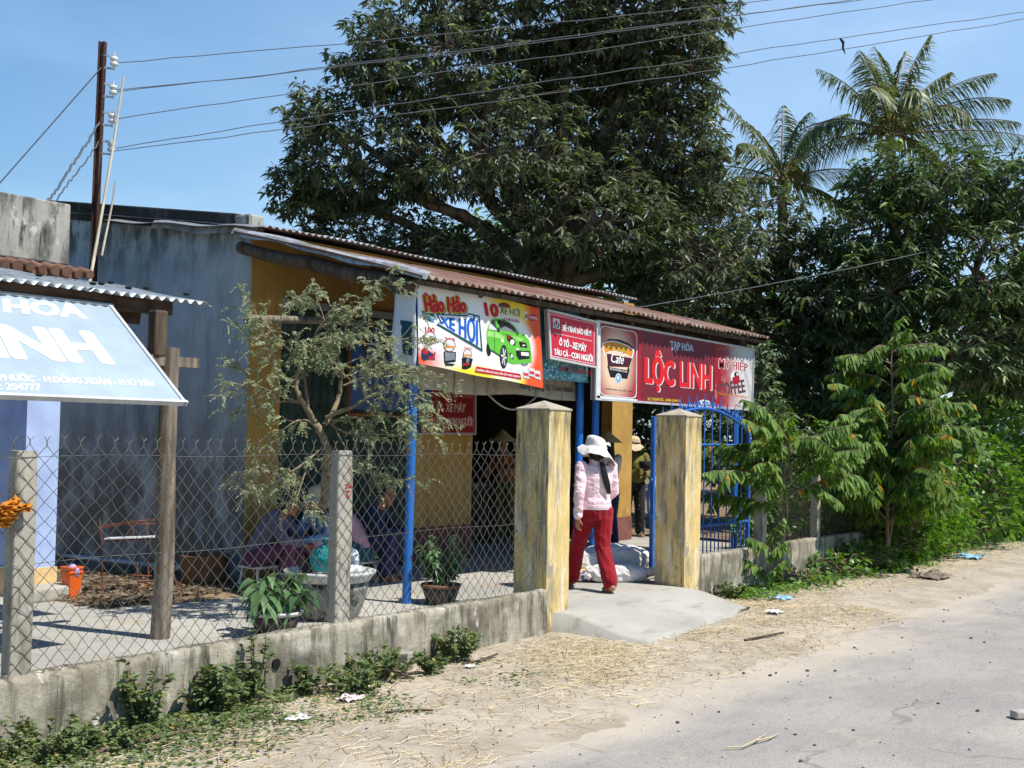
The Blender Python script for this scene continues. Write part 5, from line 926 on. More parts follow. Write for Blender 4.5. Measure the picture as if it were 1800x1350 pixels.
tree('broadleaf_shrub', 'pale small leaved shrub behind the blue gate, right of the maroon sign', (17.1, 7.9, -.1), .9, .05, [(0,0,2.2,.55,.5,.5), (.3,0,1.6,.6,.5,.5), (-.3,.1,1.3,.5,.5,.5), (.2,0,2.7,.3,.3,.3)], 330, (.11,.022), 'shrub_leaf', 9, cat='shrub')
tree('broadleaf_shrub', 'dark green shrub behind the wire netting on the right', (17.6, 7.2, -.1), .5, .05, [(0,0,.9,.9,.6,.6), (.9,.3,1.2,.9,.6,.8), (-.8,.3,.8,.7,.6,.55)], 420, (.14,.028), 'vine_leaf', 9, cat='shrub')
tree('broadleaf_shrub', 'dark tall hedge-like shrub behind the gate and the standing woman', (18.9, 10.2, -.1), 1.0, .07, [(0,0,1.5,1.3,.8,1.1), (1.3,0,1.4,1.2,.8,1.1), (-1.2,.3,1.7,1,.8,1.0), (2.5,.1,1.2,1.1,.8,1.0), (3.6,.2,1.5,1.1,.8,1.1)], 1000, (.17,.03), 'mango_leaf_fresh', 9, cat='shrub')
# leafy creeper mound at the right
def mound(name, label, lobes, n, leaf, mat, cat='bush'):
    c0 = np.array(lobes[0][:3]); t = empty(name, (c0[0], c0[1], -.2), label, cat); vs = []
    tot = sum(l[3]*l[5] for l in lobes); b = MB()
    for l in lobes:
        k = int(n*l[3]*l[5]/tot); d = unit_rand(k); d[:, 2] = np.abs(d[:, 2])*np.where(RNG.random(k) < .75, 1, -.4)
        lump = np.array([1+.35*noise.noise(tuple(q*2.5+np.array(l[:3]))) for q in d]); p = np.array(l[:3])+(R0n*d[:, :1]*l[3]+F0n*d[:, 1:2]*l[4]+np.array([0,0,1.])*d[:, 2:]*l[5])*(lump*(.72+.3*RNG.random(k)))[:, None]
        D = nrm(d+RNG.normal(size=(k,3))*.6+np.array([0,0,-.6])); U = d+np.array([0,0,.8])+RNG.normal(size=(k,3))*.3
        vs.append(leaves(p, D, U, leaf[0]*(.6+.7*RNG.random(k)), leaf[1]*(.7+.6*RNG.random(k)), .2, .2, ts=np.array([0,.25,.6,1.]), ws=np.array([.5,1.,.75,.04])))
        for i in range(0, k, 14): b.tube(curve((l[0], l[1], -.15), p[i], .2, 5, .05), [.012,.01,.008,.006,.004], 4, cap=False)
    b.build('stem', 'thin_bark', t); V, Q, _ = join(vs); npmesh('foliage', V, Q, mat, t); return t
mound('creeper_bush', 'bright green creeper covered bush beside the road at the far right', [(20.9,5.9,.6,1.1,.8,1.25), (22.3,6.1,.5,1.5,.9,1.7), (24.2,6.1,.4,1.8,1,1.6), (19.6,6.4,.5,.8,.7,1.0), (26.5,6.2,.4,2,1,1.9), (20.2,5.6,.2,.9,.5,.5), (18.6,6.3,1.0,.8,.6,.9), (19.3,5.9,.3,.7,.5,.7)], 10500, (.13,.045), 'vine_leaf')
mound('creeper_bush', 'tangled green undergrowth over the end of the right low wall', [(17.0,5.75,.3,.8,.4,1.0), (17.9,5.75,.4,.9,.5,1.35), (17.4,5.8,.1,.9,.4,.7), (18.4,5.8,.2,.9,.5,.9), (16.6,5.7,-.1,.7,.35,.45), (15.6,5.65,-.15,.7,.3,.4), (14.7,5.65,-.15,.6,.25,.28), (13.6,5.65,-.18,.6,.22,.2), (17.2,6.5,.6,.8,.5,.9), (16.2,6.6,.4,.8,.4,.7), (15.1,6.6,.3,.6,.4,.55)], 11500, (.085,.026), 'vine_leaf')
# palms
def palm(label, top, trunk_h, fronds, L0, seed):
    rng = np.random.default_rng(seed); top = np.array(top, float); base = top-np.array([-.4, .3, trunk_h]); t = empty('coconut_palm', base, label, 'palm tree', 'coconut palms behind the mango trees')
    b = MB(); b.tube(curve(base, top, 0, 10, .02), list(np.linspace(.2, .12, 10)), 10); b.build('trunk', 'bark', t)
    for r_, e0, bend, L in fronds:
        az = r_+rng.normal()*.12; e0 += rng.normal()*.1; bend *= .55+.55*rng.random(); dirh = R0n*math.cos(az)+F0n*math.sin(az); n = 18; p = top.copy(); pts = [p.copy()]; e = e0
        for i in range(n):
            e -= bend/n*(.4+1.2*i/n); p = p+(dirh*math.cos(e)+np.array([0,0,1])*math.sin(e))*L*L0/n; pts.append(p.copy())
        pts = np.array(pts); b = MB(); b.tube(pts, list(np.linspace(.035, .006, n+1)), 5, 0)
        k = 64; s = np.linspace(.12, .995, k)*n; i0 = np.minimum(s.astype(int), n-1); f = (s-i0)[:, None]
        Pp = pts[i0]*(1-f)+pts[i0+1]*f; Tn = nrm(pts[i0+1]-pts[i0]); vs = []
        side0 = nrm(np.cross(Tn, np.tile(np.array([0,0,1.]), (k,1))))
        for sg in (-1, 1):
            D = nrm(Tn*(.75+.2*rng.random((k,1)))+side0*sg*(.6+.3*rng.random((k,1)))+np.array([0,0,-1.])*(.25+.45*rng.random((k,1)))+np.array(R0n)*.34+rng.normal(size=(k,3))*.08)
            ll = (.55+.6*rng.random(k))*L0*.21*np.sin(np.clip(np.linspace(.22, 1.02, k), 0, 1)*math.pi)**.55+.12
            vs.append(leaves(Pp, D, np.cross(D, side0*sg)+np.array([0,0,.4]), ll, .021*np.ones(k), .35, .6))
        V, Q, _ = join(vs)
        fo = b.build('frond', 'thin_bark', t); npmesh('leaflets', V, Q, 'palm_leaf', fo)
    b = MB()
    for i in range(7):
        a = rng.random()*6.28; b.ell(top+np.array([.22*math.cos(a), .22*math.sin(a), -.18-.1*rng.random()]), (.11,.11,.14), None, 10, 7)
    b.build('coconut', 'mango_fruit', t); return t
palm('tall coconut palm with wind-blown fronds rising above the right mango trees', (29.45, 9.96, 9.0), 9.4, [
  (1.6,1.5,.35,.85), (2.3,1.45,.5,.8), (1.0,1.4,.55,.9), (.55,1.05,.8,.95), (2.0,1.25,.6,.85), (-.15,.65,1.0,1.0), (.3,1.25,.55,.95), (.1,.85,.75,1.0), (-.1,.45,.9,1.0), (3.0,1.1,.7,.85), (3.2,.75,1.5,.95), (3.4,.45,1.7,1.0), (2.7,.3,1.9,.9), (-.3,.15,.6,1.15), (1.2,1.0,1.2,.9), (-1.4,.9,1.5,.9), (-.9,.6,1.6,.9), (4.2,.5,1.7,.9), (.6,.3,1.6,.9), (-2.2,1.2,.9,.8)], 3.0, 3)
palm('shorter coconut palm left of the tall one, beside the huge mango', (29.8, 12.95, 8.25), 8.5, [
  (1.4,1.5,.3,.85), (2.9,1.15,.35,1.0), (.25,1.1,.9,1.05), (.0,.75,1.3,1.0), (3.2,.5,1.5,.9), (-.5,.35,1.4,.9), (2.2,1.2,1.0,.8), (3.6,.1,1.5,.9), (1.0,.8,1.5,.85), (-1.4,1.2,1.3,.85), (.4,.15,1.4,.9), (-2.4,.7,1.5,.85)], 2.7, 5)
# young roadside trees with long arching feathery branches
def young_tree(label, base, height, branches, seed, extra=1, kL=1.2):
    r9 = np.random.default_rng(seed+90); branches = list(branches)+[(min(height*.96, max(.3, h+r9.normal()*.12)), a+r9.normal()*.9, L*(.55+.45*r9.random()), e+r9.normal()*.25) for h, a, L, e in branches for _ in range(extra)]
    rng = np.random.default_rng(seed); base = np.array(base, float); t = empty('young_tree', base, label, 'tree', 'young roadside trees'); b = MB(); top = base+np.array([.12, -.02, height])
    tr = curve(base, top, 0, 9, .02); b.tube(tr, list(np.linspace(.028, .006, 9)), 8); vs = []
    def sprig(p0, d, L, r0, depth):
        n = 9; p = p0.copy(); pts = [p.copy()]; d = nrm(d)
        for i in range(n): d = nrm(d+np.array([0,0,-.125])+rng.normal(size=3)*.085); p = p+d*L/n; pts.append(p.copy())
        pts = np.array(pts); b.tube(pts, list(np.linspace(r0, .002, n+1)), 5, cap=False)
        k = int(L/.026); s = np.linspace(.18 if depth == 0 else .06, 1, k)*n; i0 = np.minimum(s.astype(int), n-1); f = (s-i0)[:, None]; Pp = pts[i0]*(1-f)+pts[i0+1]*f; T = nrm(pts[i0+1]-pts[i0]); S = nrm(np.cross(T, np.tile([0,0,1.], (k,1))))
        for sg in (-1, 1):
            D = nrm(T*.45+S*sg*.75+np.array([0,0,-.85])+rng.normal(size=(k,3))*.24); L2 = (.095+.07*rng.random(k))*np.minimum(1, .5+np.sin(np.linspace(.15, 1, k)*math.pi))
            vs.append(leaves(Pp, D, S*sg*.3+np.array([0,0,1.]), L2, .019+.006*rng.random(k), .3, .3))
        if depth == 0 and L > .5:
            for q in (.3, .5, .7):
                i = int(q*n); sprig(pts[i], d*.0+nrm(pts[i+1]-pts[i])+S[0]*rng.choice([-1,1])*(.6+.3*rng.random())+np.array([0,0,.1]), L*.45*(1.1-q*.6), r0*.5, 1)
    for (h, az, L, el) in branches:
        q = h/height*8; i = min(int(q), 7); p0 = tr[i]*(1-(q-i))+tr[i+1]*(q-i)
        el = el+.3; L = L*kL; sprig(p0, R0n*math.cos(az)*math.cos(el)+F0n*math.sin(az)*math.cos(el)+np.array([0,0,1.])*math.sin(el), L, .011, 0)
    sprig(top, np.array([.15,-.1,.9]), .35, .006, 1)
    for s_ in range(3*extra if height > 1 else 0):      # extra stems from low on the trunk
        a_ = rng.random()*6.28; e2 = base+np.array([.45*math.cos(a_)*height/3, .45*math.sin(a_)*height/3, height*(.45+.3*rng.random())]); st = curve(base+np.array([0,0,.1]), e2, .15, 7, .02); b.tube(st, list(np.linspace(.018, .007, 7)), 6)
        for q_ in (2, 3, 4, 4, 5, 5, 6, 6, 6): sprig(st[q_], np.array([math.cos(a_+rng.normal()*1.3), math.sin(a_+rng.normal()*1.3), .5+.4*rng.random()]), (.45+.5*rng.random())*min(1, height/2.4), .008, 0)
    b.build('trunk', 'thin_bark', t); V, Q, _ = join(vs); npmesh('crown', V, Q, 'young_leaf', t)
rb = np.random.default_rng(11)
young_tree('young tree with drooping feathery leaves, the tallest before the right fence', (16.1, 5.45, -.2), 3.15, [(h, a+rb.normal()*.25, (1.35-.28*h)*(1.05+.25*rb.random()) if h > .9 else 1.0, .35+.25*rb.random()) for h, a in [(.7,3.3),(.8,.2),(.9,-1.5),(1.0,3.0),(1.1,-.5),(1.2,.3),(1.3,2.6),(1.4,-1.3),(1.5,3.3),(1.6,.1),(1.7,-2.2),(1.85,2.9),(1.95,-.3),(2.1,3.3),(2.2,.4),(2.3,-1.5),(2.45,3.0),(2.6,0.),(2.75,2.8),(2.9,-.6),(1.25,-2.6),(1.75,1.2),(2.0,-1.0),(.6,-.8),(.95,-2.4),(1.1,2.2),(1.3,.8),(1.5,-2.9),(1.2,3.0),(.9,.6),(1.6,-.7),(1.0,-1.2)]], 4)
young_tree('low spreading young tree hanging over the low wall beside the blue gate', (13.25, 5.7, -.2), 1.75, [(.9,2.7,1.15,.45),(1.0,3.3,1.3,.4),(1.05,.1,1.2,.35),(1.2,-.6,1.1,.4),(1.3,3.1,1.35,.45),(1.4,.3,1.1,.5),(1.5,2.6,1.0,.5),(1.6,-1.4,.8,.6),(1.1,-2.2,.9,.4),(1.45,-2.6,.9,.55),(1.55,.0,.9,.6),(1.7,3.2,.8,.7),(1.3,-.2,1.0,.5),(1.65,1.5,.7,.7)], 9, 0, .95)
young_tree('small leafy sapling growing at the foot of the right low wall', (12.75, 5.68, -.2), .55, [(.2,-.2,.4,.7),(.25,2.9,.42,.7),(.35,-1.5,.4,.8),(.5,3.3,.35,.7)], 14, 0, .8)
# gnarled little tree standing in the big planter
tt_ = empty('potted_tree', (7.33, 7.1, .3), 'little gnarled tree with dusty feathery leaves rising from the big planter', 'tree'); b = MB(); vs = []
rg = np.random.default_rng(21); FT = np.array([0., .5, 1.])
def pinna(P, D, L):
    k = 9; n = len(P); s = np.linspace(.12, 1, k); D = nrm(D); S = nrm(np.cross(D, np.tile([0,0,1.], (n,1))+rg.normal(size=(n,3))*.3)); 
    B = P[:, None]+D[:, None]*(L[:, None]*s)[:, :, None]-np.array([0,0,1.])*(L[:, None]*.45*s**2)[:, :, None]
    for sg in (-1, 1):
        d = (D[:, None]*.5+S[:, None]*sg+np.array([0,0,-.25]))*np.ones((1,k,1)); d = d.reshape(-1,3)+rg.normal(size=(n*k,3))*.25
        ll = .020*np.minimum(1, 1.25-.6*s)[None]*np.ones((n,1)); vs.append(leaves(B.reshape(-1,3), d, np.tile([0,0,1.], (n*k,1))+rg.normal(size=(n*k,3))*.4, ll.ravel()*(.8+.5*rg.random(n*k)), .0054*np.ones(n*k), .2, .1, ts=FT, ws=np.array([.4,1.,.3])))
for r0, r1, pts in TREE_BRANCHES:
    P = np.array(pts); n = len(P); t = np.linspace(0, n-1, n*4); i0 = np.minimum(t.astype(int), n-2); f = (t-i0)[:, None]
    pm = P[np.maximum(i0-1, 0)]; pp = P[np.minimum(i0+2, n-1)]; a, c = P[i0], P[i0+1]; m0 = (c-pm)*.5; m1 = (pp-a)*.5
    sm = (2*f**3-3*f**2+1)*a+(f**3-2*f**2+f)*m0+(-2*f**3+3*f**2)*c+(f**3-f**2)*m1
    sm[1:] += rg.normal(size=sm[1:].shape)*r0*.12; b.tube(sm, list(np.linspace(r0, r1, len(sm))*.8), 7 if r0 > .02 else 5, cap=False)
    if r0 > .045: continue
    start = .25 if r0 < .02 else .55; ln = np.linalg.norm(np.diff(sm, axis=0), axis=1).sum(); nt = int(ln*16)
    for _ in range(nt):
        q = (start+(1-start)*rg.random())*(len(sm)-1); i = min(int(q), len(sm)-2); p0 = sm[i]+(sm[i+1]-sm[i])*(q-i); T = nrm(sm[i+1]-sm[i])
        d = nrm(T*.8+rg.normal(size=3)*np.array([.8,.8,.4])+np.array([0,0,.05])); L = .10+.22*rg.random(); tp = curve(p0, p0+d*L, .02, 5, .006); b.tube(tp, [.003,.0026,.002,.0016,.001], 4, cap=False)
        k = 4+int(6*rg.random()); idx = rg.integers(1, 5, k); Pp = tp[idx]; pinna(Pp, np.tile(d*.6, (k,1))+rg.normal(size=(k,3))*.6+np.array([0,0,-.05]), .06+.05*rg.random(k))
b.build('trunk', 'thin_bark', tt_); V, Q, _ = join(vs); npmesh('crown', V, Q, 'feather_leaf', tt_)
# leafy plants: a few stems carrying drooping leaves
def leafy(name, label, base, h, rad, stems, leaf, n, mat, seed, cat='plant', group=None, parent=None, droop=.45, up=.25):
    rng = np.random.default_rng(seed); base = np.array(base, float); t = empty(name, base, label, cat, group); b = MB(); vs = []
    for s in range(stems):
        a = rng.random()*6.28; r = rad*math.sqrt(rng.random()); tip = base+np.array([r*math.cos(a), r*math.sin(a), h*(.45+.55*rng.random())]); pts = curve(base+np.array([r*.25*math.cos(a), r*.25*math.sin(a), 0]), tip, .1*h, 6, .01*h)
        b.tube(pts, list(np.linspace(.006, .002, 6)*(h/.5+.4)), 5, cap=False); k = n//stems; q = (.2+.8*rng.random(k))*5; i0 = np.minimum(q.astype(int), 4); f = (q-i0)[:, None]; P = pts[i0]*(1-f)+pts[i0+1]*f
        az = rng.random(k)*6.28; D = np.stack([np.cos(az), np.sin(az), up+rng.normal(size=k)*.3], 1)+np.array([math.cos(a), math.sin(a), 0])*.4
        vs.append(leaves(P, D, np.tile([0,0,1.], (k,1))+rng.normal(size=(k,3))*.3, leaf[0]*(.55+.7*rng.random(k)), leaf[1]*(.7+.5*rng.random(k)), .25, droop, ts=np.array([0,.3,.65,1.]), ws=np.array([.2,1.,.8,.04])))
    b.build('stem', 'thin_bark', t); V, Q, _ = join(vs); npmesh('foliage', V, Q, mat, t); return t
leafy('potted_plant', 'big drooping leafy plant in the low bowl behind the mesh fence', (6.50, 6.84, .16), .36, .26, 9, (.19,.036), 130, 'pot_leaf', 3, droop=.9, up=.35)
leafy('potted_plant', 'bushy small leaved plant in the clay pot beside the blue post', (8.62, 6.96, .16), .46, .2, 16, (.075,.019), 560, 'pot_leaf', 4, droop=.6, up=.1)
# weeds along the walls and ground cover
WEEDS = [('leafy weed sprawling against the low wall at the lower left', (4.45,5.72,-.17), .36, .14, (.05,.014), 240), ('broad weed clump below the low wall beneath the log post', (4.95,5.70,-.17), .30, .20, (.05,.014), 480),
 ('tall weed stalk beside the broad weed clump at the low wall', (5.28,5.72,-.17), .42, .10, (.05,.013), 150), ('small weed right under the drain hole of the low wall', (5.72,5.70,-.17), .18, .12, (.05,.014), 110),
 ('dense weed patch by the broken brick at the foot of the low wall', (6.35,5.62,-.17), .22, .26, (.04,.011), 560), ('round weed tuft at the low wall nearest the left yellow pillar', (7.25,5.70,-.16), .22, .2, (.045,.010), 520), ('spreading weed at the very lower left corner of the verge', (3.75,5.6,-.17), .2, .26, (.042,.010), 420), ('low weed mat on the earth left of the long brown stick', (4.1,5.58,-.17), .14, .22, (.04,.010), 300), ('patchy weed between the pink paper and the low wall', (5.95,5.5,-.17), .17, .24, (.042,.010), 420),
 ('grassy weed just right of the broken brick', (6.72,5.48,-.17), .16, .14, (.04,.009), 260),
 ('weed sprouting at the foot of the right yellow pillar', (11.95,5.70,-.18), .2, .15, (.045,.012), 220)]
for i, (lb, p, h, r, lf, n) in enumerate(WEEDS): leafy('weed', lb, p, h*1.1, r*1.1, max(8, n//16), (lf[0]*1.15, lf[1]*1.15), int(n*1.7), 'weed_leaf', 40+i, 'weed', droop=.3, up=.5)
def cover(name, n, fn, leaf, mat, seed, up=.4):
    rng = np.random.default_rng(seed); P = np.array([fn(rng) for _ in range(n)]); az = rng.random(n)*6.28; D = np.stack([np.cos(az), np.sin(az), up*(.3+rng.random(n))], 1)
    V, Q = leaves(P, D, np.tile([0,0,1.], (n,1))+rng.normal(size=(n,3))*.4, leaf[0]*(.5+.9*rng.random(n)), leaf[1]*(.6+.8*rng.random(n)), .2, .2)
    o = npmesh(name, V, Q, mat, None, origin=(0,0,0)); tag(o, kind='stuff'); return o
def left_cover(r):
    while True:
        x = 2.9+4.6*r.random(); y = 5.84-abs(r.normal())*.48; lim = (x-6.6)*.5 if x > 6.6 else (x-5.6)*.35
        if (fbm(x*1.5, y*1.5, 1.)+.35*fbm(x*6, y*6, 1.)+r.normal()*.2) > .05+max(-.3, lim)*1.0 and y > 4.6 and (5.84-y) < 1.1: return (x, y, verge_z(x, y)+.05*r.random()**2)
cover('ground_cover', 6500, left_cover, (.04,.009), 'weed_leaf', 5)
def right_cover(r):
    x = 11.9+16*r.random()**1.3; y = 5.85-abs(r.normal())*(.22+.02*(x-12)); return (x, y, verge_z(x, y)+.05*r.random()*(1+max(0, x-15)*.2))
cover('ground_cover', 9000, right_cover, (.055,.013), 'vine_leaf', 6)
cover('leaf_litter', 1900, lambda r: (6.4+1.8*r.random(), 8.8+2.2*r.random()**1.4, .035+.02*r.random()), (.07,.016), 'dry_leaf', 7, .15)
# ------------------------------------------------------------------ people
basic('skin', c255(176,124,98), .55, .1, 12, .1, 80, .4); basic('skin_tan', c255(166,104,76), .55, .1, 12, .1, 80, .4)
basic('eye_dark', c255(40,30,28), .3, .05); basic('lip', c255(140,74,66), .5, .1); basic('hair_black', c255(28,24,24), .38, .2, 30, .3, 120, .5)
def cloth(name, col, pattern=None, rough=.85, wr=.5, scale=(14,14,5)):
    t = NT(name); c = t.mix(t.ramp(t.noise(5), .3, .7), sc3(col, .92), sc3(col, 1.05))
    if pattern:
        v = t.n('ShaderNodeTexVoronoi'); v.inputs['Scale'].default_value = pattern[1]; t.l(t.co, v.inputs['Vector']); c = t.mix(t.ramp(v.outputs['Distance'], pattern[2], pattern[2]-.12), c, pattern[0])
    b = t.bump(t.noise(1, scale, (1,2,3), 3, .5), wr, .03); t.bump(t.noise(300, detail=1), .2, .001, b); M[name] = t.fin(c, rough, .2)
    t.b.inputs['Sheen Weight'].default_value = .15; return M[name]
cloth('pink_jacket', c255(244,212,217), rough=.6, wr=.7, scale=(11,11,14)); cloth('red_trousers', c255(146,14,30), (c255(104,8,20), 70, .34), .8, .8, (14,14,5)); cloth('white_cotton', c255(236,232,226), rough=.85, wr=.4, scale=(16,16,10))
cloth('olive_shirt', c255(122,116,58)); cloth('dotted_trousers', c255(34,32,36), (c255(190,180,170), 38, .22)); cloth('pale_shirt', c255(226,206,204)); cloth('navy_trousers', c255(40,46,84)); cloth('brown_shirt', c255(170,104,52)); cloth('green_trousers', c255(112,116,60))
cloth('purple_shirt', c255(104,98,116)); cloth('plum_trousers', c255(96,52,80), (c255(170,110,130), 40, .2)); cloth('blue_shirt', c255(120,156,196), (c255(210,222,230), 22, .3)); cloth('rose_trousers', c255(206,160,176)); cloth('navy_shirt', c255(36,48,78)); cloth('teal_trousers', c255(44,92,104), (c255(120,160,160), 30, .25)); cloth('tan_hat', c255(206,188,156)); cloth('black_rubber', c255(40,42,40)); cloth('sandal', c255(120,128,120))
def straw_mat():
    t = NT('straw_hat'); w_ = t.n('ShaderNodeTexWave'); w_.wave_type = 'RINGS'; w_.rings_direction = 'Z'; w_.inputs['Scale'].default_value = 30; t.l(t.co, w_.inputs['Vector'])
    c = t.mix(w_.outputs['Fac'], c255(190,166,116), c255(222,202,154)); t.bump(w_.outputs['Fac'], .3, .003); M['straw_hat'] = t.fin(c, .7, .2)
straw_mat()
def remesh(mb, name, mats, parent, voxel=.008, smooth=6, wrinkle=0., wscale=(9,9,9), seed=0., post=None):
    me = bpy.data.meshes.new('tmp'); me.from_pydata([tuple(p) for p in mb.v], [], mb.f); o = bpy.data.objects.new('tmp', me); COL.objects.link(o)
    q = o.modifiers.new('r', 'REMESH'); q.mode = 'VOXEL'; q.voxel_size = voxel; q.use_smooth_shade = True
    q = o.modifiers.new('s', 'SMOOTH'); q.iterations = smooth; q.factor = .5
    dg = bpy.context.evaluated_depsgraph_get(); out = bpy.data.meshes.new_from_object(o.evaluated_get(dg)); bpy.data.objects.remove(o); bpy.data.meshes.remove(me)
    n = len(out.vertices); co = np.empty(n*3); out.vertices.foreach_get('co', co); co = co.reshape(-1,3); no = np.empty(n*3); out.vertices.foreach_get('normal', no); no = no.reshape(-1,3)
    if wrinkle:
        d = np.array([noise.noise((c[0]*wscale[0]+seed+c[2]*6, c[1]*wscale[1]-c[2]*5, c[2]*wscale[2]))+.5*noise.noise((c[0]*wscale[0]*2.1+seed, c[1]*wscale[1]*2.1, c[2]*wscale[2]*2.1+4)) for c in co]); d = 1-2*np.abs(d); co += no*(d*wrinkle)[:, None]
    out.name = name; ob = bpy.data.objects.new(name, out); COL.objects.link(ob); out.materials.clear()
    for m in mats: out.materials.append(M[m])
    pc = np.empty(len(out.polygons)*3); out.polygons.foreach_get('center', pc)
    if post: out.polygons.foreach_set('material_index', post(pc.reshape(-1,3)).astype(np.int32))
    out.vertices.foreach_set('co', co.ravel()); out.polygons.foreach_set('use_smooth', np.ones(len(out.polygons), bool)); out.update()
    ob.parent = parent; WL[ob.name] = WL[parent.name]; return ob
def limb(b, pts, rad, n=12):
    """tapered limb with rounded ends"""
    pts = [Vector(p) for p in pts]; rad = list(rad); a = (pts[0]-pts[1]).normalized(); c = (pts[-1]-pts[-2]).normalized(); P = []; Q = []
    for k in (.98, .7, .35): P.append(pts[0]+a*rad[0]*k); Q.append(rad[0]*math.sqrt(1-k*k))
    P += pts; Q += rad
    for k in (.35, .7, .98): P.append(pts[-1]+c*rad[-1]*k); Q.append(rad[-1]*math.sqrt(1-k*k))
    b.tube(P, Q, n)
def loft(b, spine, n=18, lat=Vector((1,0,0))):
    """torso: (centre, half width, half depth) along a spine"""
    rs = []
    for i, (c, rx, ry) in enumerate(spine):
        c = Vector(c); d = (Vector(spine[min(i+1, len(spine)-1)][0])-Vector(spine[max(i-1, 0)][0])).normalized(); f = d.cross(lat).normalized()
        rs.append([c+lat*(rx*math.cos(a)*(1 if abs(math.cos(a)) < .8 else 1))+f*(ry*math.sin(a)) for a in (2*math.pi*k/n for k in range(n))])
    b.rings(rs)
def hand(b, w, d, nrm_, side, curl=.5, s=1., fr=.0078):
    """five separate fingers of unequal length and a thumb from the side of the palm"""
    w, d, nn = Vector(w), Vector(d).normalized(), Vector(nrm_); nn = (nn-d*nn.dot(d)).normalized(); sd = d.cross(nn)*side
    limb(b, [w-d*.02*s, w+d*.012*s], [.022*s, .023*s], 10)
    m = Matrix((sd, d, nn)).transposed(); b.ell(w+d*.048*s, (.036*s, .05*s, .0145*s), m, 14, 9)
    for k, (off, L) in enumerate(((-.027,.062), (-.0095,.072), (.009,.068), (.026,.052))):
        p = w+d*.082*s+sd*off*s; pts = [w+d*.05*s+sd*off*.8*s, p]; e = d+sd*off*2.5; a = 0
        for seg, fr_ in ((.45,.5), (.32,.9), (.25,.8)):
            a += curl*fr_*.75; q = (e.normalized()*math.cos(a)+nn*math.sin(a)); p = p+q*L*seg*s*1.05; pts.append(p)
        limb(b, pts, [fr*1.05*s, fr*1.05*s, fr*s, fr*.92*s, fr*.8*s], 8)
    p = w+d*.02*s-sd*.03*s; limb(b, [w+d*.012*s-sd*.012*s, p+d*.012*s, p+(d*.035-sd*.016+nn*.012)*s, p+(d*.062-sd*.014+nn*.026)*s], [.013*s,.0115*s,.0098*s,.0085*s], 8)
def head(b, c, f, s=1., up=Vector((0,0,1))):
    """c centre, f facing; returns frame for hats and hair"""
    c, f = Vector(c), Vector(f).normalized(); r = f.cross(up).normalized(); u = r.cross(f); m = Matrix((r, f, u)).transposed()
    W = lambda x, y, z: c+r*x*s+f*y*s+u*z*s
    b.ell(W(0,-.008,.02), (.074*s,.092*s,.093*s), m, 20, 14); b.ell(W(0,.018,-.035), (.058*s,.066*s,.078*s), m, 16, 12); b.ell(W(0,.055,-.088), (.026*s,.024*s,.020*s), m, 12, 8)
    for q in (-1, 1):
        b.ell(W(.036*q,.058,-.022), (.022*s,.02*s,.022*s), m, 10, 8); b.ell(W(.074*q,-.005,-.012), (.008*s,.018*s,.030*s), m, 10, 8); b.ell(W(.032*q,.078,.022), (.026*s,.010*s,.007*s), m, 10, 6)
    limb(b, [W(0,.084,.01), W(0,.098,-.022)], [.008*s,.012*s], 8); b.ell(W(0,.093,-.03), (.019*s,.012*s,.010*s), m, 10, 6); b.ell(W(0,.078,-.058), (.026*s,.012*s,.007*s), m, 10, 6); b.ell(W(0,.077,-.068), (.022*s,.012*s,.008*s), m, 10, 6)
    return W, m
def face_post(W, s=1.):
    E = [np.array(W(.032*q,.083,.004)) for q in (-1, 1)]; Lp = np.array(W(0,.088,-.063)); Br = [np.array(W(.032*q,.088,.022)) for q in (-1, 1)]
    def f(pc):
        mi = np.zeros(len(pc))
        for e in E: d = pc-e; mi[(np.abs(d[:,2]) < .006*s) & (np.linalg.norm(d, axis=1) < .016*s)] = 1
        for e in Br: d = pc-e; mi[(np.abs(d[:,2]) < .004*s) & (np.linalg.norm(d, axis=1) < .022*s)] = 1
        d = pc-Lp; mi[(np.abs(d[:,2]) < .007*s) & (np.linalg.norm(d, axis=1) < .024*s)] = 2
        return mi
    return f
def hair_cap(b, W, m, s=1., long=0.):
    b.ell(W(0,-.018,.026), (.080*s,.092*s,.086*s), m, 18, 12); b.ell(W(0,-.05,-.02), (.074*s,.052*s,.075*s), m, 16, 10)
    if long: limb(b, [W(0,-.075,-.02), W(0,-.10,-.12), W(0.01,-.10,-.22-long)], [.05*s,.045*s,.02*s])
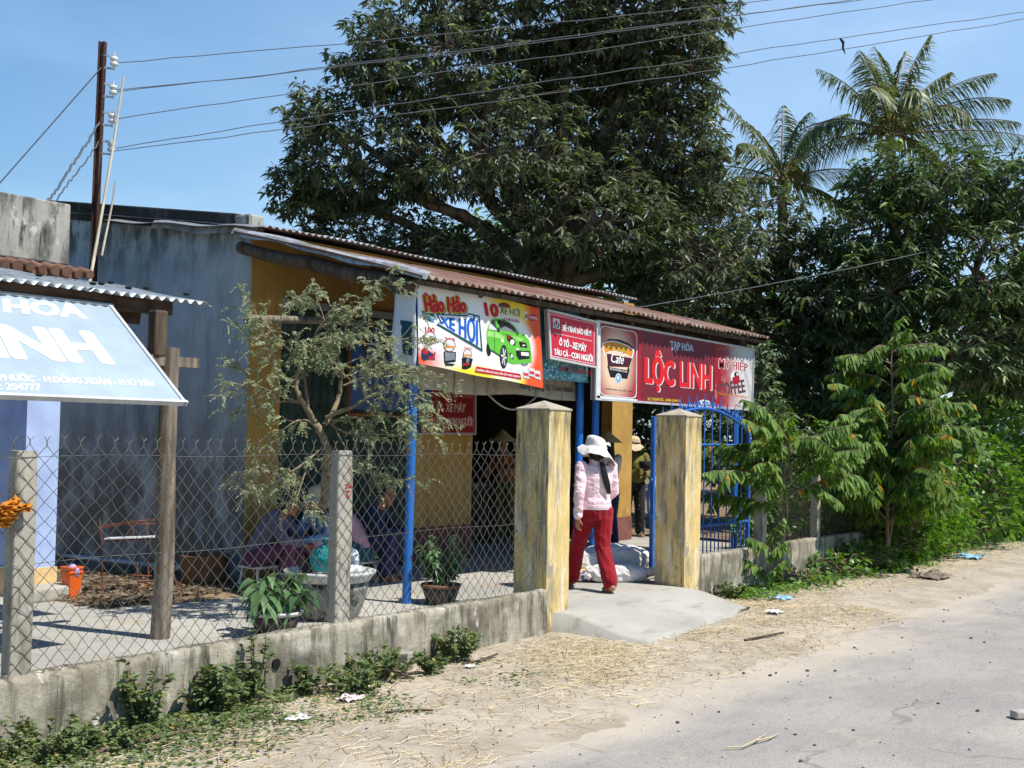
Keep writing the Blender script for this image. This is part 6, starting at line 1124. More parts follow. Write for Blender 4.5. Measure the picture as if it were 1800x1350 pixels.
def person(label, loc, rz, J, top, bottom, sleeve='long', skin='skin', hat=None, hair=True, s=1., voxel=.0075, wr=.004, group=None, bottom_wide=1., facing=None, trousers_end=.06, feet=True):
    p = empty('person', loc, label, 'person', group); WL[p.name] = Vector((0,0,0)); b = MB(); V_ = {k: Vector(v) for k, v in J.items()}
    lat = (V_['shR']-V_['shL']).normalized(); hd, nk, ch, wa, pe = (V_[k] for k in ('head', 'neck', 'chest', 'waist', 'pelvis'))
    loft(b, [(pe-Vector((0,0,.07)), .10,.085), (pe, .145,.10), (wa, .118,.085), (ch, .15,.10), (ch.lerp(nk, .6), .14,.085), (nk, .06,.055)], lat=lat)
    f = Vector(facing) if facing else Vector((0,1,0)); W, m = head(b, hd, f, s)
    limb(b, [nk-Vector((0,0,.03)), W(0,-.015,-.05)], [.055,.048])
    for q in 'LR':
        sg = -1 if q == 'L' else 1
        limb(b, [V_['sh'+q], V_['sh'+q].lerp(V_['el'+q], .5), V_['el'+q], V_['el'+q].lerp(V_['wr'+q], .35), V_['wr'+q]], [.05,.042,.036,.034,.023])
        dr = (V_['wr'+q]-V_['el'+q]).normalized(); pn = V_.get('pn'+q, Vector((-sg, .35, 0)) if abs(dr.z) > .6 else Vector((0,0,-1))); hd_ = V_.get('hd'+q, dr)
        hand(b, V_['wr'+q], hd_, pn, sg*(1 if True else -1), .55, .95)
        limb(b, [V_['hip'+q], V_['hip'+q].lerp(V_['kn'+q], .5), V_['kn'+q], V_['kn'+q].lerp(V_['an'+q], .35), V_['an'+q]], [.085,.068,.05,.05,.034])
        tf = V_['toe'+q]; an = V_['an'+q]; limb(b, [an-(tf-an).normalized()*.035+Vector((0,0,-.03)), an.lerp(tf, .5)+Vector((0,0,-.012)), tf], [.034,.034,.024])
    remesh(b, 'body', [skin, 'eye_dark', 'lip'], p, voxel, 3, post=face_post(W, s))
    # top
    b = MB(); loft(b, [(pe.lerp(wa,.25)-Vector((0,0,.02)), .158,.122), (wa.lerp(pe,.35), .160,.124), (wa, .142,.11), (ch, .174,.125), (ch.lerp(nk,.55), .172,.105), (ch.lerp(nk,.82), .135,.088), (nk-Vector((0,0,.015)), .085,.075)], lat=lat)
    for q in 'LR':
        e, w_ = V_['el'+q], V_['wr'+q]
        if sleeve == 'long': limb(b, [V_['sh'+q], V_['sh'+q].lerp(e,.5), e, e.lerp(w_,.5), w_.lerp(e,.06)], [.058,.057,.052,.046,.040])
        else: limb(b, [V_['sh'+q], V_['sh'+q].lerp(e,.85)], [.07,.062])
    remesh(b, 'shirt', [top], p, voxel, 5, wr, (10,10,11))
    b = MB(); loft(b, [(pe-Vector((0,0,.10)), .12,.11), (pe-Vector((0,0,.02)), .160,.125), (pe.lerp(wa,.45), .150,.115), (pe.lerp(wa,.8), .125,.095)], lat=lat)
    for q in 'LR':
        k, a = V_['kn'+q], V_['an'+q]; a2 = a.lerp(k, trousers_end)
        limb(b, [V_['hip'+q], V_['hip'+q].lerp(k,.5), k, k.lerp(a2,.5), a2], [.105,.088,.070*bottom_wide,.070*bottom_wide,.068*bottom_wide])
    remesh(b, 'trousers', [bottom], p, voxel, 5, wr*1.2, (10,10,5))
    if feet:
        b = MB()
        for q in 'LR':
            an, tf = V_['an'+q], V_['toe'+q]; d = (tf-an); d.z = 0; d.normalize(); c = an.lerp(tf, .5); mm = Matrix((d.cross(Z0), d, Z0)).transposed()
            b.ell(Vector((c.x, c.y, .0))+d*.0+Vector((0,0,max(.012, tf.z-.014))), (.048,.125,.012), mm, 16, 6); b.tube([c+d*.03+Vector((0,0,-.02))+d.cross(Z0)*.045, c+d*.035+Vector((0,0,.03)), c+d*.03+Vector((0,0,-.02))-d.cross(Z0)*.045], [.012,.013,.012], 6)
        b.build('sandal', 'sandal', p)
    if hair:
        b = MB(); hair_cap(b, W, m, s, hair if not isinstance(hair, bool) else 0); remesh(b, 'hair', ['hair_black'], p, .009, 3, .003, (40,40,14))
    if hat: hat(p, W, m, s)
    p.rotation_euler = (0, 0, rz); return p, W
def mapped(fn):  # build in head frame
    return fn
def cone_hat(p, W, m, s):
    b = MB(); n = 32; b.rings([[W(r*math.cos(a), r*math.sin(a), z) for a in (2*math.pi*k/n for k in range(n))] for r, z in ((.005,.215), (.05,.178), (.10,.138), (.155,.096), (.205,.055), (.208,.05), (.20,.053), (.15,.088), (.09,.132), (.01,.19))]); o = b.build('conical_hat', 'straw_hat', p)
def brim_hat(mat, R_=.185, tilt=(0,0), band=None, drop=.0, seed=0):
    def f(p, W, m, s):
        b = MB(); n = 48; rs = []
        for r, z in ((.004,.140), (.045,.139), (.080,.124), (.094,.092), (.099,.045), (.102,.028), (.125,.018), (.155,.002), (R_,-.022), (R_+.002,-.026), (.15,-.004), (.115,.012), (.097,.02)):
            ring = []
            for k in range(n):
                a = 2*math.pi*k/n; out = max(0, (r-.095)/(R_-.095)); wv = out*(.024*math.sin(3*a+seed)+.014*math.sin(5*a+1+seed)+.006*math.sin(11*a)); lump = .004*math.sin(4*a+z*40+seed) if z > .03 else 0
                x, y = (r+lump)*math.cos(a), (r+lump)*math.sin(a)*1.08; z2 = z+.006+wv+x*tilt[0]+y*tilt[1]-out*.02-drop*out*out
                ring.append(W(x, y-.012, z2))
            rs.append(ring)
        b.rings(rs); ob = b.build('hat', mat, p); q = ob.modifiers.new('s', 'SUBSURF'); q.levels = q.render_levels = 1
        if band:
            b = MB(); b.rings([[W((.1035)*math.cos(a), .1035*math.sin(a)*1.08-.012, z+.006+.0975*(math.cos(a)*tilt[0]+math.sin(a)*1.08*tilt[1])) for a in (2*math.pi*k/32 for k in range(32))] for z in (.03,.056)], cap=False); b.build('hat_band', band, p)
    return f
# --- the woman walking in through the gateway, seen from behind
ax = dict(head=(.045,-.005,1.385), neck=(.045,-.035,1.262), chest=(.045,-.03,1.12), waist=(.045,-.03,.93), pelvis=(.045,-.02,.81), shL=(-.125,-.035,1.225), shR=(.215,-.03,1.225),
  elL=(-.175,-.09,.965), wrL=(-.165,-.055,.735), elR=(.262,-.0,.975), wrR=(.235,.17,.88), hipL=(-.035,-.0,.78), hipR=(.125,-.03,.78), knL=(-.045,.17,.43), anL=(-.055,.275,.085), toeL=(-.06,.42,.03),
  knR=(.10,-.09,.42), anR=(.075,-.315,.085), toeR=(.085,-.17,.028), hdL=(.02,.12,-1), pnL=(1,.25,0))
hero, Wh = person('woman in pink jacket, red trousers and floppy white hat walking in between the pillars', (10.34, 6.47, 0.0), R(-30), ax, 'pink_jacket', 'red_trousers', hat=brim_hat('white_cotton', .188, (-.27,.13), 'white_cotton', drop=.026, seed=1.2), hair=True, voxel=.006, wr=.007, bottom_wide=1.06, trousers_end=.09, facing=(-.25,1,-.02))
b = MB(); b.ell((.045,-.055,1.315), (.062,.05,.07), None, 16, 10); b.ell((.045,-.03,1.35), (.074,.075,.07), None, 16, 10); b.build('nape_hair', 'hair_black', hero)
b = MB(); loft(b, [((.045,-.034,1.225), .098,.088), ((.045,-.034,1.25), .082,.074), ((.045,-.03,1.275), .072,.066), ((.045,-.028,1.297), .074,.068), ((.045,-.028,1.30), .066,.06)]); b.build('jacket_collar', 'pink_jacket', hero)
b = MB()
rgp = np.random.default_rng(2)
for k in range(26):
    a = rgp.random()*6.28; r = .018*math.sqrt(rgp.random()); ox, oy = r*math.cos(a)*1.4, r*math.sin(a)*.7; e = rgp.random()
    b.tube([(.045+ox*.5,-.105+oy*.3,1.315), (.052+ox,-.152+oy,1.25), (.07+ox*1.3,-.172+oy,1.15), (.10+ox*1.3,-.172+oy,1.05), (.125+ox*.9,-.165+oy*.6,.985-.03*e)], [.007,.0085,.009,.008,.002], 6)
b.build('ponytail', 'hair_black', hero)
b = MB(); b.tube([(.03,-.125,1.29), (.05,-.142,1.29), (.07,-.13,1.286)], [.016,.021,.016], 8); b.build('hair_tie', 'sandal', hero)
b = MB(); loft(b, [((.045,-.025,.805), .162,.13), ((.045,-.025,.825), .166,.134), ((.045,-.027,.85), .166,.134), ((.045,-.03,.87), .160,.128)]); b.build('jacket_hem', 'pink_jacket', hero)
b = MB(); b.tube([(.14,-.03,1.455), (.165,-.045,1.46), (.185,-.06,1.452)], [.006,.012,.003], 6); b.tube([(.14,-.03,1.455), (.165,-.06,1.445), (.18,-.075,1.43)], [.006,.01,.003], 6); b.build('hat_bow', 'white_cotton', hero)
def stand(h=1.5, **kw):
    k = h/1.5; d = dict(head=(0,.02,1.37), neck=(0,-.01,1.25), chest=(0,0,1.11), waist=(0,0,.93), pelvis=(0,-.01,.81), shL=(-.168,-.01,1.21), shR=(.168,-.01,1.21), elL=(-.21,-.03,.95), elR=(.21,-.03,.95), wrL=(-.21,.08,.75), wrR=(.21,.08,.75),
     hipL=(-.085,0,.77), hipR=(.085,0,.77), knL=(-.10,.03,.43), knR=(.10,.02,.43), anL=(-.11,-.01,.08), anR=(.11,-.02,.08), toeL=(-.14,.14,.026), toeR=(.14,.13,.026)); d.update(kw)
    return {n: tuple(q*k for q in v) if n[:2] not in ('pn','hd') else v for n, v in d.items()}
w2, _ = person('woman in olive shirt and dotted black trousers standing with a hand on her hip', (16.28, 9.42, -.01), R(122), stand(1.53, elR=(.335,-.06,1.0), wrR=(.19,.06,.885), hdR=(-.9,.35,-.2), pnR=(-.1,0,-1), elL=(-.25,.0,.97), wrL=(-.16,.16,.93), hdL=(.7,.5,0)), 'olive_shirt', 'dotted_trousers', skin='skin_tan', hat=brim_hat('tan_hat', .185, (.1,-.12), 'black_rubber', seed=.4), bottom_wide=1.15)
b = MB(); b.lathe((16.18, 9.16, 1.03), [(.02,0),(.085,.02),(.098,.07),(.10,.12),(.09,.13),(.085,.05)], 18); tag(b.build('cooking_pot', 'black_rubber'), 'dark round pot held under the arm of the woman in the olive shirt', 'pot')
person('person in a pale shirt partly hidden behind the edge of the blue gate', (16.62, 9.06, -.01), R(150), stand(1.5), 'white_cotton', 'navy_trousers', skin='skin_tan', hat=brim_hat('red_trousers', .13, (0,0), seed=2.))
person('person in pale shirt and conical hat standing under the awning behind the walking woman', (14.20, 8.62, 0), R(-20), stand(1.52, elL=(-.2,.08,.98), wrL=(-.1,.26,.98), elR=(.2,.08,.98), wrR=(.1,.26,.98)), 'pale_shirt', 'navy_trousers', hat=cone_hat, hair=.1)
person('person in brown shirt and conical hat bending at the counter in the dark doorway', (14.0, 10.15, 0), R(95), stand(1.55, head=(0,.14,1.33), neck=(0,.08,1.22), chest=(0,.06,1.09), elL=(-.2,.14,1.0), wrL=(-.12,.34,.95), elR=(.2,.14,1.0), wrR=(.12,.34,.95)), 'brown_shirt', 'green_trousers', hat=cone_hat)
def sit(lean=.0, **kw):
    d = dict(head=(0,.20+lean,.86-lean*.35), neck=(0,.13+lean*.8,.755-lean*.2), chest=(0,.09+lean*.5,.60), waist=(0,.02,.43), pelvis=(0,-.02,.33), shL=(-.165,.11+lean*.75,.72-lean*.2), shR=(.165,.11+lean*.75,.72-lean*.2), elL=(-.22,.26+lean*.5,.50), elR=(.22,.26+lean*.5,.50), wrL=(-.10,.44,.46), wrR=(.10,.44,.46),
     hipL=(-.09,0,.31), hipR=(.09,0,.31), knL=(-.15,.36,.45), knR=(.15,.36,.45), anL=(-.13,.27,.08), anR=(.13,.27,.08), toeL=(-.15,.42,.026), toeR=(.15,.42,.026)); d.update(kw); return d
def stool(x, y, h, label):
    s = empty('stool', (x, y, 0), label, 'stool', 'low stools on the porch'); b = MB(); b.box((x, y, h-.012), (.27,.27,.024)); b.build('seat', 'white_cotton', s, bevel=.01)
    for sx, sy in ((-1,-1),(1,-1),(1,1),(-1,1)):
        b = MB(); b.tube([(x+sx*.105, y+sy*.105, h-.03), (x+sx*.125, y+sy*.125, 0)], .012, 6); b.build('leg', 'white_cotton', s)
seat = [('person in a grey purple top bent forward on a stool behind the leafy plant', (8.12, 8.80), -60, .10, 'purple_shirt', 'plum_trousers', None, 'skin_tan', (.1,1,-.25), 1.0),
  ('person in pale blue shirt, rose trousers and tan hat seated behind the concrete post', (8.86, 8.54), 175, .02, 'blue_shirt', 'rose_trousers', brim_hat('tan_hat', .16, (0,-.1), seed=.9), 'skin_tan', (.3,1,0), 1.0),
  ('person in a navy shirt resting both arms on the knees, seated beside the blue post', (9.38, 8.66), -62, .06, 'navy_shirt', 'navy_trousers', None, 'skin_tan', (.75,1,-.1), 1.05),
  ('person in rose sleeves and teal trousers squatting just right of the concrete post', (9.30, 8.56), 140, .10, 'rose_trousers', 'teal_trousers', None, 'skin_tan', (.1,1,-.35), .92)]
for lb, (x, y), az, lean, tp, bt, ht, sk, fc, k in seat:
    J = {n: tuple(q*k for q in v) for n, v in sit(lean).items()}
    person(lb, (x, y, 0), R(az-90), J, tp, bt, sleeve='long', skin=sk, hat=ht, facing=fc, wr=.005)
    stool(x, y, .235*k, 'low pale stool under the '+lb.split(' ', 1)[1].replace('person ', '')[:0]+{'purple_shirt':'person in the grey purple top','blue_shirt':'person in the pale blue shirt','navy_shirt':'person in the navy shirt','rose_trousers':'squatting person in rose sleeves'}[tp])
# ------------------------------------------------------------------ things in the yard
stained('glazed_pot', c255(150,150,140), [(c255(74,76,74), 9, (1,1,1), .48, .6, 3), (c255(206,204,196), 8, (1,1,1), .56, .68, 6)], rough=.5, bd=.03, bump=.8)
basic('pale_rim', c255(206,206,202), .5, .15); basic('bowl_dark', c255(84,76,66), .7, .25); basic('clay', c255(128,92,64), .8, .25); basic('orange_plastic', c255(236,104,34), .45, .1)
cloth('teal_plastic', c255(24,138,140), rough=.25, wr=.9, scale=(30,30,8)); cloth('white_plastic', c255(236,236,236), rough=.4, wr=.8, scale=(14,14,10)); cloth('lilac_plastic', c255(196,176,222), rough=.4, wr=.9, scale=(40,40,40)); cloth('orange_cloth', c255(206,132,30), (c255(180,84,20), 30, .3), wr=.9, scale=(30,30,30)); cloth('sack_white', c255(214,210,206), rough=.9, wr=1., scale=(13,13,13)); cloth('red_plastic', c255(190,40,36), rough=.4, wr=.8, scale=(40,40,40)); cloth('blue_plastic', c255(150,196,226), rough=.35, wr=.8, scale=(40,40,40)); cloth('pink_paper', c255(236,222,222), (c255(216,70,90), 60, .3), wr=.8, scale=(50,50,50))
pt = empty('planter', (7.34, 7.10, 0), 'big embossed grey planter with a pale flared rim behind the concrete post', 'planter')
b = MB(); b.lathe((7.34,7.10,0), [(.01,0),(.23,0),(.25,.03),(.285,.12),(.31,.22),(.325,.31),(.30,.31),(.28,.28),(.01,.27)], 36, wob=.01); b.build('bowl', 'glazed_pot', pt)
b = MB(); b.lathe((7.34,7.10,.31), [(.30,0),(.326,0),(.375,.062),(.378,.082),(.36,.085),(.31,.03)], 36); b.build('rim', 'pale_rim', pt)
b = MB(); b.grid(lambda u, v: (7.34+.31*v*math.cos(6.283*u), 7.10+.31*v*math.sin(6.283*u), .345+.03*fbm(u*6, v*4, 1.5)-.02*v), 30, 6, smooth=True); b.build('earth', 'soil', pt)
b = MB(); bc = Vector((7.23, 7.02, .40)); b.lathe(bc, [(.01,0),(.10,.005),(.135,.06),(.14,.11),(.11,.17),(.05,.205),(.025,.215),(.05,.25),(.045,.262),(.01,.24)], 30, wob=.05); tag(remesh(b, 'plastic_bag', ['teal_plastic'], empty('tmp_root', bc), .008, 2, .008, (30,30,9)), 'knotted teal plastic bag resting on the big planter', 'bag')
o_ = bpy.data.objects['plastic_bag']; r_ = bpy.data.objects['tmp_root']; o_.parent = None; bpy.data.objects.remove(r_)
b = MB(); b.ell((7.30, 6.90, .405), (.11,.08,.035), None, 16, 10); b.ell((7.38, 6.86, .41), (.07,.06,.045), None, 14, 9)
def lump(mb, name, mat, label, cat, vox=.008, wr=.008, ws=(16,16,16), sm=2, group=None):
    c = np.mean(np.array(mb.v), 0); c[2] = min(p[2] for p in mb.v); mb.v = [tuple(np.array(p)-c) for p in mb.v]
    r = bpy.data.objects.new('tmp_root', None); COL.objects.link(r); WL[r.name] = Vector((0,0,0)); o = remesh(mb, name, [mat], r, vox, sm, wr, ws); o.parent = None; bpy.data.objects.remove(r); o.location = c; tag(o, label, cat, group); return o
# the teal bag was made in world space about its own foot
lump(b, 'plastic_wrapper', 'white_plastic', 'white crumpled wrapper on the front rim of the big planter', 'wrapper', .007, .006)
b = MB(); b.ell((7.52, 7.02, .46), (.06,.05,.10), None, 14, 10); lump(b, 'white_bag', 'white_plastic', 'small white bag standing on the back of the big planter, right of the concrete post', 'bag', .007, .006)
b = MB(); b.lathe((7.17,7.20,.375), [(.01,0),(.055,0),(.066,.05),(.06,.11),(.05,.11),(.05,.02)], 16); b.tube([(7.17,7.14,.42),(7.16,7.09,.44),(7.16,7.09,.47),(7.17,7.13,.475)], .006, 6); tag(b.build('kettle', 'black_rubber'), 'dark mug standing on the left rim of the big planter', 'mug')
bw = empty('plant_bowl', (6.50,6.84,0), 'low dark bowl with a pale rim holding the drooping leafy plant', 'planter'); b = MB(); b.lathe((6.50,6.84,0), [(.01,0),(.13,0),(.165,.07),(.19,.15),(.17,.15),(.01,.13)], 30); b.build('bowl', 'bowl_dark', bw); b = MB(); b.lathe((6.50,6.84,.145), [(.17,.0),(.192,.0),(.208,.018),(.205,.032),(.185,.03),(.17,.01)], 30); b.build('rim', 'pale_rim', bw)
bw = empty('plant_pot', (8.62,6.96,0), 'brown clay pot holding the bushy plant beside the blue post', 'planter'); b = MB(); b.lathe((8.62,6.96,0), [(.01,0),(.12,0),(.15,.08),(.175,.155),(.155,.155),(.01,.13)], 28); b.build('bowl', 'bowl_dark', bw); b = MB(); b.lathe((8.62,6.96,.15), [(.155,0),(.178,0),(.186,.012),(.18,.028),(.158,.024)], 28); b.build('rim', 'clay', bw)
b = MB(); b.lathe((7.95,9.38,0), [(.01,0),(.19,0),(.21,.1),(.228,.22),(.235,.29),(.245,.305),(.225,.31),(.21,.26),(.01,.06)], 32); tag(b.build('clay_pot', 'clay'), 'large empty brown clay pot standing against the foot of the grey wall', 'pot')
# orange crate with a lilac bag
cr = empty('crate', (6.58, 9.52, 0), 'bright orange plastic bin at the corner of the pale blue house', 'bin')
b = MB(); cx, cy = 6.585, 9.52
for z0, z1, w0, w1 in ((0, .28, .050, .064),):
    for sx, sy in ((1,0),(-1,0),(0,1),(0,-1)):
        t0, t1 = .008, .008
        if sx: P = [(cx+sx*w0, cy-w0, z0), (cx+sx*w0, cy+w0, z0), (cx+sx*w1, cy+w1, z1), (cx+sx*w1, cy-w1, z1)]
        else: P = [(cx-w0, cy+sy*w0, z0), (cx+w0, cy+sy*w0, z0), (cx+w1, cy+sy*w1, z1), (cx-w1, cy+sy*w1, z1)]
        b.add(P, [(0,1,2,3)])
b.b2((cx-.049, cy-.049, .0), (cx+.049, cy+.049, .012)); b.build('box', 'orange_plastic', cr, solid=.006)
b = MB()
for z, w_ in ((.275,.068), (.235,.066)):
    for sx, sy in ((1,0),(-1,0),(0,1),(0,-1)): b.box((cx+sx*w_, cy+sy*w_, z), (.014 if sx else 2*w_+.01, .014 if sy else 2*w_+.01, .018))
b.build('rim', 'orange_plastic', cr, bevel=.003)
cr.rotation_euler.z = 0
b = MB(); b.ell((6.578,9.505,.265), (.036,.04,.04), None, 14, 9); b.ell((6.592,9.462,.24), (.026,.024,.045), None, 14, 9); lump(b, 'plastic_bag', 'lilac_plastic', 'lilac plastic bag hanging out of the orange bin', 'bag', .007, .006, (25,25,25))
# rusty wire rack with a pale board
rk = empty('wire_rack', (7.05, 9.15, 0), 'rusty bent wire stand carrying a pale board in front of the grey wall', 'stand'); b = MB()
L_ = [[(6.84,9.42,.03),(6.82,9.43,.5),(6.80,9.45,.70)], [(7.04,9.16,.0),(7.02,9.2,.4),(6.98,9.24,.70)], [(7.10,9.12,.04),(7.09,9.12,.5),(7.06,9.14,.72)], [(7.26,8.9,.05),(7.20,8.95,.35),(7.16,9.0,.70)], [(6.80,9.45,.62),(6.98,9.24,.66),(7.2,8.98,.66)], [(6.82,9.43,.64),(7.06,9.14,.69),(7.22,8.97,.70)], [(6.84,9.42,.50),(7.02,9.2,.52),(7.2,8.95,.53)], [(7.03,9.18,.14),(7.2,8.95,.16)], [(7.04,9.16,.08),(7.23,8.93,.15)], [(6.98,9.22,.20),(7.12,9.10,.19)]]
for pts in L_: b.tube(pts, .006, 6)
b.build('frame', 'rust_wire', rk); b = MB(); b.beam((6.84,9.40,.525),(7.19,8.97,.555), .12, .012); b.build('board', 'white_plastic', rk)
# sacks
def sack(label, c, L, w, h, az, mat='sack_white', seed=0, tail=True):
    d = Vector((math.cos(az), math.sin(az), 0)); n = Vector((-math.sin(az), math.cos(az), 0)); b = MB(); c = Vector(c); rs = []
    for i in range(11):
        t = i/10; k = max(.25, math.sin(math.pi*(.08+.84*t))**.45); cen = c+d*L*(t-.5)+Z0*(h*.5)
        rs.append([cen+n*(w*.5*k*math.copysign(abs(math.cos(a))**.75, math.cos(a))*(1+.05*math.sin(3*a+seed)))+Z0*(h*.5*k*math.copysign(abs(math.sin(a))**.8, math.sin(a))) for a in (2*math.pi*j/20 for j in range(20))])
    b.rings(rs)
    if tail: 
        p = c+d*L*.5+Z0*(h*.52); b.rings([[p+d*(q*.14)+n*(w*(.22+.2*q)*math.cos(a))+Z0*(.03*math.sin(a)+.02*math.sin(a*3+seed)+.03*q) for a in (2*math.pi*j/16 for j in range(16))] for q in (-.4, 0, .4, .8, 1.)])
    return lump(b, 'sack', mat, label, 'sack', .009, .013, (9,9,9), 3, 'sacks heaped inside the gateway')
Q1 = -.946
sack('bulging white sack at the back of the heap, leaning towards the blue gate', (11.48, 6.86, .06), .70, .42, .30, Q1, seed=1)
sack('white sack at the front of the heap, loose mouth towards the blue gate', (11.16, 6.66, -.01), .62, .36, .20, Q1+.1, seed=2)
sack('white sack on top at the left of the heap behind the walking woman', (11.14, 7.12, .05), .56, .40, .28, Q1-.2, seed=3, tail=False)
t = NT('printed_sack'); c = t.mix(t.ramp(t.axis(1), -.06, .0), c255(60,80,120), c255(236,190,40)); c = t.mix(t.ramp(t.noise(14), .5, .58), c, c255(232,232,228)); c = t.mix(t.ramp(t.noise(22, loc=(3,3,3)), .58, .64), c, c255(220,110,30)); t.bump(t.noise(18), .5, .02); M['printed_sack'] = t.fin(c, .45, .4)
sack('yellow and white printed sack lying flat at the left of the heap', (10.98, 6.93, .0), .5, .3, .12, Q1, 'printed_sack', seed=5, tail=False)
# cloth tied on the first post
b = MB()
def fold(c, ax, n_, L, w, sd):
    c, ax = Vector(c), Vector(ax).normalized(); s2 = ax.cross(Vector(n_)).normalized(); nn = s2.cross(ax)
    b.grid(lambda u, v: c+ax*(L*(u-.5)*(1-.3*abs(v-.5)))+s2*(w*(v-.5)*(.45+1.1*abs(u-.5)))+nn*(.022*math.sin(v*13+sd)+.05*noise.noise((u*5+sd, v*5, sd))), 14, 12, smooth=True)
for k in range(9): fold((3.585+.012*math.cos(k), 5.865-.004*k, 1.035+.009*k), (1, -.1, .35*math.sin(k*2.1)), (0,-1,0), .17, .07, k*1.7)
fold((3.67, 5.845, 1.12), (.8,-.2,.55), (0,-1,0), .10, .08, 3); fold((3.55, 5.85, 1.0), (-.5,-.1,-.8), (0,-1,0), .14, .10, 8); fold((3.66, 5.85, 1.07), (.9,-.2,-.2), (0,-1,0), .09, .06, 5); fold((3.72, 5.84, 1.10), (1,0,.2), (0,-1,0), .12, .06, 2)
tag(b.build('tied_cloth', 'orange_cloth', solid=.003), 'crumpled orange cloth knotted round the leftmost concrete post', 'cloth')
# counter and shelf inside the shop
ct = empty('shop_counter', (13.6, 10.6, 0), 'worn wooden counter standing inside the dark doorway', 'counter'); b = MB(); b.b2((12.6, 10.35, .78), (14.6, 10.85, .83)); b.build('top', 'weathered_wood', ct); b = MB(); b.b2((12.65, 10.4, .08), (14.55, 10.8, .776)); b.build('body', 'dark_wood', ct)
sh = empty('shelf_unit', (13.5, 13.7, 0), 'tall dark shelf stacked with goods at the back of the shop', 'shelf'); b = MB()
for z in (.5, .95, 1.4, 1.85, 2.3): b.b2((12.2, 13.6, z), (15.4, 14.0, z+.03))
for x in (12.2, 13.8, 15.4): b.b2((x-.02, 13.59, 0), (x+.02, 14.01, 2.5))
b.build('frame', 'dark_wood', sh)
gm = ['red_plastic', 'blue_plastic', 'clay', 'orange_plastic', 'white_plastic', 'straw_hat']; gr_ = random.Random(3)
for z in (.53, .98, 1.43, 1.88):
    x = 12.3
    while x < 15.3:
        w_, h_ = gr_.uniform(.12,.3), gr_.uniform(.15,.36)
        if abs(x+w_/2-13.8) > w_/2+.05:
            b = MB(); b.box((x+w_/2, 13.8, z+h_/2), (w_*.9, .24, h_)); tag(b.build('goods_box', gr_.choice(gm), bevel=.008), 'box of goods standing on the dark shelf inside the shop', 'box', 'goods on the shop shelf')
        x += w_+gr_.uniform(.02,.12)
# wires
WF = [((16.54,3.17,7.69), INS[0], .10, 'topmost overhead wire from the highest insulator'), ((16.54,3.17,7.64), INS[1], .10, 'second overhead wire from the top, leaving the second insulator'), ((16.54,3.17,7.54), INS[1]+Vector((0,0,-.02)), .02, 'third overhead wire from the top, sharing the second insulator'),
  ((16.55,3.17,7.47), INS[2], .02, 'fourth overhead wire from the top, leaving the third insulator'), ((16.56,3.18,7.12), INS[3], -.02, 'fifth overhead wire, the one with a scrap of rag hanging on it'), ((16.57,3.18,7.06), INS[3]+Vector((0,0,-.03)), .09, 'lowest overhead wire, leaving the bottom insulator')]
WP = []
for c, a, sg, lb in WF: WP.append(wire('overhead_wire', a, c, lb, sg, .0052, .02, group='overhead wires'))
wire('guy_wire', (8.18,11.6,5.5), (7.07,12.30,3.67), 'stay wire running down to the left from the steel pole', .0, .008, .0)
for i, (dx, lb) in enumerate(((0, 'thick twisted cable sloping down left from the bottom insulator'), (.05, 'thin twisted cable sloping down left beside the thick one'))): wire('service_cable', (8.2+dx*.3,11.59,4.95-dx*4), (7.50+dx,11.7,3.75), lb, .05, .014-.005*i, .06)
wire('low_wire', (15.6, 9.0, 3.42), (24.5, 4.2, 5.95), 'thin wire running from the shop corner across the right mango tree', .12, .006, .01)
pb = min((p for p in WP[4]), key=lambda p: abs((p-Vector((0,0,0))).dot(Vector((.585,-.811,0)))/max(.1, (p).dot(Vector((.811,.585,0))))-580/2150))
b = MB(); b.tube([pb+Vector((0,0,.0)), pb+Vector((.03,-.03,-.05)), pb+Vector((.02,-.03,-.12)), pb+Vector((.05,-.05,-.19))], [(.025,.008),(.035,.012),(.025,.01),(.006,.004)], 6); tag(b.build('rag', 'black_rubber'), 'dark scrap of rag caught on an overhead wire', 'rag')
# ------------------------------------------------------------------ straw, stones, litter on the verge
t = NT('straw'); g_ = t.n('ShaderNodeNewGeometry'); M['straw'] = t.fin(t.mix(t.ramp(g_.outputs['Random Per Island'], 0, 1), c255(166,144,108), c255(214,198,162)), .7, .3)
def straws(name, n, fn, seed, lmin=.05, lmax=.28):
    r = np.random.default_rng(seed); V = []; Q = []
    for i in range(n):
        x, y, az = fn(r); L = r.uniform(lmin, lmax)*(1 if r.random() < .35 else .55); w_ = r.uniform(.0009, .0025); k = 4; bend = r.normal()*.6; z0 = .003+.016*r.random()**2; tilt = r.normal()*.008; px, py = x, y; a = az; o = len(V)
        for j in range(k+1):
            nx, ny = -math.sin(a), math.cos(a); z = verge_z(px, py); z = max(z, -.2) + z0 + tilt*(j-2)*.5 + .004*math.sin(j*1.7+i)
            V += [(px-nx*w_, py-ny*w_, z), (px, py, z+w_*1.2), (px+nx*w_, py+ny*w_, z)]; px += math.cos(a)*L/k; py += math.sin(a)*L/k; a += bend/k
            if j < k: Q += [(o+j*3+q, o+j*3+3+q, o+j*3+4+q, o+j*3+1+q) for q in (0,1)]
    o = npmesh(name, np.array(V), np.array(Q), 'straw', None, origin=(0,0,0), smooth=False); tag(o, kind='stuff')
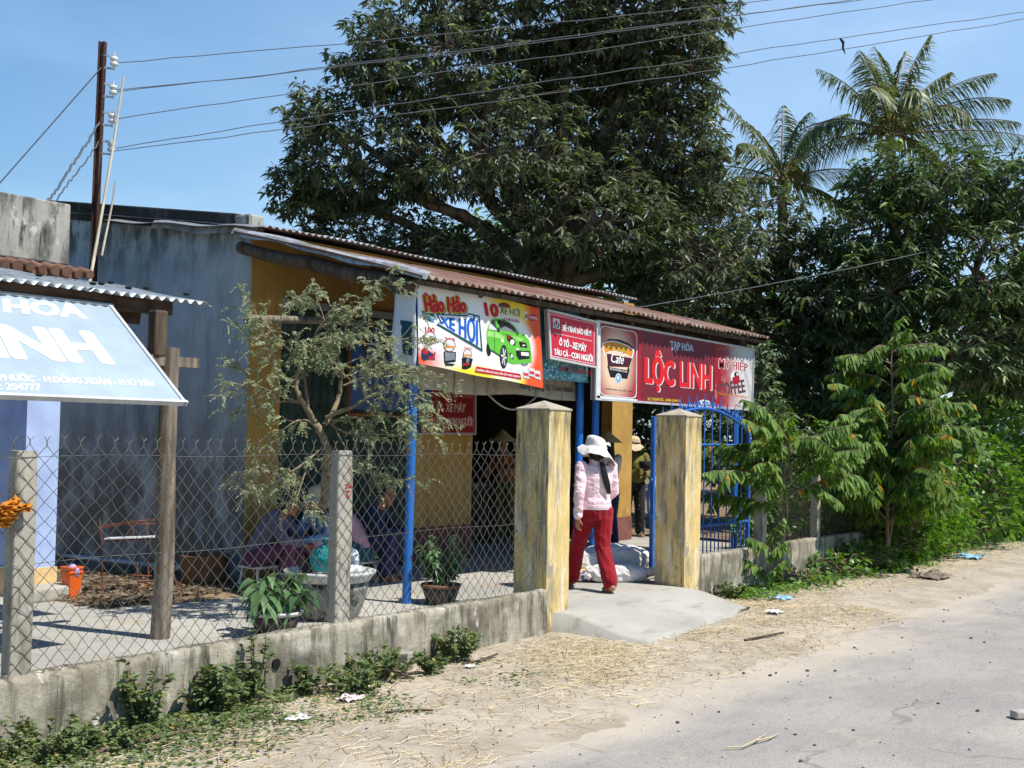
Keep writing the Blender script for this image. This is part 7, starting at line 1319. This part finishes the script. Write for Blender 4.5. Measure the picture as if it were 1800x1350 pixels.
def sf(r):
    while True:
        x = 2.8+9.5*r.random()**.9; y = 3.7+2.05*r.random(); c = fbm(x*.55, y*1.0, 1.1); ed = min(1, max(0, (y-3.75)/.5))*min(1, max(.0, (5.95-y)/.5))
        onramp = 8.7 < x < 11.2 and y > 5.0
        if (not onramp or r.random() < .06) and r.random() < (.16+1.1*max(0, c+.08))*ed and not (x < 5.5 and y > 5.2 and r.random() < .8): return x, y, r.normal()*.7+.1
straws('straw_scatter', 7600, sf, 3)
def sf2(r): 
    x = 10.5+18*r.random()**1.2; y = 5.25+r.normal()*.32-.25*(x > 14)*r.random(); return x, min(y, 5.75), r.normal()*.6
straws('straw_scatter', 5200, sf2, 4, .06, .26)
def stones(name, n, fn, s0, s1, mat, seed):
    r = np.random.default_rng(seed); b = MB()
    for i in range(n):
        x, y = fn(r); s = s0+(s1-s0)*r.random()**3; z = max(verge_z(x, y) if y > 3.4 else -9, -.203+.006*fbm(x, y, .5)); P = []; k = 5
        for ring, (rr, zz) in enumerate(((.75,0.), (1.,.45), (.55,.9))):
            for q in range(k): a = 6.283*q/k+ring*.5; e = r.uniform(.7,1.2); P.append((x+s*rr*e*math.cos(a), y+s*rr*e*math.sin(a), z-.002+s*zz*r.uniform(.7,1.)))
        b.add(P, [(j*k+q, j*k+(q+1) % k, (j+1)*k+(q+1) % k, (j+1)*k+q) for j in (0,1) for q in range(k)]+[tuple(2*k+q for q in range(k))])
    o = b.build(name, mat, origin=(0,0,0)); tag(o, kind='stuff')
basic('dark_stone', c255(84,80,78), .85, .3, 20); basic('pale_stone', c255(180,174,164), .85, .2, 20)
stones('gravel', 420, lambda r: (3+13*r.random(), 1.2+3.6*r.random()), .003, .017, 'dark_stone', 8)
stones('gravel', 900, lambda r: (3+14*r.random(), 1.0+4.2*r.random()), .003, .014, 'pale_stone', 9)
def paper(label, x, y, s, mat, seed, cat='litter', z=None, name='crumpled_wrapper'):
    r = np.random.default_rng(seed); z = max(verge_z(x, y), -.2) if z is None else z; b = MB(); n = 7
    b.grid(lambda u, v: (x+s*(u-.5)*1.3+.12*s*noise.noise((u*4, v*4, seed)), y+s*(v-.5)+.12*s*noise.noise((u*4, v*4, seed+5)), z+.012+s*.32*abs(noise.noise((u*2.6, v*2.6, seed+9)))+.02*s), n, n); tag(b.build(name, mat, solid=.0015), label, cat, 'litter on the verge')
paper('pink printed paper crumpled on the weeds below the broken brick', 5.75, 5.36, .12, 'pink_paper', 2); paper('torn white wrapper lying on the straw at the lower left', 5.14, 5.20, .10, 'white_plastic', 3)
paper('pale blue plastic bag lying on the verge at the far right', 18.57, 5.05, .34, 'blue_plastic', 4); paper('red foil wrapper at the foot of the wall by the right pillar', 12.25, 5.66, .15, 'red_plastic', 5); paper('white and blue wrapper on the straw right of the ramp', 12.2, 5.25, .17, 'blue_plastic', 6); paper('flat white scrap beside the front corner of the ramp', 11.15, 4.86, .14, 'white_plastic', 7); paper('tiny white scrap on the dry earth near the left pillar', 7.1, 5.45, .06, 'white_plastic', 8)
paper('dry curled palm sheath lying on the verge at the right', 15.55, 4.72, .42, 'weathered_wood', 12, 'litter', name='dry_sheath')
def stick(label, pts, r, mat='dark_wood'):
    b = MB(); b.tube([(x, y, max(verge_z(x, y), -.2)+z) for x, y, z in pts], r, 6); tag(b.build('stick', mat), label, 'stick', 'sticks on the verge')
stick('long brown stick lying among the weeds at the lower left corner', [(3.85,5.42,.02),(4.1,5.40,.03),(4.35,5.43,.025),(4.62,5.42,.02)], .012)
stick('dark stick leaning on the weeds by the broken brick', [(6.15,5.52,.14),(6.3,5.45,.07),(6.42,5.40,.02)], .010); stick('short dark stick on the dry earth below the left pillar', [(7.1,5.52,.02),(7.3,5.50,.02),(7.55,5.53,.025)], .009); stick('little forked twig on the straw in the foreground', [(5.62,4.95,.01),(5.78,4.84,.012),(5.85,4.76,.01)], .008)
stick('brown palm rib on the straw in front of the ramp', [(9.6,4.45,.01),(9.9,4.38,.02),(10.15,4.34,.02)], .011)
b = MB(); b.box((6.72, 5.74, -.10), (.11,.09,.13), Matrix.Rotation(.3, 3, 'Z')); tag(b.build('broken_brick', 'plinth_concrete', bevel=.008), 'broken concrete brick standing in the weeds against the low wall', 'brick')
b = MB(); b.box((8.30, 1.92, -.175), (.16,.08,.05), Matrix.Rotation(-.7, 3, 'Z')); tag(b.build('stone', 'pale_stone', bevel=.012), 'pale broken stone on the road at the right edge', 'stone')
b = MB(); b.tube([(6.35,3.05,-.192),(6.42,2.98,-.188),(6.56,2.97,-.18),(6.78,3.0,-.188)], [.004,.005,.005,.003], 5); b.tube([(6.56,2.97,-.18),(6.7,2.94,-.185),(6.85,2.95,-.19)], [.005,.006,.002], 5); tag(b.build('straw_stalk', 'straw'), 'single curved straw stalk lying on the asphalt', 'stalk')
for m_ in list(bpy.data.materials):
    if m_.users == 0: bpy.data.materials.remove(m_)
